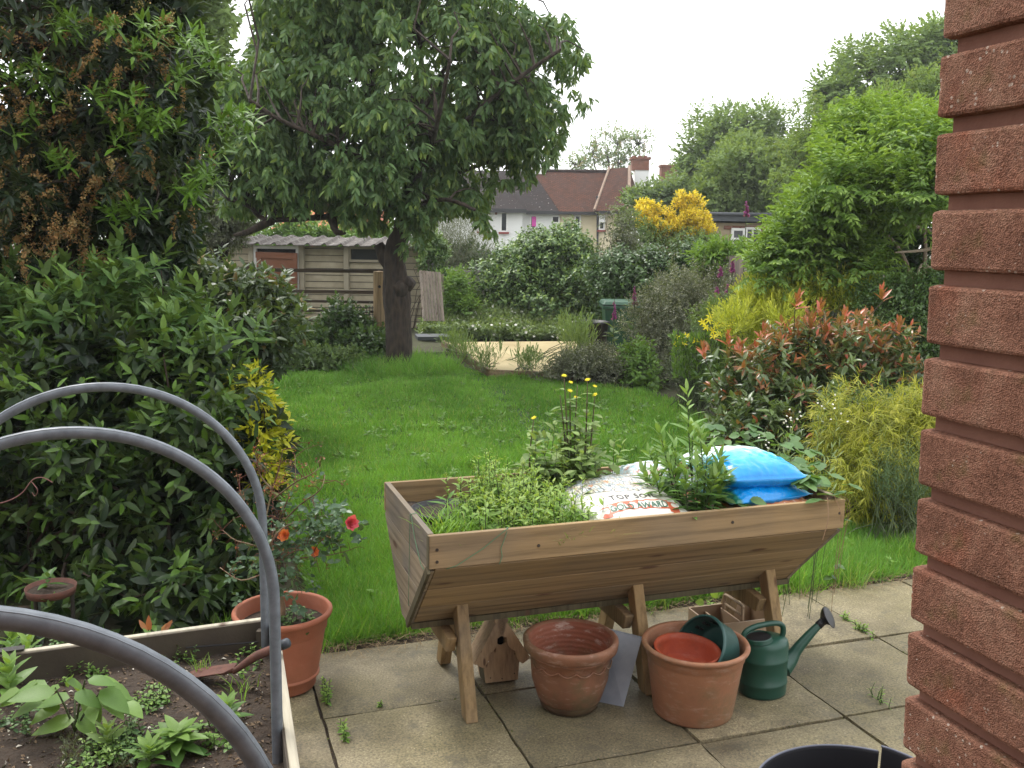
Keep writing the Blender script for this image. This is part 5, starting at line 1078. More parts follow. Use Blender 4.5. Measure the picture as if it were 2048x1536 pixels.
# ---------------- big serrated-leaf shrub on the left (spotted laurel)
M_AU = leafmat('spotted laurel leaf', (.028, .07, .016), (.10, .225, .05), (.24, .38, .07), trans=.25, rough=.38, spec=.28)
au = thing('laurel_shrub', 'big glossy green shrub with toothed leaves behind the pipe hoops', 'shrub', G0(200, 1250, 4.9))
bl = [blobpx(x, y, Y, rx, ry, rd) for (x, y, Y, rx, ry, rd) in ((250, 800, 5., 260, 110, .65), (430, 870, 4.9, 120, 130, .55), (100, 850, 5.1, 200, 130, .6), (380, 1010, 4.8, 150, 150, .5), (150, 1050, 5., 260, 160, .5), (420, 1130, 4.75, 90, 90, .35), (250, 1180, 4.9, 250, 100, .4), (470, 1150, 4.5, 60, 90, .3), (150, 1230, 4.5, 250, 70, .35), (400, 1190, 4.3, 90, 60, .3), (250, 1220, 4.2, 120, 50, .3), (330, 720, 5.2, 150, 60, .5), (-80, 900, 5., 200, 300, .6))]
P, D = on_blobs(clumps(bl, 290, .09, .19, lo=.55), 1750, lo=.6, upbias=.5, cull=False); poly = [(-300, 640), (250, 640), (400, 680), (480, 740), (520, 800), (560, 900), (560, 1000), (520, 1100), (530, 1230), (440, 1260), (200, 1300), (-300, 1400)]
ok = pxmask(P, D, poly); P, D = P[ok], D[ok]; D[:, 1] -= .35
dark = P[:, 2] < .95  # low shoots get less of the light young colour, imitating shade
sh = list(shoots(P, D, 7, .085, .102, a0=95, a1=25, droop=.3, jit=1.1, young=.8)); kk_ = np.repeat(dark, 7); sh[5] = sh[5]*np.where(kk_, .7, .85)
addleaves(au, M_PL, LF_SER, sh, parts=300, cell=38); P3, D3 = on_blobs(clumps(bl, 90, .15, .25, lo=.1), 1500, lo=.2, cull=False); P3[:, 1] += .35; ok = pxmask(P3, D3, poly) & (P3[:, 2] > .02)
addleaves(au, M_PL, LF_S, shoots(P3[ok], D3[ok], 7, .08, .13, jit=.5), name='inner_foliage'); stems_up(G0(250, 1250, 5.3), P[rng.choice(len(P), 110)]+np.array([0, .25, 0]), .012, .004, spread=.45).build('stems', M_TWIG, au, kind='stuff')  # inner leaves take a very dark leaf colour in place of deep shade

# ---------------- taller leafy shrub behind it
M_AU2 = leafmat('viburnum leaf', (.034, .078, .024), (.105, .205, .062), (.18, .30, .06), trans=.25, rough=.42, spec=.28)
a2 = thing('leafy_shrub', 'pale green upright shrub rising under the dark laurel tree', 'shrub', G0(200, 900, 6.))
bl = [blobpx(x, y, Y, rx, ry, rd) for (x, y, Y, rx, ry, rd) in ((180, 640, 5.7, 180, 80, .5), (60, 680, 5.7, 150, 90, .5), (330, 660, 5.7, 120, 70, .5), (240, 560, 5.6, 60, 60, .3), (420, 700, 5.6, 90, 70, .4), (150, 750, 5.7, 300, 80, .4), (-60, 640, 5.7, 120, 120, .5))]
P, D = on_blobs(clumps(bl, 150, .09, .18, lo=.5), 780, lo=.6, upbias=.9, cull=False); sh = shoots(P, D, 8, .10, .115, a0=80, a1=25, droop=.15, jit=.4, young=.7); addleaves(a2, M_AU2, leaf_tpl('broad', w=.38, fold=.1, curl=.15), sh, parts=170, cell=34)
stems_up(G0(200, 900, 6.), P[rng.choice(len(P), 90)]+np.array([0, .15, 0]), .010, .003, spread=.4).build('stems', M_TWIG, a2, kind='stuff')

# ---------------- dark dogwood-like shrub
M_DG = leafmat('dogwood leaf', (.036, .060, .026), (.085, .130, .052), (.20, .14, .05), trans=.25, rough=.4)
dg = thing('dogwood_shrub', 'dull bronze green shrub left of the lawn in front of the shed door', 'shrub', G0(510, 760, 9.))
bl = [blobpx(x, y, Y, rx, ry, rd) for (x, y, Y, rx, ry, rd) in ((500, 640, 8.6, 90, 90, .6), (560, 690, 8.5, 60, 50, .4), (430, 620, 8.8, 90, 90, .6), (480, 720, 8.5, 110, 50, .5), (420, 570, 8.8, 60, 40, .4), (500, 610, 8.6, 60, 35, .4), (340, 600, 9., 110, 80, .6), (500, 755, 8.4, 100, 30, .4), (560, 735, 8.4, 40, 25, .3))]
P, D = on_blobs(clumps(bl, 130, .10, .22, lo=.4), 1150, lo=.6, upbias=.7, cull=False); ok = pxmask(P, D, [(230, 480), (420, 520), (470, 530), (560, 560), (600, 620), (610, 660), (600, 700), (560, 745), (500, 770), (250, 770)]); P, D = P[ok], D[ok]; sh = list(shoots(P, D, 8, .14, .115, a0=80, a1=30, droop=.15, jit=.4, upmix=.7)); sh[5] = (rng.uniform(size=len(sh[5])) < .05)*.9; addleaves(dg, M_DG, leaf_tpl('broad', w=.42, fold=.12, curl=.15), sh, parts=150, cell=20)
stems_up(G0(450, 760, 9.), P[rng.choice(len(P), 70)], .008, .003, spread=.12).build('stems', M_TWIG, dg, kind='stuff')

# ---------------- golden choisya on the lawn edge
M_CO = leafmat('golden choisya leaf', (.32, .34, .015), (.58, .56, .025), (.68, .62, .06), trans=.35, rough=.4)
co_ = thing('golden_shrub', 'bright yellow-leaved shrub at the left edge of the lawn', 'shrub', G0(510, 1080, 4.9)); bl = [blobpx(x, y, Y, rx, ry, rd) for (x, y, Y, rx, ry, rd) in ((490, 785, 5.3, 34, 50, .2), (520, 840, 5.2, 34, 50, .2), (542, 890, 5.1, 26, 42, .2), (510, 880, 5.2, 32, 55, .2), (535, 945, 5.0, 22, 40, .18))]
P, D = on_blobs(bl, 260, lo=.6, upbias=.5); addleaves(co_, M_CO, leaf_tpl('lance', w=.36, fold=.1, curl=.15), shoots(P, D, 8, .06, .065, a0=80, a1=30, droop=.15, jit=.4), parts=90, cell=18)
stems_up(G0(510, 1080, 4.9), P[::6], .006, .003, spread=.1).build('stems', M_TWIG, co_, kind='stuff')

# ---------------- generic shrub / tree makers for the borders and the distance
def shrub(name, label, cat, base, bl, mat, tpl, nc, cr_, ns, n, length, leaf, a0=80, a1=25, droop=.1, flat=False, young=0., up=.5, parts=0, cell=16, poly=None, lo=.5, stems=40, r0=.008, group=None, kfrac=None, jit=.4, smat=None, spread=.3, minz=.03):
    t = thing(name, label, cat, base, group); P, D = on_blobs(clumps(bl, nc, cr_[0], cr_[1], lo=lo), ns, lo=.55, upbias=up, cull=False, zmin=minz)
    if poly is not None: ok = pxmask(P, D, poly); P, D = P[ok], D[ok]
    sh = list(shoots(P, D, n, length, leaf, a0=a0, a1=a1, droop=droop, flat=flat, young=young, jit=jit))
    if kfrac is not None: sh[5] = np.where(rng.uniform(size=len(sh[5])) < kfrac, 1., sh[5])
    addleaves(t, mat, tpl, sh, parts=parts, cell=cell)
    if stems: stems_up(base, P[rng.choice(len(P), min(stems, len(P)), replace=False)], r0, r0*.3, spread=spread).build('stems', smat or M_TWIG, t, kind='stuff')
    return t, P, D
def fartree(name, label, base, bl, mat, tpl, nc, cr_, ns, n, length, leaf, trunk=.2, flat=False, group=None, young=0., lo=.3, poly=None, ntw=160, top=None, kfrac=None, sag=.1):
    t = thing(name, label, 'tree', base, group); cl = clumps(bl, nc, cr_[0], cr_[1], lo=lo); P, D = on_blobs(cl, ns, lo=.5, upbias=.3, cull=False)
    if poly is not None: ok = pxmask(P, D, poly); P, D = P[ok], D[ok]
    sh = list(shoots(P, D, n, length, leaf, droop=.2, flat=flat, young=young, jit=.5))
    if kfrac is not None: sh[5] = np.where(np.repeat(rng.uniform(size=len(P)) < kfrac, n), rng.uniform(.5, 1, len(sh[5])), 0)
    addleaves(t, mat, tpl, sh, name='foliage'); B = np.array(bl); c = B[:, :3].mean(0) if top is None else top
    tr2 = smoothpts([base, base*.5+np.array([c[0], c[1], c[2]])*.5+np.array([.1, 0, 0]), c], 12); mb = MB().tube(tr2, np.linspace(trunk, trunk*.35, 12), 8); mb.build('trunk', M_BARK, t, smooth=True)
    st = list(tr2[4:]); m3 = MB()
    for b in B: m3.tube(smoothpts([tr2[6], (tr2[8]+b[:3])/2+rng.normal(0, .2, 3), b[:3]], 8), np.linspace(trunk*.45, trunk*.12, 8), 6); st += list(smoothpts([tr2[6], (tr2[8]+b[:3])/2, b[:3]], 8)[3:])
    m3.build('limbs', M_BARK, t); twigs(P[rng.choice(len(P), min(ntw, len(P)), replace=False)], st, trunk*.14, trunk*.03, seg=3, sag=sag).build('twigs', M_BARK, t, kind='stuff'); return t

M_ASH = leafmat('ash leaf', (.095, .155, .055), (.24, .335, .12), (.20, .24, .09), trans=.35, rough=.7, spec=.15)
M_FAR = leafmat('far pale foliage', (.11, .16, .085), (.23, .31, .16), (.28, .20, .11), trans=.35, rough=.7)
M_WI = leafmat('wisteria leaf', (.065, .145, .026), (.17, .30, .050), (.27, .40, .08), trans=.35, rough=.5)
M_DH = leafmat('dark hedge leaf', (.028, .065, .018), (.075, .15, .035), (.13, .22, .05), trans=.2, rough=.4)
M_IV = leafmat('ivy leaf', (.035, .085, .028), (.12, .21, .065), (.27, .38, .09), trans=.2, rough=.4)
M_LIME = leafmat('fresh green leaf', (.08, .16, .03), (.18, .32, .06), (.28, .40, .08), trans=.35, rough=.5)
M_GREY = leafmat('small grey leaf', (.085, .095, .065), (.20, .215, .15), (.34, .34, .26), trans=.2, rough=.7)
M_BR = leafmat('bramble leaf', (.09, .15, .05), (.21, .30, .11), (.32, .36, .18), trans=.3, rough=.6)
M_PH = leafmat('photinia leaf', (.05, .09, .032), (.15, .215, .075), (.46, .10, .05), trans=.22, rough=.28, spec=.55)
M_GC = leafmat('golden conifer', (.28, .34, .035), (.58, .60, .07), (.70, .66, .09), trans=.3, rough=.6)
M_BC = leafmat('blue green conifer', (.045, .10, .06), (.10, .19, .11), (.2, .3, .1), trans=.2, rough=.6)
M_RO = leafmat('rosemary needle', (.04, .085, .035), (.11, .18, .07), (.2, .28, .1), trans=.2, rough=.6)
M_GCD = leafmat('dull golden conifer', (.14, .175, .018), (.37, .39, .036), (.52, .47, .06), trans=.3, rough=.6)
M_YEL = leafmat('golden yellow foliage', (.45, .33, .02), (.90, .70, .06), (.92, .76, .09), trans=.35, rough=.6)

# far trees
def B_(L): return [blobpx(*x) for x in L]
fartree('ash_tree', 'tall airy ash tree against the sky beside the brick wall', G0(1800, 500, 34), B_([(1760, 170, 34, 110, 90, 2.), (1850, 140, 34, 90, 80, 1.6), (1700, 220, 34, 70, 70, 1.4), (1800, 260, 34, 120, 70, 2.), (1900, 200, 34, 90, 120, 2.), (1960, 120, 34, 90, 120, 2.)]), M_ASH, LF_Q, 130, (.35, .8), 6500, 9, .42, .17, flat=True, trunk=.3, poly=[(1640, 120), (1660, 95), (1720, 90), (1780, 60), (1830, 68), (1850, 50), (2100, 30), (2100, 420), (1640, 400), (1630, 200)])
fartree('ash_tree', 'round crowned ash tree in the distance right of the houses', G0(1450, 500, 42), B_([(1450, 290, 42, 75, 70, 1.8), (1410, 330, 42, 45, 50, 1.2), (1500, 260, 42, 50, 45, 1.1), (1520, 310, 42, 60, 60, 1.4), (1440, 370, 42, 80, 40, 1.6)]), M_ASH, LF_Q, 110, (.4, .8), 5000, 9, .42, .18, flat=True, trunk=.3)
fartree('plum_tree', 'loose tree with orange-tipped leaves in front of the tall ash', G0(1740, 500, 26), B_([(1700, 250, 26, 90, 55, 1.2), (1800, 240, 26, 90, 60, 1.2), (1650, 300, 26, 60, 60, 1.), (1600, 340, 26, 50, 60, 1.), (1620, 260, 26, 45, 40, .8), (1880, 220, 26, 70, 70, 1.)]), M_ASH, LF_S, 120, (.25, .5), 3000, 7, .22, .15, trunk=.16, kfrac=.12, lo=.4)
fartree('maple_tree', 'mid green tree between the yellow shrub and the wisteria', G0(1560, 560, 30), B_([(1520, 340, 30, 90, 50, 1.4), (1480, 390, 30, 100, 40, 1.4), (1580, 400, 30, 90, 60, 1.4), (1420, 410, 30, 60, 25, 1.), (1640, 350, 30, 60, 60, 1.)]), M_ASH, LF_Q, 130, (.3, .6), 5000, 8, .3, .15, trunk=.2, young=.4)
fartree('birch_tree', 'thin sparse tree against the white sky above the roofs', G0(1235, 500, 66), B_([(1235, 290, 66, 50, 42, 2.), (1185, 312, 66, 35, 25, 1.4), (1275, 290, 66, 35, 30, 1.2), (1230, 325, 66, 70, 20, 1.6), (1150, 330, 66, 20, 16, .8)]), M_FAR, LF_Q, 70, (.3, .6), 520, 7, .4, .20, trunk=.16, lo=.3, kfrac=.15, ntw=260, sag=.05)
fartree('far_tree', 'pale tree peeping between the chimney and the far ash', G0(1330, 500, 60), B_([(1370, 350, 64, 25, 25, 1.2), (1380, 400, 64, 45, 30, 2.), (1340, 415, 64, 30, 20, 1.4)]), M_FAR, LF_Q, 60, (.5, .9), 900, 8, .5, .3, trunk=.2, lo=.3)
fartree('tall_tree', 'feathery pale tree behind the laurel, at the top left', G0(420, 600, 22), B_([(400, 60, 22, 75, 80, 1.), (440, 110, 22, 40, 60, .7), (350, 160, 22, 80, 90, 1.), (430, 200, 22, 50, 100, .8), (400, 300, 22, 60, 90, .8), (400, -80, 22, 90, 90, 1)]), M_ASH, LF_Q, 80, (.3, .6), 2400, 8, .32, .17, flat=True, trunk=.18, poly=[(200, -300), (440, -300), (450, 20), (480, 40), (450, 80), (450, 200), (500, 400), (200, 480)])
fartree('grey_leaf_tree', 'pale grey-leaved tree between the laurel and the shed roof', G0(440, 600, 17), B_([(430, 440, 17, 50, 45, .6), (400, 480, 17, 50, 60, .6), (470, 430, 17, 40, 30, .5), (390, 540, 17, 50, 60, .6), (410, 400, 17, 45, 40, .6)]), M_GREY, LF_S, 80, (.15, .3), 2200, 8, .12, .085, trunk=.08, lo=.3)
# hedges behind the shed
shrub('hedge', 'bright green hedge showing above the shed roof on the left', 'hedge', G0(580, 560, 26), B_([(540, 475, 26, 60, 25, .6), (620, 470, 26, 60, 25, .6), (700, 475, 26, 60, 22, .6), (760, 480, 26, 50, 20, .6)]), M_LIME, LF_Q, 80, (.2, .4), 1700, 7, .15, .12, stems=20)
shrub('conifer', 'dark conifer behind the cherry trunk left of the white house', 'tree', G0(900, 600, 24), B_([(910, 470, 24, 50, 60, .8), (880, 520, 24, 50, 40, .7), (930, 530, 24, 60, 30, .8), (900, 420, 24, 40, 40, .6)]), M_GREY, LF_T, 80, (.2, .45), 1400, 12, .4, .14, a0=50, a1=15, stems=20)
shrub('dark_hedge', 'dark hedge behind the low grey fence', 'hedge', G0(940, 620, 24.5), B_([(900, 530, 24.5, 40, 30, .5), (950, 535, 24.5, 60, 32, .5), (860, 520, 24.5, 40, 30, .4)]), M_DH, LF_Q, 60, (.2, .4), 1200, 7, .15, .1, stems=20)
# orange berries / brickwork glimpsed behind the shed
M_OR = plain('orange roof tile glimpse', (.55, .16, .06), (.42, .12, .05), 4, .8, .1)
oh = thing('orange_house', 'orange tiled roof glimpsed through the cherry crown', 'house', G0(680, 500, 60)); a = at_y(560, 462, 60); b_ = at_y(760, 400, 60)
MB().prism([(a[0], 60, a[2]-3), (b_[0], 60, a[2]-3), (b_[0], 60, b_[2]-.6), (a[0]+3, 60, b_[2]-1.6)], (0, 5, 0)).build('wall', M_OR, oh)
MB().prism([(a[0]-.5, 59.6, b_[2]-2.), (b_[0]+.4, 59.6, b_[2]-2.), (b_[0]-1, 63, b_[2]+.3), (a[0]+2.5, 63, b_[2]+.3)], (0, 0, .15)).build('roof', M_OR, oh)

# ivy on the shed end and mound hedges
shrub('ivy', 'ivy climbing the right end of the shed', 'ivy', G0(868, 640, 19.3), B_([(868, 520, 19.3, 22, 50, .25), (890, 560, 19.3, 18, 40, .25), (858, 490, 19.3, 18, 20, .2)]), M_IV, LF_Q, 50, (.08, .18), 900, 6, .1, .075, stems=16, young=.4)
shrub('elder_bush', 'fresh green bush beside the leaning board panel', 'bush', G0(915, 650, 18.6), B_([(905, 590, 18.6, 32, 45, .4), (930, 630, 18.4, 40, 25, .4), (895, 640, 18.3, 30, 20, .3)]), M_LIME, LF_S, 60, (.1, .22), 900, 6, .14, .09, stems=20, flat=True)
mound = [(995, 545), (1005, 500), (1030, 470), (1090, 448), (1150, 440), (1200, 462), (1240, 500), (1290, 490), (1290, 640), (1000, 640), (950, 560)]
shrub('ivy_hedge', 'tall ivy-covered mound of hedge in front of the houses', 'hedge', G0(1120, 650, 19.5), B_([(1110, 532, 19.6, 72, 62, .9), (1050, 560, 19.2, 70, 70, .7), (1180, 570, 19.4, 55, 50, .8), (1080, 610, 18.8, 90, 50, .6), (1160, 600, 19, 80, 60, .7), (1135, 486, 19.8, 50, 28, .7), (1230, 580, 19.5, 45, 45, .5), (1000, 600, 19, 40, 40, .5), (1050, 508, 19.7, 38, 30, .5), (985, 560, 19.2, 30, 25, .3)]), M_IV, LF_Q, 260, (.15, .33), 6500, 6, .12, .095, young=.3, lo=.6, stems=60, a0=85, a1=50, droop=.35, kfrac=.10)
shrub('ivy_hedge', 'dark ivy mass behind the green wheelie bin', 'hedge', G0(1320, 660, 17.5), B_([(1290, 545, 17.5, 60, 38, .5), (1370, 540, 17.5, 70, 38, .5), (1330, 590, 17.3, 80, 50, .5), (1220, 580, 17.8, 50, 70, .5), (1410, 560, 17.3, 40, 50, .4)]), M_DH, LF_Q, 140, (.12, .28), 3600, 6, .12, .085, lo=.6, stems=40, a0=85, a1=50, droop=.3)
shrub('young_tree', 'slim dark sapling in front of the cream wall', 'tree', G0(1240, 600, 20), B_([(1235, 460, 20, 22, 35, .3), (1225, 500, 20, 30, 25, .3), (1255, 490, 20, 20, 30, .3)]), M_GREY, LF_S, 30, (.1, .2), 260, 7, .16, .09, stems=30, r0=.012)
yt, P, D = shrub('azalea_tree', 'golden yellow flowering shrub in front of the outbuilding', 'shrub', G0(1350, 560, 22), B_([(1380, 410, 22, 12, 18, .15), (1400, 408, 22, 10, 14, .15), (1362, 403, 22, 8, 16, .1), (1385, 440, 22, 28, 17, .4), (1290, 435, 22, 20, 28, .3), (1330, 457, 22, 38, 16, .4), (1400, 460, 22, 32, 18, .4), (1350, 470, 22, 60, 15, .4), (1283, 415, 22, 6, 14, .1), (1318, 420, 22, 7, 14, .1), (1340, 435, 22, 8, 18, .1)]), M_YEL, LF_Q, 210, (.05, .12), 2300, 7, .09, .065, up=1.2, stems=40, lo=.5, young=.6)
shrub('yellow_green_shrub', 'green growth under the golden yellow shrub', 'shrub', G0(1340, 560, 21.5), B_([(1300, 480, 21.6, 30, 25, .3), (1350, 485, 21.6, 60, 18, .3), (1400, 490, 21.6, 30, 14, .3), (1265, 470, 21.6, 20, 40, .3)]), M_BR, LF_S, 60, (.12, .22), 900, 6, .1, .08, stems=20)
shrub('feathery_tree', 'soft grey green tree at the right corner of the cream house', 'tree', G0(1290, 560, 30), B_([(1305, 405, 30, 30, 22, .6), (1275, 425, 30, 14, 16, .3), (1345, 405, 30, 40, 28, .8)]), M_FAR, LF_Q, 70, (.25, .5), 1000, 7, .25, .15, stems=20, flat=True)
# bramble ground cover with white flowers
nb = 3400; P = []
while len(P) < nb:
    x = rng.uniform(842, 1170); y = rng.uniform(590, 682)
    if y < 630-30*math.sin((x-842)/328*3.1)+20*(x < 930): continue
    Y = 18.9-(y-600)/90*1.7; P.append(at_y(x, y, Y))
P = np.array(P); P[:, 2] = np.where(P[:, 2] < .03, rng.uniform(.03, .25, nb), P[:, 2]); D = np.column_stack([rng.normal(0, .5, nb), -.4+rng.normal(0, .3, nb), rng.uniform(.3, 1, nb)])
br_ = thing('bramble', 'tangled bramble bed with small white flowers behind the pale base', 'bramble', G0(1000, 670, 17.6)); sh = shoots(P, D, 6, .12, .085, a0=80, a1=30, jit=.5, droop=.2, young=.3); addleaves(br_, M_BR, LF_Q, sh, name='foliage')
q = P[rng.uniform(size=nb) < .045]+np.array([0, -.12, .06]); M_WF = leafmat('white petal', (.65, .64, .60), (.85, .84, .8), (.8, .6, .6), trans=.2, rough=.7)
def flowers(root, mat, P, r, petals=5, name='flowers', up=(0, -.7, .7), K=0.):
    n = len(P); U = unit(np.array(up)[None]+rng.normal(0, .35, (n, 3))); A = unit(np.cross(U, rng.normal(size=(n, 3)))); B = np.cross(U, A); Pn = []; Dn = []; Un = []
    for k in range(petals): t = 2*PI*k/petals; Pn.append(P); Dn.append(math.cos(t)*A+math.sin(t)*B+.25*U); Un.append(U)
    Pn = np.concatenate(Pn); return foliage(root, mat, LF_Q if petals < 6 else LF_S, Pn, np.concatenate(Dn), np.concatenate(Un), np.full(len(Pn), r), rng.uniform(0, 1, len(Pn)), np.full(len(Pn), K), name=name)
flowers(br_, M_WF, q, .035, 5)
# silver low shrub and cotoneaster mass
shrub('cotoneaster', 'grey-leaved arching cotoneaster right of the wheelie bin', 'shrub', G0(1340, 790, 13.2), B_([(1340, 640, 13.5, 70, 70, .7), (1390, 590, 13.7, 60, 50, .6), (1325, 705, 13., 50, 65, .6), (1380, 700, 13, 60, 70, .6), (1320, 750, 12.6, 70, 40, .5), (1440, 610, 13.6, 40, 50, .5), (1260, 765, 12.5, 50, 22, .4)]), M_GREY, LF_S, 240, (.10, .26), 5000, 9, .13, .048, lo=.6, stems=70, a0=70, a1=30, r0=.008, spread=.35, kfrac=.15, smat=M_TWIG)
shrub('low_silver_shrub', 'low sprawling silvery shrub spilling onto the lawn by the pale base', 'shrub', G0(1180, 770, 12.6), B_([(1170, 738, 12.6, 50, 24, .4), (1225, 740, 12.5, 60, 32, .4), (1110, 752, 12.5, 40, 12, .3), (1190, 728, 13.0, 40, 16, .3)]), M_GREY, LF_S, 100, (.08, .18), 2000, 8, .12, .05, lo=.5, stems=30, up=.9, spread=.4, kfrac=.1)
shrub('mint_clump', 'fresh green leafy clump in front of the bin', 'plant', G0(1265, 775, 12.3), B_([(1275, 735, 12.3, 26, 36, .25), (1275, 755, 12.1, 25, 20, .2)]), M_LIME, leaf_tpl('simple', w=.6, fold=.15), 30, (.08, .18), 420, 6, .12, .075, stems=30, smat=M_TWIGG)
shrub('hosta', 'round-leaved green plant at the foot of the grey shrub', 'plant', G0(1290, 785, 11.9), B_([(1290, 778, 11.9, 40, 10, .2)]), M_LIME, leaf_tpl('broad', w=.8, fold=.08), 8, (.05, .1), 40, 5, .05, .11, stems=6, smat=M_TWIGG)
shrub('reeds', 'brown and green grassy stems at the right edge of the pale base', 'plant', G0(1135, 735, 14.2), B_([(1150, 690, 14.2, 12, 30, .25), (1160, 705, 14.1, 20, 24, .2)]), M_BR, LF_T, 12, (.08, .15), 90, 8, .35, .2, a0=25, a1=10, stems=30, up=3., smat=M_TWIGG)
for k, (x, y, Y, lab) in enumerate([(975, 735, 13.35, 'tuft of weedy grass at the near left corner of the pale base'), (935, 715, 14.6, 'tuft of weeds against the left edging of the pale base'), (1048, 742, 13.3, 'dark weedy tuft at the near edge of the pale base'), (900, 700, 15.8, 'weedy clump at the far left corner of the pale base')]):
    shrub('weed_tuft', lab, 'weeds', at_z(x, y, 0), [(*at_z(x, y, .12), .16, .12, .14)], M_BR, LF_T, 10, (.05, .1), 45, 8, .18, .16, a0=40, a1=10, stems=14, up=2., smat=M_TWIGG, spread=.08, group='weed tufts round the pale base')
tall = [(1045, 690, 1062, 745), (960, 700, 985, 740)]
shrub('undergrowth_bush', 'dark leafy bush growing through the rails left of the cherry trunk', 'bush', G0(690, 740, 13.9), B_([(700, 685, 14.4, 70, 32, .5), (650, 700, 14.2, 55, 25, .4), (740, 700, 14., 36, 30, .4), (690, 640, 14.4, 22, 22, .2)]), M_DH, LF_Q, 90, (.1, .25), 1900, 6, .16, .1, stems=40, up=.8, young=.3)
shrub('undergrowth_bush', 'low green plants along the left back edge of the lawn', 'bush', G0(600, 745, 13.2), B_([(600, 725, 13.2, 70, 22, .3), (680, 728, 13.4, 60, 14, .25), (560, 700, 13.5, 40, 30, .3)]), M_BR, LF_Q, 60, (.08, .18), 1000, 6, .1, .07, stems=20, up=.8)

# ---------------- right-hand border
shrub('wisteria', 'huge mound of light green wisteria on the right boundary', 'wisteria', G0(1740, 640, 10.6), B_([(1740, 330, 10.4, 120, 90, .9), (1840, 300, 9.7, 90, 80, 1.3), (1780, 390, 9.4, 70, 35, 1.), (1620, 450, 10.2, 120, 90, .8), (1600, 500, 10., 80, 60, .6), (1660, 390, 9.9, 80, 70, 1.1), (1860, 360, 10.4, 70, 60, .7), (1650, 530, 9.9, 100, 50, .6), (1570, 530, 9.9, 60, 45, .4), (1730, 250, 10.5, 70, 50, .5), (1650, 400, 10.3, 50, 40, .4), (1920, 320, 10.3, 90, 90, .8)]), M_WI, leaf_tpl('simple', w=.36, fold=.18, curl=.16), 300, (.13, .28), 6200, 11, .21, .095, flat=True, droop=.3, a0=70, a1=40, up=.25, parts=240, cell=22, stems=0, lo=.6, young=.7,
      poly=[(1500, 560), (1500, 520), (1540, 460), (1600, 380), (1640, 350), (1640, 270), (1680, 215), (1760, 205), (1850, 230), (2100, 200), (2100, 640), (1700, 610), (1560, 590)])  # near clumps pulled forward so the canopy shades the hollow
wb_ = MB()
for (a, b_, c) in (((1830, 600), (1800, 500), (1700, 400)), ((1840, 600), (1850, 480), (1820, 320)), ((1820, 610), (1740, 540), (1600, 510)), ((1885, 475), (1840, 455), (1800, 450)), ((1880, 490), (1850, 500), (1790, 505)), ((1870, 545), (1845, 530), (1835, 548))):
    wb_.tube(smoothpts([at_y(*a, 10.1), at_y(*b_, 10.), at_y(*c, 10.0 if a[1] > 590 else 9.3)], 12), np.linspace(.03, .008, 12), 6)
wr_ = thing('bare_branches', 'bare pale branches under the wisteria beside the brick wall', 'branches', G0(1850, 640, 10)); wb_.build('branch', plain('pale twig', (.28, .22, .15), (.16, .12, .08), 9, .8, .2), wr_)
P3, D3 = on_blobs(B_([(1780, 480, 11.2, 170, 120, .4), (1800, 360, 11.3, 140, 120, .4), (1640, 520, 11, 100, 60, .4), (1850, 560, 11, 100, 60, .4)]), 1500, lo=.1); ih = thing('dark_hedge', 'dark hedge mass added to fill the shaded hollow under the wisteria', 'hedge', G0(1800, 660, 11.2)); addleaves(ih, M_DH, LF_S, shoots(P3, D3, 8, .15, .12, jit=.5), name='foliage')  # dark leaves added to stand in for the hollow's shade
shrub('box_hedge', 'dark small-leaved hedge between the red shrub and the brick wall', 'hedge', G0(1810, 800, 8.6), B_([(1800, 640, 8.8, 70, 70, .4), (1850, 600, 8.8, 50, 50, .4), (1840, 720, 8.6, 60, 60, .4), (1780, 600, 8.9, 50, 30, .3), (1880, 680, 8.6, 60, 120, .4)]), M_DH, leaf_tpl('simple', w=.6, fold=.15), 150, (.07, .16), 2300, 8, .1, .045, lo=.6, stems=30, young=.5)
shrub('juniper', 'soft blue green and gold conifer behind the red-tipped shrub', 'conifer', G0(1600, 720, 10.4), B_([(1600, 640, 10.2, 70, 45, .4), (1560, 670, 10.1, 60, 40, .4), (1680, 640, 10.2, 60, 40, .4), (1540, 640, 10.3, 50, 35, .3)]), M_BC, LF_T, 80, (.08, .18), 1100, 18, .16, .055, a0=60, a1=10, up=.9, stems=20)
shrub('golden_conifer', 'golden feathery conifer top rising behind the red-tipped shrub', 'conifer', G0(1660, 720, 9.9), B_([(1640, 592, 9.6, 75, 24, .35), (1710, 600, 9.6, 55, 22, .3), (1560, 615, 9.7, 60, 28, .35), (1500, 660, 9.4, 45, 30, .3), (1580, 655, 9.2, 60, 28, .3), (1530, 650, 9.9, 35, 25, .3), (1550, 700, 9.5, 40, 40, .3), (1600, 740, 9.2, 50, 30, .3)]), M_GC, leaf_tpl('flat', w=.2), 90, (.06, .14), 1900, 16, .18, .06, a0=50, a1=8, up=1.3, stems=20, young=.4)
ph, P, D = shrub('photinia', 'spreading shrub with glossy red and copper young leaves over green', 'shrub', G0(1600, 880, 8.), B_([(1560, 760, 7.8, 120, 90, .5), (1650, 720, 7.9, 110, 80, .5), (1500, 740, 7.9, 80, 70, .4), (1740, 720, 8., 80, 70, .5), (1620, 830, 7.5, 130, 60, .5), (1500, 830, 7.5, 70, 60, .4), (1740, 800, 7.8, 90, 70, .4)]), M_PH, leaf_tpl('broad', w=.40, fold=.16, curl=.16), 160, (.09, .18), 10, 8, .1, .1, stems=0)
for o in list(ph.children): bpy.data.objects.remove(o)
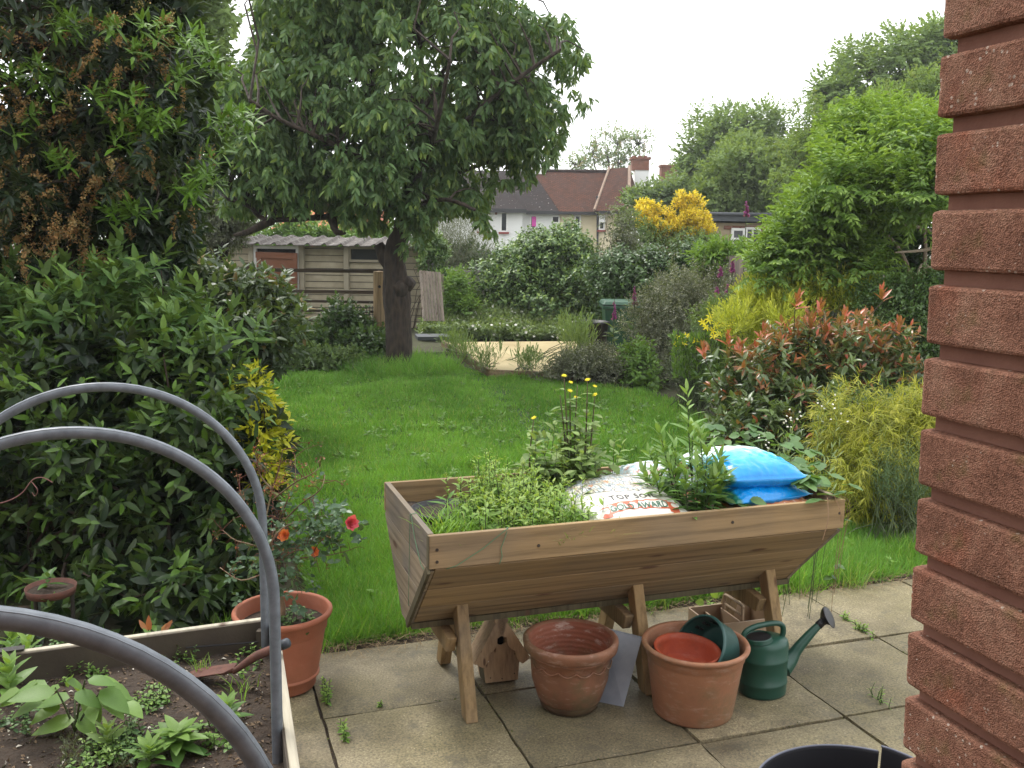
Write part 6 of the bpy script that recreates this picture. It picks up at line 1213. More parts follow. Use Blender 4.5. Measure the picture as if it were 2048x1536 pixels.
P, D = on_blobs(clumps(B_([(1560, 760, 7.8, 120, 80, .5), (1650, 720, 7.9, 110, 80, .5), (1500, 740, 7.9, 80, 60, .4), (1740, 720, 8., 80, 60, .5), (1620, 830, 7.5, 130, 60, .5), (1500, 830, 7.5, 70, 60, .4), (1740, 800, 7.8, 90, 70, .4), (1600, 900, 7.3, 150, 40, .4), (1480, 880, 7.4, 60, 40, .3)]), 200, .08, .17, lo=.6), 1550, lo=.6, upbias=.9, cull=False)
ok = pxmask(P, D, [(1400, 735), (1420, 710), (1500, 695), (1560, 672), (1640, 650), (1720, 650), (1800, 668), (1840, 700), (1850, 880), (1700, 950), (1480, 940), (1420, 860)]); P, D = P[ok], D[ok]; hz_ = (P[:, 2]-.15)/.85
red = (hz_+rng.normal(0, .22, len(P)) > .70); sh = list(shoots(P, D, 9, .12, .095, a0=80, a1=22, jit=.4, droop=.05, upmix=.6)); i9 = np.tile(np.arange(9)/8, len(P)); sh[5] = np.where(np.repeat(red, 9), np.clip((i9-.35)*1.8, 0, 1)*rng.uniform(.4, 1.05, len(i9)), (rng.uniform(size=len(i9)) < .04)*.7)
addleaves(ph, M_PH, leaf_tpl('broad', w=.40, fold=.16, curl=.16), sh, parts=280, cell=22)
tp_ = [(1525, 668), (1590, 605), (1640, 620), (1690, 640), (1765, 590), (1800, 655), (1455, 680), (1480, 700), (1620, 650), (1655, 660), (1720, 680), (1760, 700), (1410, 705), (1560, 690)]
TP = np.array([at_y(x, y+14, 7.6) for x, y in tp_]); sh = list(shoots(TP, np.tile([0, -.1, 1.], (len(TP), 1))+rng.normal(0, .15, (len(TP), 3)), 9, .10, .11, a0=55, a1=12, jit=.3, upmix=.3)); sh[5] = np.full(len(sh[5]), .95)*rng.uniform(.7, 1.1, len(sh[5])); addleaves(ph, M_PH, leaf_tpl('broad', w=.34, fold=.2, curl=.1), sh, name='red_shoots')
stems_up(G0(1600, 880, 8.), np.concatenate([P[rng.choice(len(P), 90)]+np.array([0, .15, 0]), TP]), .010, .003, spread=.35).build('stems', M_TWIG, ph, kind='stuff')
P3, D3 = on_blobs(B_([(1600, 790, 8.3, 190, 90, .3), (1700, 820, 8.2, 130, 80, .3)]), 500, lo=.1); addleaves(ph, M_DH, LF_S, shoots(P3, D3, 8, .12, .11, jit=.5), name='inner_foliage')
cyp, P, D = shrub('golden_cypress', 'drooping golden threadleaf cypress near the lawn edge by the brick wall', 'conifer', G0(1750, 1060, 6.3), B_([(1740, 830, 6.4, 90, 60, .35), (1700, 900, 6.3, 70, 70, .35), (1790, 900, 6.3, 70, 90, .35), (1760, 980, 6.2, 80, 70, .3), (1830, 820, 6.4, 60, 50, .3), (1850, 900, 6.4, 60, 100, .3), (1730, 1010, 6.2, 40, 40, .2)]), M_GC, LF_T, 130, (.06, .13), 10, 6, .1, .1, stems=0)
for o in list(cyp.children): bpy.data.objects.remove(o)
P, D = on_blobs(clumps(B_([(1740, 830, 6.4, 90, 55, .35), (1700, 900, 6.3, 70, 65, .35), (1790, 900, 6.3, 70, 90, .35), (1760, 980, 6.2, 70, 60, .3), (1830, 820, 6.4, 60, 50, .3), (1850, 900, 6.4, 60, 100, .3)]), 150, .06, .13, lo=.55), 1700, lo=.6, upbias=.2, cull=False); D = D*.8+np.array([0, -.3, 0]); D[:, 2] -= .1
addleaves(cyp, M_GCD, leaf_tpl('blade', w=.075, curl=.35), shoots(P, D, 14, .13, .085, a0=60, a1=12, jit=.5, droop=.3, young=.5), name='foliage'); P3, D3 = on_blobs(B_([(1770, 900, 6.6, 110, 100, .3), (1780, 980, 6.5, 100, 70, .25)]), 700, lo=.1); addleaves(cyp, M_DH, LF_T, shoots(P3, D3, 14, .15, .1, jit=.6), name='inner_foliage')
stems_up(G0(1750, 1050, 6.4), P[rng.choice(len(P), 60)], .012, .003, spread=.15).build('stems', M_TWIG, cyp, kind='stuff')
def rosemary(label, base, bl, ns, name='rosemary', group=None):
    t = thing(name, label, 'shrub', base, group); P, D = on_blobs(bl, ns, lo=.2, upbias=1.8, cull=False); addleaves(t, M_RO, LF_N, shoots(P, D+np.array([0, 0, .8]), 26, .20, .028, a0=65, a1=35, jit=.5, taper=.1), name='needles'); stems_up(base, P[::4], .005, .002, spread=.12).build('stems', M_TWIGG, t, kind='stuff')
rosemary('upright rosemary bush below the yellow lilies', G0(1385, 790, 10.6), B_([(1385, 720, 10.6, 45, 55, .3), (1360, 750, 10.4, 30, 30, .2), (1430, 760, 10.2, 40, 50, .3)]), 330)
rosemary('rosemary bush under the golden cypress beside the brick wall', G0(1800, 1050, 5.8), B_([(1790, 980, 5.8, 60, 60, .2), (1840, 1000, 5.9, 50, 70, .2)]), 240)
# yellow daisies / lilies
M_YF = leafmat('yellow petal', (.75, .62, .02), (.90, .80, .04), (.8, .4, .02), trans=.3, rough=.6)
ly = thing('lily_clump', 'clump of bright yellow star-shaped flowers above the rosemary', 'flowers', G0(1440, 760, 10)); FPs = []
tplv = leaf_tpl('lance', w=.36, fold=.1, curl=.35); 
def bloom(root, mat, c, r, petals, nrm, name='flower', layers=1, cup=.35, tplx=None):
    V0, F0 = tplx or tplv; nrm = unit(np.array(nrm, float)[None])[0]; a = unit(np.cross(nrm, [.3, .1, 1])[None])[0]; b_ = np.cross(nrm, a); P = []; D = []; U = []; S = []
    for l in range(layers):
        for k in range(petals):
            t = 2*PI*(k+.5*l)/petals+rng.normal(0, .08); cu = cup+.45*l; d = math.cos(t)*a+math.sin(t)*b_; P.append(c); D.append(unit((d+nrm*cu)[None])[0]); U.append(nrm-d*cu); S.append(r*(1-.2*l)*rng.uniform(.9, 1.1))
    n = len(P); X, F = scatter((V0, F0), np.array(P), np.array(D), np.array(U), np.array(S)); at = np.zeros((len(X), 3)); at[:, 0] = np.repeat(rng.uniform(0, 1, n), len(V0)); return mk(name, X, F, mat, root, smooth=True, attr=at)
for (x, y, Y) in [(1418, 640, 10), (1432, 650, 10), (1425, 662, 9.9), (1445, 645, 10), (1452, 655, 10), (1438, 668, 9.9), (1412, 655, 9.95), (1462, 648, 10), (1405, 645, 10.1), (1470, 640, 10.1), (1420, 633, 10.1), (1448, 636, 10.1), (1360, 680, 10.2), (1352, 690, 10.2), (1368, 688, 10.1), (1380, 678, 10.2), (1390, 682, 10.1), (1355, 676, 10.2), (1372, 672, 10.2), (1460, 662, 9.9), (1428, 672, 9.9)]:
    p = at_y(x, y, Y); FPs.append(p); bloom(ly, M_YF, p, .05, 6, (rng.normal(0, .4), -1, .6+rng.normal(0, .3)))
stems_up(G0(1420, 770, 10.1), FPs, .006, .003, spread=.15).build('stems', M_TWIGG, ly); n = 900; P = np.array([at_y(rng.uniform(1345, 1475), rng.uniform(670, 760), 10.1+rng.uniform(-.1, .15)) for _ in range(n)]); D = rng.normal(0, .5, (n, 3))+np.array([0, 0, .9]); foliage(ly, M_LIME, LF_SN, P, D, rng.normal(size=(n, 3)), rng.uniform(.05, .1, n), rng.uniform(0, .8, n), np.zeros(n), name='foliage')
# foxgloves
M_FX = leafmat('foxglove bell', (.26, .045, .20), (.42, .10, .34), (.6, .4, .55), trans=.3, rough=.6)
def foxglove(label, x, y0, y1, Y, lean=0.):
    top = at_y(x+lean, y0, Y); bot = at_y(x, y1, Y); base = np.array([bot[0], Y, 0]); t = thing('foxglove', label, 'foxglove', base, 'purple foxglove spikes'); MB().tube(smoothpts([base, bot, top+np.array([0, 0, .12])], 12), np.linspace(.007, .0025, 12), 6).build('stem', M_TWIGG, t)
    n = 34; P = []; D = []; S = []
    for i in range(n):
        f = i/(n-1); a = rng.normal(-PI/2, 1.0); P.append(bot+(top-bot)*f); D.append([math.cos(a), math.sin(a), -.9+.3*f]); S.append(.05*(1-.65*f))
    V = []; Fb = []
    for k, (r_, z_) in enumerate(((.12, 0), (.2, .35), (.27, .8), (.36, 1.))):
        for q in range(6): V.append((z_, r_*math.cos(q*PI/3), r_*math.sin(q*PI/3)))
    Fb = [(i*6+q, i*6+(q+1) % 6, (i+1)*6+(q+1) % 6, (i+1)*6+q) for i in range(3) for q in range(6)]
    foliage(t, M_FX, (np.array(V), np.array(Fb)), np.array(P), np.array(D), rng.normal(size=(n, 3)), np.array(S), rng.uniform(0, 1, n), np.zeros(n), name='bells')
    n = 16; foliage(t, M_BR, leaf_tpl('broad', w=.4), base+np.array([0, 0, 1])*rng.uniform(.05, max(bot[2]-.1, .2), (n, 1)), np.column_stack([rng.normal(size=(n, 2)), rng.uniform(.2, .8, n)]), np.tile([0, 0, 1.], (n, 1)), rng.uniform(.1, .2, n), rng.uniform(0, 1, n), np.zeros(n), name='leaves')
for a in (('tallest foxglove, purple spike standing against the far hedge above the white door', 1493, 402, 428, 12.6), ('purple foxglove spike in front of the grey boundary fence, upper right one', 1465, 515, 540, 13.), ('purple foxglove spike just left of the grey boundary fence', 1441, 532, 550, 13.), ('small foxglove spike low in the grey shrub, left of a pair', 1434, 572, 588, 12.6), ('small foxglove spike low in the grey shrub, right of a pair', 1455, 568, 584, 12.6), ('purple foxglove in front of the right side of the wheelie bin', 1269, 572, 604, 13.2), ('drooping purple foxglove in front of the middle of the wheelie bin', 1228, 602, 634, 13.)): foxglove(*a)
# bright shrub near fence, boundary weeds
shrub('lime_shrub', 'lime green leafy shoots in front of the boundary fence', 'shrub', G0(1420, 620, 14.2), B_([(1420, 530, 14.2, 28, 28, .25), (1460, 510, 14.4, 30, 16, .25), (1440, 540, 14.3, 25, 20, .2)]), M_LIME, LF_SN, 24, (.08, .16), 260, 8, .16, .13, up=1.2, stems=20)
shrub('feathery_shrub', 'grey green leafy stems in front of the boundary fence, behind the lilies', 'shrub', G0(1500, 700, 11.6), B_([(1480, 655, 11.6, 35, 40, .3), (1440, 650, 11.8, 35, 40, .3), (1515, 640, 11.8, 30, 35, .3)]), M_BR, LF_SN, 50, (.08, .16), 700, 8, .14, .08, up=.9, stems=40)

shrub('boundary_hedge', 'green boundary hedge running back from the house on the far left, behind the laurels', 'hedge', (-5.6, 6, 0), [(-5.6, y, 1.1, .8, 1.2, 1.2) for y in (2.5, 4.5, 6.5, 8.5, 10.5, 12.5)], M_DH, LF_S, 160, (.15, .35), 3600, 7, .12, .09, stems=30, spread=1.5)
# ================================================================== plants in the planter, the rose, the vegetable bed
M_WEED = leafmat('nettle-like weed leaf', (.085, .19, .03), (.22, .40, .07), (.40, .50, .14), trans=.35, rough=.55)
M_MINT = leafmat('goldenrod leaf', (.05, .135, .028), (.135, .28, .055), (.24, .36, .11), trans=.3, rough=.5)
M_STB = leafmat('strawberry leaf', (.035, .105, .03), (.095, .20, .06), (.25, .36, .12), trans=.3, rough=.45)
M_THI = leafmat('sow thistle leaf', (.09, .17, .045), (.21, .32, .09), (.30, .38, .14), trans=.3, rough=.6)
M_PEP = leafmat('bed plant leaf', (.06, .15, .035), (.17, .31, .06), (.32, .44, .12), trans=.35, rough=.45)
tz = .715
# nettle-leaved weeds
def stand(root, spots, h0, h1, mat, tpl, n, leaf, a0=85, a1=35, droop=.25, lean=.15, sm=None, r=.002, young=.5, parts=0, cell=18, lower=.15, name='foliage', partname='leaf'):
    P = []; D = []; H = []; mb = MB()
    for s in spots:
        h = rng.uniform(h0, h1); d = np.array([rng.normal(0, lean), rng.normal(0, lean), 1]); d /= np.linalg.norm(d); P.append(np.array(s)+d*h*lower); D.append(d); H.append(h*(1-lower))
        mb.tube([s, np.array(s)+d*h*.5+rng.normal(0, .004, 3), np.array(s)+d*h], [r, r*.8, r*.5], 5, cap=False)
    sh = list(shoots(np.array(P), np.array(D), n, np.array(H), leaf, a0=a0, a1=a1, droop=droop, jit=.35, young=young, taper=.45)); addleaves(root, mat, tpl, sh, parts=parts, cell=cell, name=name, partname=partname); mb.build('stems', sm or M_TWIGG, root, kind='stuff'); return np.array(P)+np.array(D)*np.array(H)[:, None]
wd = thing('weeds', 'lush patch of light green nettle-leaved weeds in the left half of the planter', 'weeds', pp(.4, .35, tz))
sp2 = [pp(rng.normal(.44, .13), rng.uniform(.05, .6), tz-.01) for _ in range(240)]; sp2 = [s for s in sp2 if .22 < (s-P0) @ pu < .74]
tops = stand(wd, sp2, .08, .20, M_WEED, leaf_tpl('lance', w=.36, fold=.12, curl=.25), 10, .056, parts=150, cell=15)
sp3 = [pp(rng.normal(.42, .07), rng.uniform(.32, .6), tz-.01) for _ in range(34)]; t2 = stand(wd, sp3, .17, .27, M_WEED, leaf_tpl('lance', w=.44, fold=.1, curl=.2), 16, .04, name='tall_foliage')
q = np.concatenate([tops, t2]); q = np.repeat(q, 8, 0)+rng.normal(0, .009, (len(q)*8, 3)); foliage(wd, M_WEED, LF_Q, q, rng.normal(size=q.shape), rng.normal(size=q.shape), .007, np.ones(len(q)), np.ones(len(q)), name='seed_heads')
def grasstuft(root, spots, n, h0, h1, w, mat, spread=.03, arch=.5, name='blades'):
    P = []; 
    for s in spots: P.append(np.array(s)+np.column_stack([rng.normal(0, spread, n), rng.normal(0, spread, n), np.zeros(n)]))
    P = np.concatenate(P); m = len(P); D = unit(np.column_stack([rng.normal(0, arch*.7, m), rng.normal(0, arch*.7, m), np.ones(m)])); h = rng.uniform(h0, h1, m); V, F = leaf_tpl('blade', w=1, curl=arch); Dn, Bn, Un = frames(D, -np.column_stack([-D[:, 0], -D[:, 1], np.ones(m)*.1])*-1.)
    X = P[:, None]+(V[None, :, 0, None]*Dn[:, None]+V[None, :, 2, None]*Un[:, None])*h[:, None, None]+V[None, :, 1, None]*Bn[:, None]*w; FF = (F[None]+np.arange(m)[:, None, None]*len(V)).reshape(-1, 3)
    at = np.zeros((m, 3)); at[:, 0] = rng.uniform(0, 1, m); at[:, 1] = (rng.uniform(size=m) < .06)*.8; return mk(name, X.reshape(-1, 3), FF, mat, root, smooth=True, attr=np.repeat(at, len(V), 0), kind='stuff')
M_GB = leafmat('planter grass', (.10, .22, .02), (.24, .43, .05), (.40, .42, .16), trans=.4, rough=.5)
gt = thing('grass_tuft', 'arching grass in the near left corner of the planter', 'grass tuft', pp(.15, .15, tz)); grasstuft(gt, [pp(rng.uniform(.04, .36), rng.uniform(.09, .35), tz-.01) for _ in range(22)], 20, .07, .15, .006, M_GB, .018, .5)
gt = thing('grass_tuft', 'dense bright grass tuft beside the white topsoil sack', 'grass tuft', pp(.66, .15, tz)); grasstuft(gt, [pp(rng.uniform(.52, .72), rng.uniform(.04, .30), tz-.01) for _ in range(26)], 40, .05, .125, .0035, M_GB, .018, .5)
sd = thing('seedling', 'single leafy young plant growing out of the black pot in the planter', 'plant', pp(.20, .50, .74)); stand(sd, [pp(.2, .5, .74)], .07, .075, M_MINT, leaf_tpl('lance', w=.34, fold=.1, curl=.2), 7, .085, a0=80, a1=25, parts=7, cell=4)
# sow thistle with yellow flowers
th = thing('sow_thistle', 'tall spindly sow thistle with small yellow flowers rising from the back of the planter', 'weed', pp(.75, .62, tz))
jag = leaf_tpl('serr', w=.55, fold=.1, curl=.35); heads = []
for (px, py, bx, dv_) in ((1128, 752, 1140, .60), (1140, 782, 1150, .62), (1175, 760, 1165, .66), (1190, 790, 1175, .66), (1068, 836, 1062, .68), (1120, 790, 1130, .58), (1155, 770, 1152, .64)):
    yb = P0[1]+.62+.35*(bx-1060)/130*.9; b_ = at_y(bx, 960, 4.15); b_[2] = tz; tpx = at_y(px, py, 4.2); m_ = (b_+tpx)/2+np.array([rng.normal(0, .02), 0, 0]); pts = smoothpts([b_, m_, tpx], 14); MB().tube(pts, np.linspace(.006, .002, 14), 7).build('stem', plain('thistle stem', (.13, .12, .05), (.08, .06, .03), 9, .7, .1), th, smooth=True)
    heads.append(tpx); P = pts[1:12]; n = len(P); ang = rng.uniform(0, 6.28, n); D = np.column_stack([np.cos(ang), np.sin(ang), rng.uniform(-.1, .5, n)])
    P2 = np.repeat(P, 2, 0); D2 = np.concatenate([D, D*np.array([-1, -1, 1])])[rng.permutation(2*n)]; foliage(th, M_THI, jag, P2, D2, np.tile([0, 0, 1.], (2*n, 1)), rng.uniform(.07, .13, 2*n)*np.repeat(np.linspace(1.3, .5, n), 2), rng.uniform(0, 1, 2*n), rng.uniform(0, .5, 2*n), name='leaves')
for h in heads[:5]: bloom(th, M_YF, h, .014, 9, (rng.normal(0, .3), -.4, 1), layers=2, cup=.5)
for h in heads[:3]: bloom(th, M_YF, h+np.array([rng.uniform(.02, .04), 0, -.03]), .012, 8, (.2, -.5, 1), layers=2, cup=.8)
sp4 = [at_y(rng.uniform(1050, 1225), 930, rng.uniform(4.0, 4.3))*np.array([1, 1, 0])+np.array([0, 0, tz]) for _ in range(38)]; stand(th, sp4, .12, .34, M_THI, jag, 11, .085, parts=60, cell=20, name='lower_leaves')
# tall leafy goldenrod-like plant in front of the blue sacks
mt = thing('goldenrod', 'tall dark green leafy stems between the white sack and the blue sacks', 'plant', pp(1.2, .35, tz)); mts = []
for (x0_, y0_, x1_, y1_, Y) in ((1390, 1000, 1375, 790, 3.95), (1360, 990, 1320, 865, 3.9), (1400, 990, 1415, 900, 3.8), (1370, 1000, 1340, 930, 3.8), (1350, 990, 1300, 910, 4.0), (1410, 1000, 1440, 915, 3.95), (1385, 990, 1385, 860, 4.05), (1340, 970, 1290, 950, 3.9), (1420, 990, 1450, 950, 3.8), (1360, 990, 1350, 895, 3.85), (1380, 995, 1370, 940, 3.72), (1400, 1000, 1430, 960, 3.74), (1340, 985, 1310, 950, 3.8), (1410, 990, 1400, 870, 3.9), (1370, 995, 1330, 900, 3.95), (1390, 1000, 1440, 930, 3.78), (1395, 1000, 1395, 930, 3.75)):
    b_ = at_y(x0_, y0_, Y); b_[2] = tz; t_ = at_y(x1_, y1_, Y); mts.append((b_, t_))
P = np.array([a*.75+b_*.25 for a, b_ in mts]); D = np.array([b_-a for a, b_ in mts]); Ln = np.linalg.norm(D, axis=1)*.8
sh = shoots(P, D, 26, Ln, .098, a0=80, a1=25, droop=.1, jit=.35, young=.8, taper=.35); addleaves(mt, M_MINT, leaf_tpl('lance', w=.30, fold=.1, curl=.2), sh, parts=170, cell=16)
mb = MB(); [mb.tube([a, (a+b_)/2+rng.normal(0, .005, 3), b_], [.004, .003, .0015], 6) for a, b_ in mts]; mb.build('stems', M_TWIGG, mt, kind='stuff')
# strawberry plants: three-part leaves on stalks
stb = thing('strawberry_plant', 'strawberry plant with toothed three-part leaves at the right end of the planter', 'plant', pp(1.66, .4, tz)); tri = []; mb = MB(); c0_ = pp(1.60, .45, tz)
for k in range(120):
    a = rng.uniform(0, 2*PI); r = rng.uniform(.04, .26); e = pp(1.62+r*math.cos(a)*.85, .40+r*math.sin(a)*1.3, rng.uniform(.80, .93)-r*.18)
    if (e-P0) @ pu < 1.56 and (e-P0) @ pv < .40: continue
    mb.tube(smoothpts([c0_*.5+e*.5+np.array([0, 0, -.06]), (c0_*.3+e*.7)+np.array([0, 0, .01]), e], 6), .0015, 4, cap=False); tri.append((e, a+ga))
for (px, py, Y) in ((1480, 870, 4.5), (1510, 862, 4.5), (1545, 868, 4.45), (1450, 880, 4.5), (1580, 885, 4.4), (1530, 880, 4.4), (1600, 905, 4.3), (1500, 850, 4.55), (1440, 865, 4.5), (1465, 890, 4.4), (1560, 890, 4.3), (1590, 870, 4.5), (1620, 900, 4.3), (1640, 925, 4.2), (1660, 950, 4.1), (1600, 930, 4.1), (1490, 885, 4.45), (1425, 850, 4.6), (1630, 955, 3.95), (1610, 965, 3.9)): tri.append((at_y(px, py, Y), rng.uniform(0, 6)))
for (px, py, Y) in ((1660, 990, 3.85), (1690, 985, 3.9), (1700, 970, 4.), (1640, 1000, 3.8), (1450, 1000, 3.78), (1500, 998, 3.8), (1475, 1008, 3.76), (1690, 1040, 3.95), (1675, 1130, 3.95), (1665, 1155, 3.9)): tri.append((at_y(px, py, Y), rng.uniform(0, 6)))
P = []; D = []; U = []; S = []
for e, a in tri:
    nrm = unit(np.array([[rng.normal(0, .25), rng.normal(-.15, .25), 1]]))[0]
    for q in (-1.15, 0, 1.15): P.append(e); D.append([math.cos(a+q), math.sin(a+q), -.15]); U.append(nrm); S.append(rng.uniform(.055, .08)*(.6 if e[2] < .7 else 1))
n = len(P); foliage(stb, M_STB, leaf_tpl('serr', w=.78, fold=.06, curl=.12), np.array(P), np.array(D), np.array(U), np.array(S), rng.uniform(0, 1, n), rng.uniform(0, .3, n), parts=140, cell=12)
mb.build('stalks', M_TWIGG, stb, kind='stuff'); rn = MB()
for (px, x2, y2) in ((1690, 1668, 1190), (1695, 1676, 1160), (1685, 1662, 1230), (1700, 1670, 1140)): rn.tube(smoothpts([at_y(px-20, 990, 3.9), at_y(px, 1010, 3.93), at_y((px+x2)/2+2, 1080, 3.93), at_y(x2, y2, 3.9)], 14), .0013, 4, cap=False)
rn.tube(smoothpts([at_y(1655, 995, 3.8), at_y(1656, 1040, 3.76), at_y(1645, 1080, 3.74)], 8), .0016, 4).tube(smoothpts([at_y(1668, 990, 3.82), at_y(1680, 1020, 3.79), at_y(1682, 1042, 3.8)], 8), .0016, 4)
rn.build('runners', plain('straw runner', (.32, .20, .11), (.2, .12, .07), 5, .8, 0), stb, kind='stuff')
# feathery grey green plant with tiny white flowers behind
ar = thing('mugwort', 'wispy grey green plant with tiny white flowers behind the strawberry leaves', 'plant', at_y(1590, 900, 4.7)*np.array([1, 1, 0])); sp5 = [at_y(rng.uniform(1520, 1660), 940, rng.uniform(4.5, 4.9))*np.array([1, 1, 0]) for _ in range(14)]
tt = stand(ar, sp5, .85, 1.15, M_BR, leaf_tpl('lance', w=.16, fold=.1, curl=.2), 24, .07, a0=55, a1=25, droop=0, lean=.06, r=.0016, lower=.4); flowers(ar, M_WF, np.repeat(tt[:8], 4, 0)+rng.normal(0, .03, (32, 3)), .007, 5)
# leafy growth between planter and lawn behind
# rose bush
rs = thing('rose_bush', 'half dead rose bush with three coral and pink blooms growing in the ribbed pot', 'rose bush', rp+np.array([0, 0, .28])); RY = 3.74
def rq(x, y, d=0.): return at_y(x, y, RY+d)
M_CANE = plain('rose cane', (.34, .25, .16), (.20, .13, .08), 12, .8, .3); M_CG = plain('green brown cane', (.16, .13, .06), (.12, .07, .04), 10, .7, .1)
M_RL = leafmat('rose leaf', (.04, .09, .045), (.10, .18, .085), (.20, .08, .05), trans=.25, rough=.35); M_DRY = leafmat('dead flower stalk', (.13, .045, .03), (.26, .10, .06), (.42, .13, .05), trans=.1, rough=.8)
MB().tube(smoothpts([rq(558, 1250), rq(566, 1215), rq(552, 1175), rq(535, 1135), rq(528, 1110)], 16), np.linspace(.013, .008, 16), 10).build('cane', M_CANE, rs, smooth=True)
canes = [[(532, 1120), (528, 1060), (545, 980), (560, 930), (565, 900)], [(532, 1120), (550, 1060), (575, 1000), (590, 960), (590, 915)], [(530, 1110), (560, 1060), (610, 1040), (660, 1030), (690, 1035)], [(535, 1130), (560, 1120), (610, 1115), (660, 1110), (700, 1100)], [(552, 1175), (545, 1140), (520, 1150), (480, 1160), (440, 1135)],
 [(530, 1110), (500, 1060), (490, 1010), (480, 980)], [(550, 1060), (600, 1010), (640, 980), (650, 950)], [(545, 1000), (590, 965), (620, 950), (640, 935)], [(545, 1090), (560, 1080), (572, 1075)], [(560, 1120), (595, 1100), (625, 1108)], [(532, 1100), (505, 1090), (470, 1080), (445, 1060)], [(545, 980), (520, 950), (515, 920)]]
cp2 = []
for i, c in enumerate(canes):
    s = smoothpts([rq(x, y, rng.normal(0, .05)) for x, y in c], 16); cp2.append(s); MB().tube(s, np.linspace(.0042, .0015, 16), 6).build('cane', M_CG if i not in (4,) else M_CANE, rs, smooth=True)
allp = np.concatenate(cp2); tw = []
for _ in range(230):
    b_ = allp[rng.integers(len(allp))]; tw.append(b_+rng.normal(0, 1, 3)*np.array([.05, .05, .05])+np.array([0, 0, .02]))
twigs(tw, list(allp), .0016, .0008, seg=3, sag=.15).build('twigs', M_DRY, rs, kind='stuff')
q = np.array([p for p in tw if project(p)[1] < 1010 or rng.uniform() < .3]); q = np.repeat(q, 5, 0)+rng.normal(0, .008, (len(q)*5, 3)); foliage(rs, M_DRY, LF_Q, q, rng.normal(size=q.shape), rng.normal(size=q.shape), rng.uniform(.006, .013, len(q)), rng.uniform(0, 1, len(q)), (rng.uniform(size=len(q)) < .3)*.8, name='dead_heads')
LP_ = []
for _ in range(180):
    x = rng.normal(630, 42); y = rng.normal(1058, 34); 
    if rng.uniform() < .35: x = rng.normal(560, 50); y = rng.normal(1130, 35)
    LP_.append(rq(x, y, rng.normal(0, .06)))
D = rng.normal(0, 1, (len(LP_), 3))+np.array([.2, -.3, .2]); addleaves(rs, M_RL, leaf_tpl('broad', w=.62, fold=.1, curl=.12), shoots(np.array(LP_), D, 5, .045, .034, a0=75, a1=0, flat=True, jit=.4, droop=.1), parts=130, cell=10)
M_R1 = leafmat('coral petal', (.75, .16, .06), (.85, .30, .10), (.85, .35, .3), trans=.25, rough=.5); M_R2 = leafmat('pink petal', (.72, .08, .13), (.82, .20, .24), (.9, .4, .4), trans=.25, rough=.5)
pet = leaf_tpl('broad', w=1.0, fold=.05, curl=-.25)
for (x, y, r, m_, nm) in ((570, 1071, .030, M_R1, (-.2, -1, .5)), (628, 1104, .024, M_R1, (.3, -1, .4)), (701, 1046, .034, M_R2, (.6, -.7, .3))):
    c = rq(x, y, -.06); V = []; root_ = bloom(rs, m_, c, r, 7, nm, 'blossom', layers=4, cup=.25, tplx=pet)
for (x, y) in ((641, 1061), (590, 1155), (570, 1185)): bloom(rs, m_ if x > 600 else M_R1, rq(x, y, -.04), .008, 5, (0, -1, .6), 'bud', layers=2, cup=1.2, tplx=pet)
pw = thing('pot_weeds', 'small round-leaved weeds round the foot of the rose in its pot', 'weeds', rp+np.array([0, 0, .28])); sp6 = [rp+np.array([rng.uniform(-.06, .14), rng.uniform(-.13, .10), .278]) for _ in range(34)]; stand(pw, sp6, .02, .05, M_STB, leaf_tpl('broad', w=.75, fold=.08), 5, .026, a0=85, a1=60, parts=50, cell=8)

# vegetable bed plants
def bedp(a, b_, dz=0.): p = C0*np.array([1, 1, 0])+du*a+dv*b_; p[2] = float(bz(a, b_))+dz; return p
def bpx(px, py, z=ZB-.10): return at_z(px, py, z)
pe = thing('pepper_plant', 'leafy pepper-like plant with broad drooping leaves in the raised bed', 'plant', bpx(150, 1455)); c = bpx(150, 1462); mb = MB(); hs = []
for (x, y) in ((150, 1390), (110, 1375), (200, 1385), (170, 1360)): t_ = at_y(x, y, c[1]+rng.normal(0, .03)); hs.append(t_); mb.tube(smoothpts([c, (c+t_)/2+np.array([0, 0, .01]), t_], 8), np.linspace(.004, .002, 8), 6)
mb.build('stems', M_TWIGG, pe, kind='stuff'); P = []; D = []; S = []
for (x, y, ang, s) in ((150, 1385, 0, .09), (120, 1375, 2.6, .08), (200, 1380, -.2, .11), (175, 1360, .6, .08), (140, 1395, 3.0, .10), (110, 1385, 3.6, .12), (170, 1395, -.7, .09), (205, 1390, -.5, .10), (150, 1370, 1.5, .07), (185, 1400, 5.0, .09), (95, 1370, 2.9, .09), (150, 1440, 3.3, .12), (155, 1440, -.3, .08), (60, 1390, 2.8, .10), (130, 1360, 1.2, .07), (90, 1400, 3.4, .10), (230, 1395, -.4, .10), (215, 1370, .3, .08), (120, 1410, 4.2, .09), (165, 1420, 5.3, .09), (75, 1365, 2.7, .08), (190, 1360, 1.0, .07), (250, 1405, -.6, .08), (40, 1380, 3.1, .09), (145, 1350, 1.9, .06)):
    p = at_y(x, y, c[1]+rng.normal(0, .02)); P.append(p); D.append([math.cos(ang), math.sin(ang)*.5-.25, -.25+rng.normal(0, .15)]); S.append(s)
n = len(P); foliage(pe, M_PEP, leaf_tpl('broad', w=.58, fold=.08, curl=.22), np.array(P), np.array(D), np.array([[rng.normal(0, .15), -.25, 1] for _ in range(n)]), np.array(S), rng.uniform(.2, 1, n), rng.uniform(0, .4, n), parts=40, cell=3)
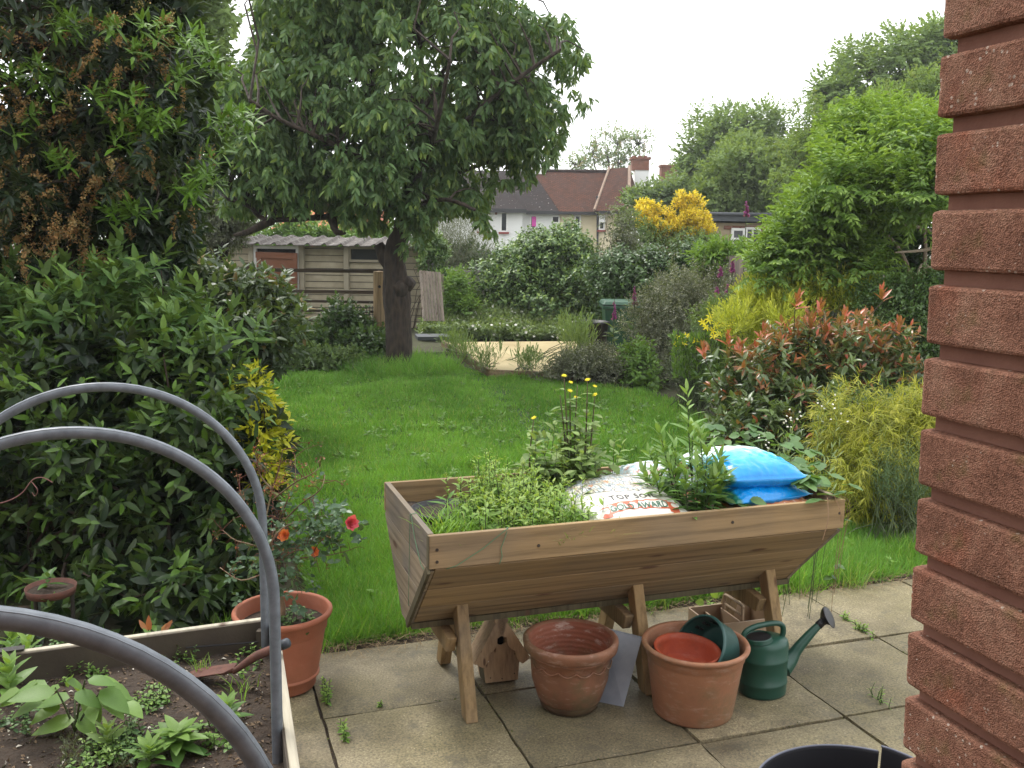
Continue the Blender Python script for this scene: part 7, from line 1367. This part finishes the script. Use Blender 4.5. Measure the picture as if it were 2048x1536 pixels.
def rosette(name, label, px, py, n, leaf, tpl, mat, rise=.5, h=.05, young=.4, parts=40):
    c = bpx(px, py); t = thing(name, label, 'plant', c); a = np.arange(n)*2.4+rng.normal(0, .2, n); f = np.linspace(0, 1, n); D = np.column_stack([np.cos(a), np.sin(a), rise*.3+f*1.3*rise]); P = c+np.column_stack([np.zeros(n), np.zeros(n), .005+f*h]); foliage(t, mat, tpl, P, D, np.tile([0, 0, 1.], (n, 1))+rng.normal(0, .15, (n, 3)), leaf*(1-.5*f)*rng.uniform(.85, 1.15, n), rng.uniform(0, 1, n), f*young, parts=parts, cell=2); return t
LB = leaf_tpl('broad', w=.42, fold=.1, curl=.3)
rosette('primrose_rosette', 'big rosette of long green leaves at the bottom edge of the bed', 355, 1500, 26, .125, LB, M_PEP)
rosette('primrose_rosette', 'smaller rosette of pale green leaves under the nearest hoop', 455, 1440, 18, .085, LB, M_PEP, rise=.9)
rosette('leafy_weed', 'clump of light green leaves at the far left of the bed', 20, 1390, 16, .11, LB, M_PEP, rise=1.2, h=.10)
rosette('leafy_weed', 'leafy plant at the left edge of the photo beneath the nearest hoop', 60, 1340, 14, .085, LB, M_PEP, rise=1.3, h=.10)
rosette('leafy_weed', 'small plant with round blue green leaves beside the far rim of the bed', 300, 1310, 10, .07, leaf_tpl('broad', w=.6, fold=.08, curl=.2), M_MINT, rise=1.3, h=.06)
rosette('primrose_rosette', 'rosette of toothed green leaves in the very bottom left, right of the mossy weeds', 300, 1530, 18, .095, LF_SER, M_PEP, rise=.9)
rosette('leafy_weed', 'jagged silver green weed near the bottom left corner of the bed', 215, 1500, 16, .075, LF_SER, M_THI, rise=1.1, h=.06)
rosette('leafy_weed', 'pale green leafy clump against the left edge, above the pepper-like plant', 25, 1310, 16, .09, LB, M_PEP, rise=1.4, h=.09)
am = thing('red_seedling', 'seedling with pink and orange-red top leaves by the far rim of the bed', 'plant', bpx(300, 1300)); c = bpx(302, 1300); P = [at_y(x, y, c[1]) for x, y in ((300, 1262), (296, 1262), (322, 1262), (330, 1262), (345, 1270))]; foliage(am, leafmat('red young leaf', (.35, .12, .06), (.5, .25, .16), (.5, .35, .25), trans=.3), leaf_tpl('lance', w=.4, fold=.15), np.array(P), np.array([[-.1, 0, 1], [-.6, 0, .7], [.7, 0, .6], [.6, 0, 1.], [.5, -.1, -.9]]), np.array([[0, -1, .2]]*5), np.array([.055, .05, .05, .045, .07]), rng.uniform(0, 1, 5), np.zeros(5), name='leaf_cluster'); MB().tube([c, P[0]], .002, 5).build('stem', M_DRY, am)
for k, (x, y, n_, lab) in enumerate(((350, 1300, 26, 'low creeping cress at the far rim, left of the trowel'), (500, 1322, 12, 'small green weeds just behind the trowel handle'), (310, 1400, 26, 'creeping cress in the middle of the bed'), (250, 1490, 40, 'low mossy weeds along the bottom edge of the bed'), (200, 1520, 34, 'scrubby silver green weeds at the bottom of the bed'), (345, 1330, 12, 'thin weeds under the trowel blade'), (100, 1300, 20, 'yellow green leaves behind the nearest hoop'), (180, 1340, 22, 'round-leaved weeds under the nearest hoop'), (430, 1480, 16, 'pale leafy weeds beside the foot of the middle hoop'), (40, 1440, 18, 'green weeds left of the pepper-like plant'))):
    c = bpx(x, y); t = thing('cress', lab, 'weeds', c); stand(t, [c+np.array([rng.normal(0, .035), rng.normal(0, .045), 0]) for _ in range(n_)], .015, .05, M_PEP if k % 3 else M_STB, leaf_tpl('broad', w=.7, fold=.08), 6, .021, a0=85, a1=50, parts=30, cell=8)
gt = thing('grass_tuft', 'few thin grass blades growing through the trowel blade', 'grass tuft', bpx(395, 1345)); grasstuft(gt, [bpx(395, 1345), bpx(405, 1350)], 8, .05, .10, .003, M_GB, .012, .3)
gt = thing('grass_tuft', 'thin grass blades between the trowel and the hoop foot', 'grass tuft', bpx(480, 1385)); grasstuft(gt, [bpx(470, 1385), bpx(495, 1375), bpx(480, 1400)], 7, .04, .09, .003, M_GB, .012, .4)
n = 900; P = np.array([bpx(rng.uniform(120, 300), rng.uniform(1470, 1536)) for _ in range(n)]); D = rng.normal(0, .5, (n, 3))+np.array([0, 0, .6]); fo = foliage(bed, M_GREY, LF_SN, P, D, rng.normal(size=(n, 3)), rng.uniform(.01, .022, n), rng.uniform(0, 1, n), np.zeros(n), name='dry_moss')
# twining tendril and tray seedling in the shade of the laurel
tn = thing('plant_stand', 'rusty tray on a dark stand holding a laurel seedling, in the shade of the shrub', 'plant stand', at_y(100, 1300, 3.9)*np.array([1, 1, 0])); c = at_y(102, 1180, 3.9)
MB().lathe([(.0, -.012), (.095, -.012), (.10, .018), (.103, .018), (.097, -.016), (0, -.016)], c, 40).build('tray', M_RUST, tn, smooth=True); MB().lathe([(0, .004), (.095, .0)], c, 24).build('tray_soil', M_SOIL, tn)
MB().tube([c+np.array([.08, .02, -.01]), np.array([c[0]+.08, c[1]+.02, 0])], .009, 8).tube([c+np.array([-.08, .02, -.01]), np.array([c[0]-.08, c[1]+.02, 0])], .009, 8).build('stand_legs', M_DARK, tn)
sh = shoots(np.array([c+np.array([-.01, 0, .02])]), np.array([[0, 0, 1.]]), 9, .045, .075, a0=85, a1=35, droop=.2, jit=.3); addleaves(tn, M_AU, LF_SER, sh, parts=9, cell=2, partname='leaf')
# weeds in the slab joints
for k, (x, y, n_, h, lab) in enumerate(((655, 1400, 12, .09, 'leafy weed sprouting from the joint beside the rose pot'), (690, 1475, 7, .06, 'small weed in the slab joint near the bottom edge'), (762, 1412, 5, .02, 'tiny weed rosette on the slab left of the near planter leg'), (1760, 1405, 9, .07, 'feathery weed in the joint near the brick wall'), (1725, 1265, 8, .05, 'weeds in the joint right of the watering can spout'), (1420, 1225, 6, .09, 'vine seedling with yellow green leaves behind the planter legs'), (1690, 1240, 6, .04, 'sparse grass in the slab joint under the strawberry runners'))):
    c = at_z(x, y, -.005); t = thing('joint_weed', lab, 'weed', c); stand(t, [c+gv*rng.normal(0, .03)*(1 if k not in (2,) else .3)+gu*rng.normal(0, .006) for _ in range(n_)], h*.6, h, M_WEED, leaf_tpl('lance', w=.5 if k != 3 else .15, fold=.1), 8, .026 if k != 2 else .014, a0=80, a1=35, name='foliage')
    if k == 5:
        P = np.array([at_y(1408, 1205, c[1]), at_y(1425, 1195, c[1]), at_y(1428, 1215, c[1])]); foliage(t, M_PEP, leaf_tpl('broad', w=.9), P, np.array([[-1, -.2, .1], [.4, -.2, .8], [.8, -.2, -.2]]), np.array([[0, -1, .5]]*3), .045, np.ones(3), np.ones(3)*.6, name='vine_leaves')
n = 500; xs_ = rng.uniform(930, 1060, n); P = np.array([at_z(x, 1265+rng.normal(0, 14), .003) for x in xs_]); o = foliage(None, M_CHIP, leaf_tpl('simple', w=.6), P, rng.normal(size=(n, 3))*np.array([1, 1, .2]), np.tile([0, 0, 1.], (n, 1)), rng.uniform(.004, .016, n), rng.uniform(0, .5, n), np.zeros(n), name='soil_crumbs'); props(o, 'crumbs of soil scattered on the slabs along the lawn edge')
# hanging tendril at the left edge
td = thing('tendril', 'thin reddish tendril curling in front of the laurel at the left edge', 'tendril', at_y(0, 1010, 3.6)); MB().tube(smoothpts([at_y(-20, 1012, 3.6), at_y(20, 1000, 3.6), at_y(45, 985, 3.6), at_y(65, 960, 3.6), at_y(85, 955, 3.6), at_y(105, 965, 3.6)], 30), .0022, 5).tube(smoothpts([at_y(62, 962, 3.6), at_y(75, 980, 3.58), at_y(70, 992, 3.6), at_y(64, 985, 3.6)], 12), .0016, 5).build('stem', plain('reddish stem', (.22, .09, .08), None, 5, .6, 0), td)
# ------------------------------------------------------------------ thin damp air
hz_m = bpy.data.materials.new('haze'); hz_m.use_nodes = True; hn = hz_m.node_tree.nodes; hl = hz_m.node_tree.links
for n_ in list(hn): hn.remove(n_)
ho = hn.new('ShaderNodeOutputMaterial'); hv = hn.new('ShaderNodeVolumePrincipled'); hv.inputs['Color'].default_value = (.93, .96, 1, 1); hv.inputs['Density'].default_value = .0010; hl.new(hv.outputs[0], ho.inputs['Volume'])
o = MB().box((0, 140, 8.4), (420, 380, 19.0)).build('haze', hz_m, None, kind='stuff'); props(o, 'thin damp air over the gardens')
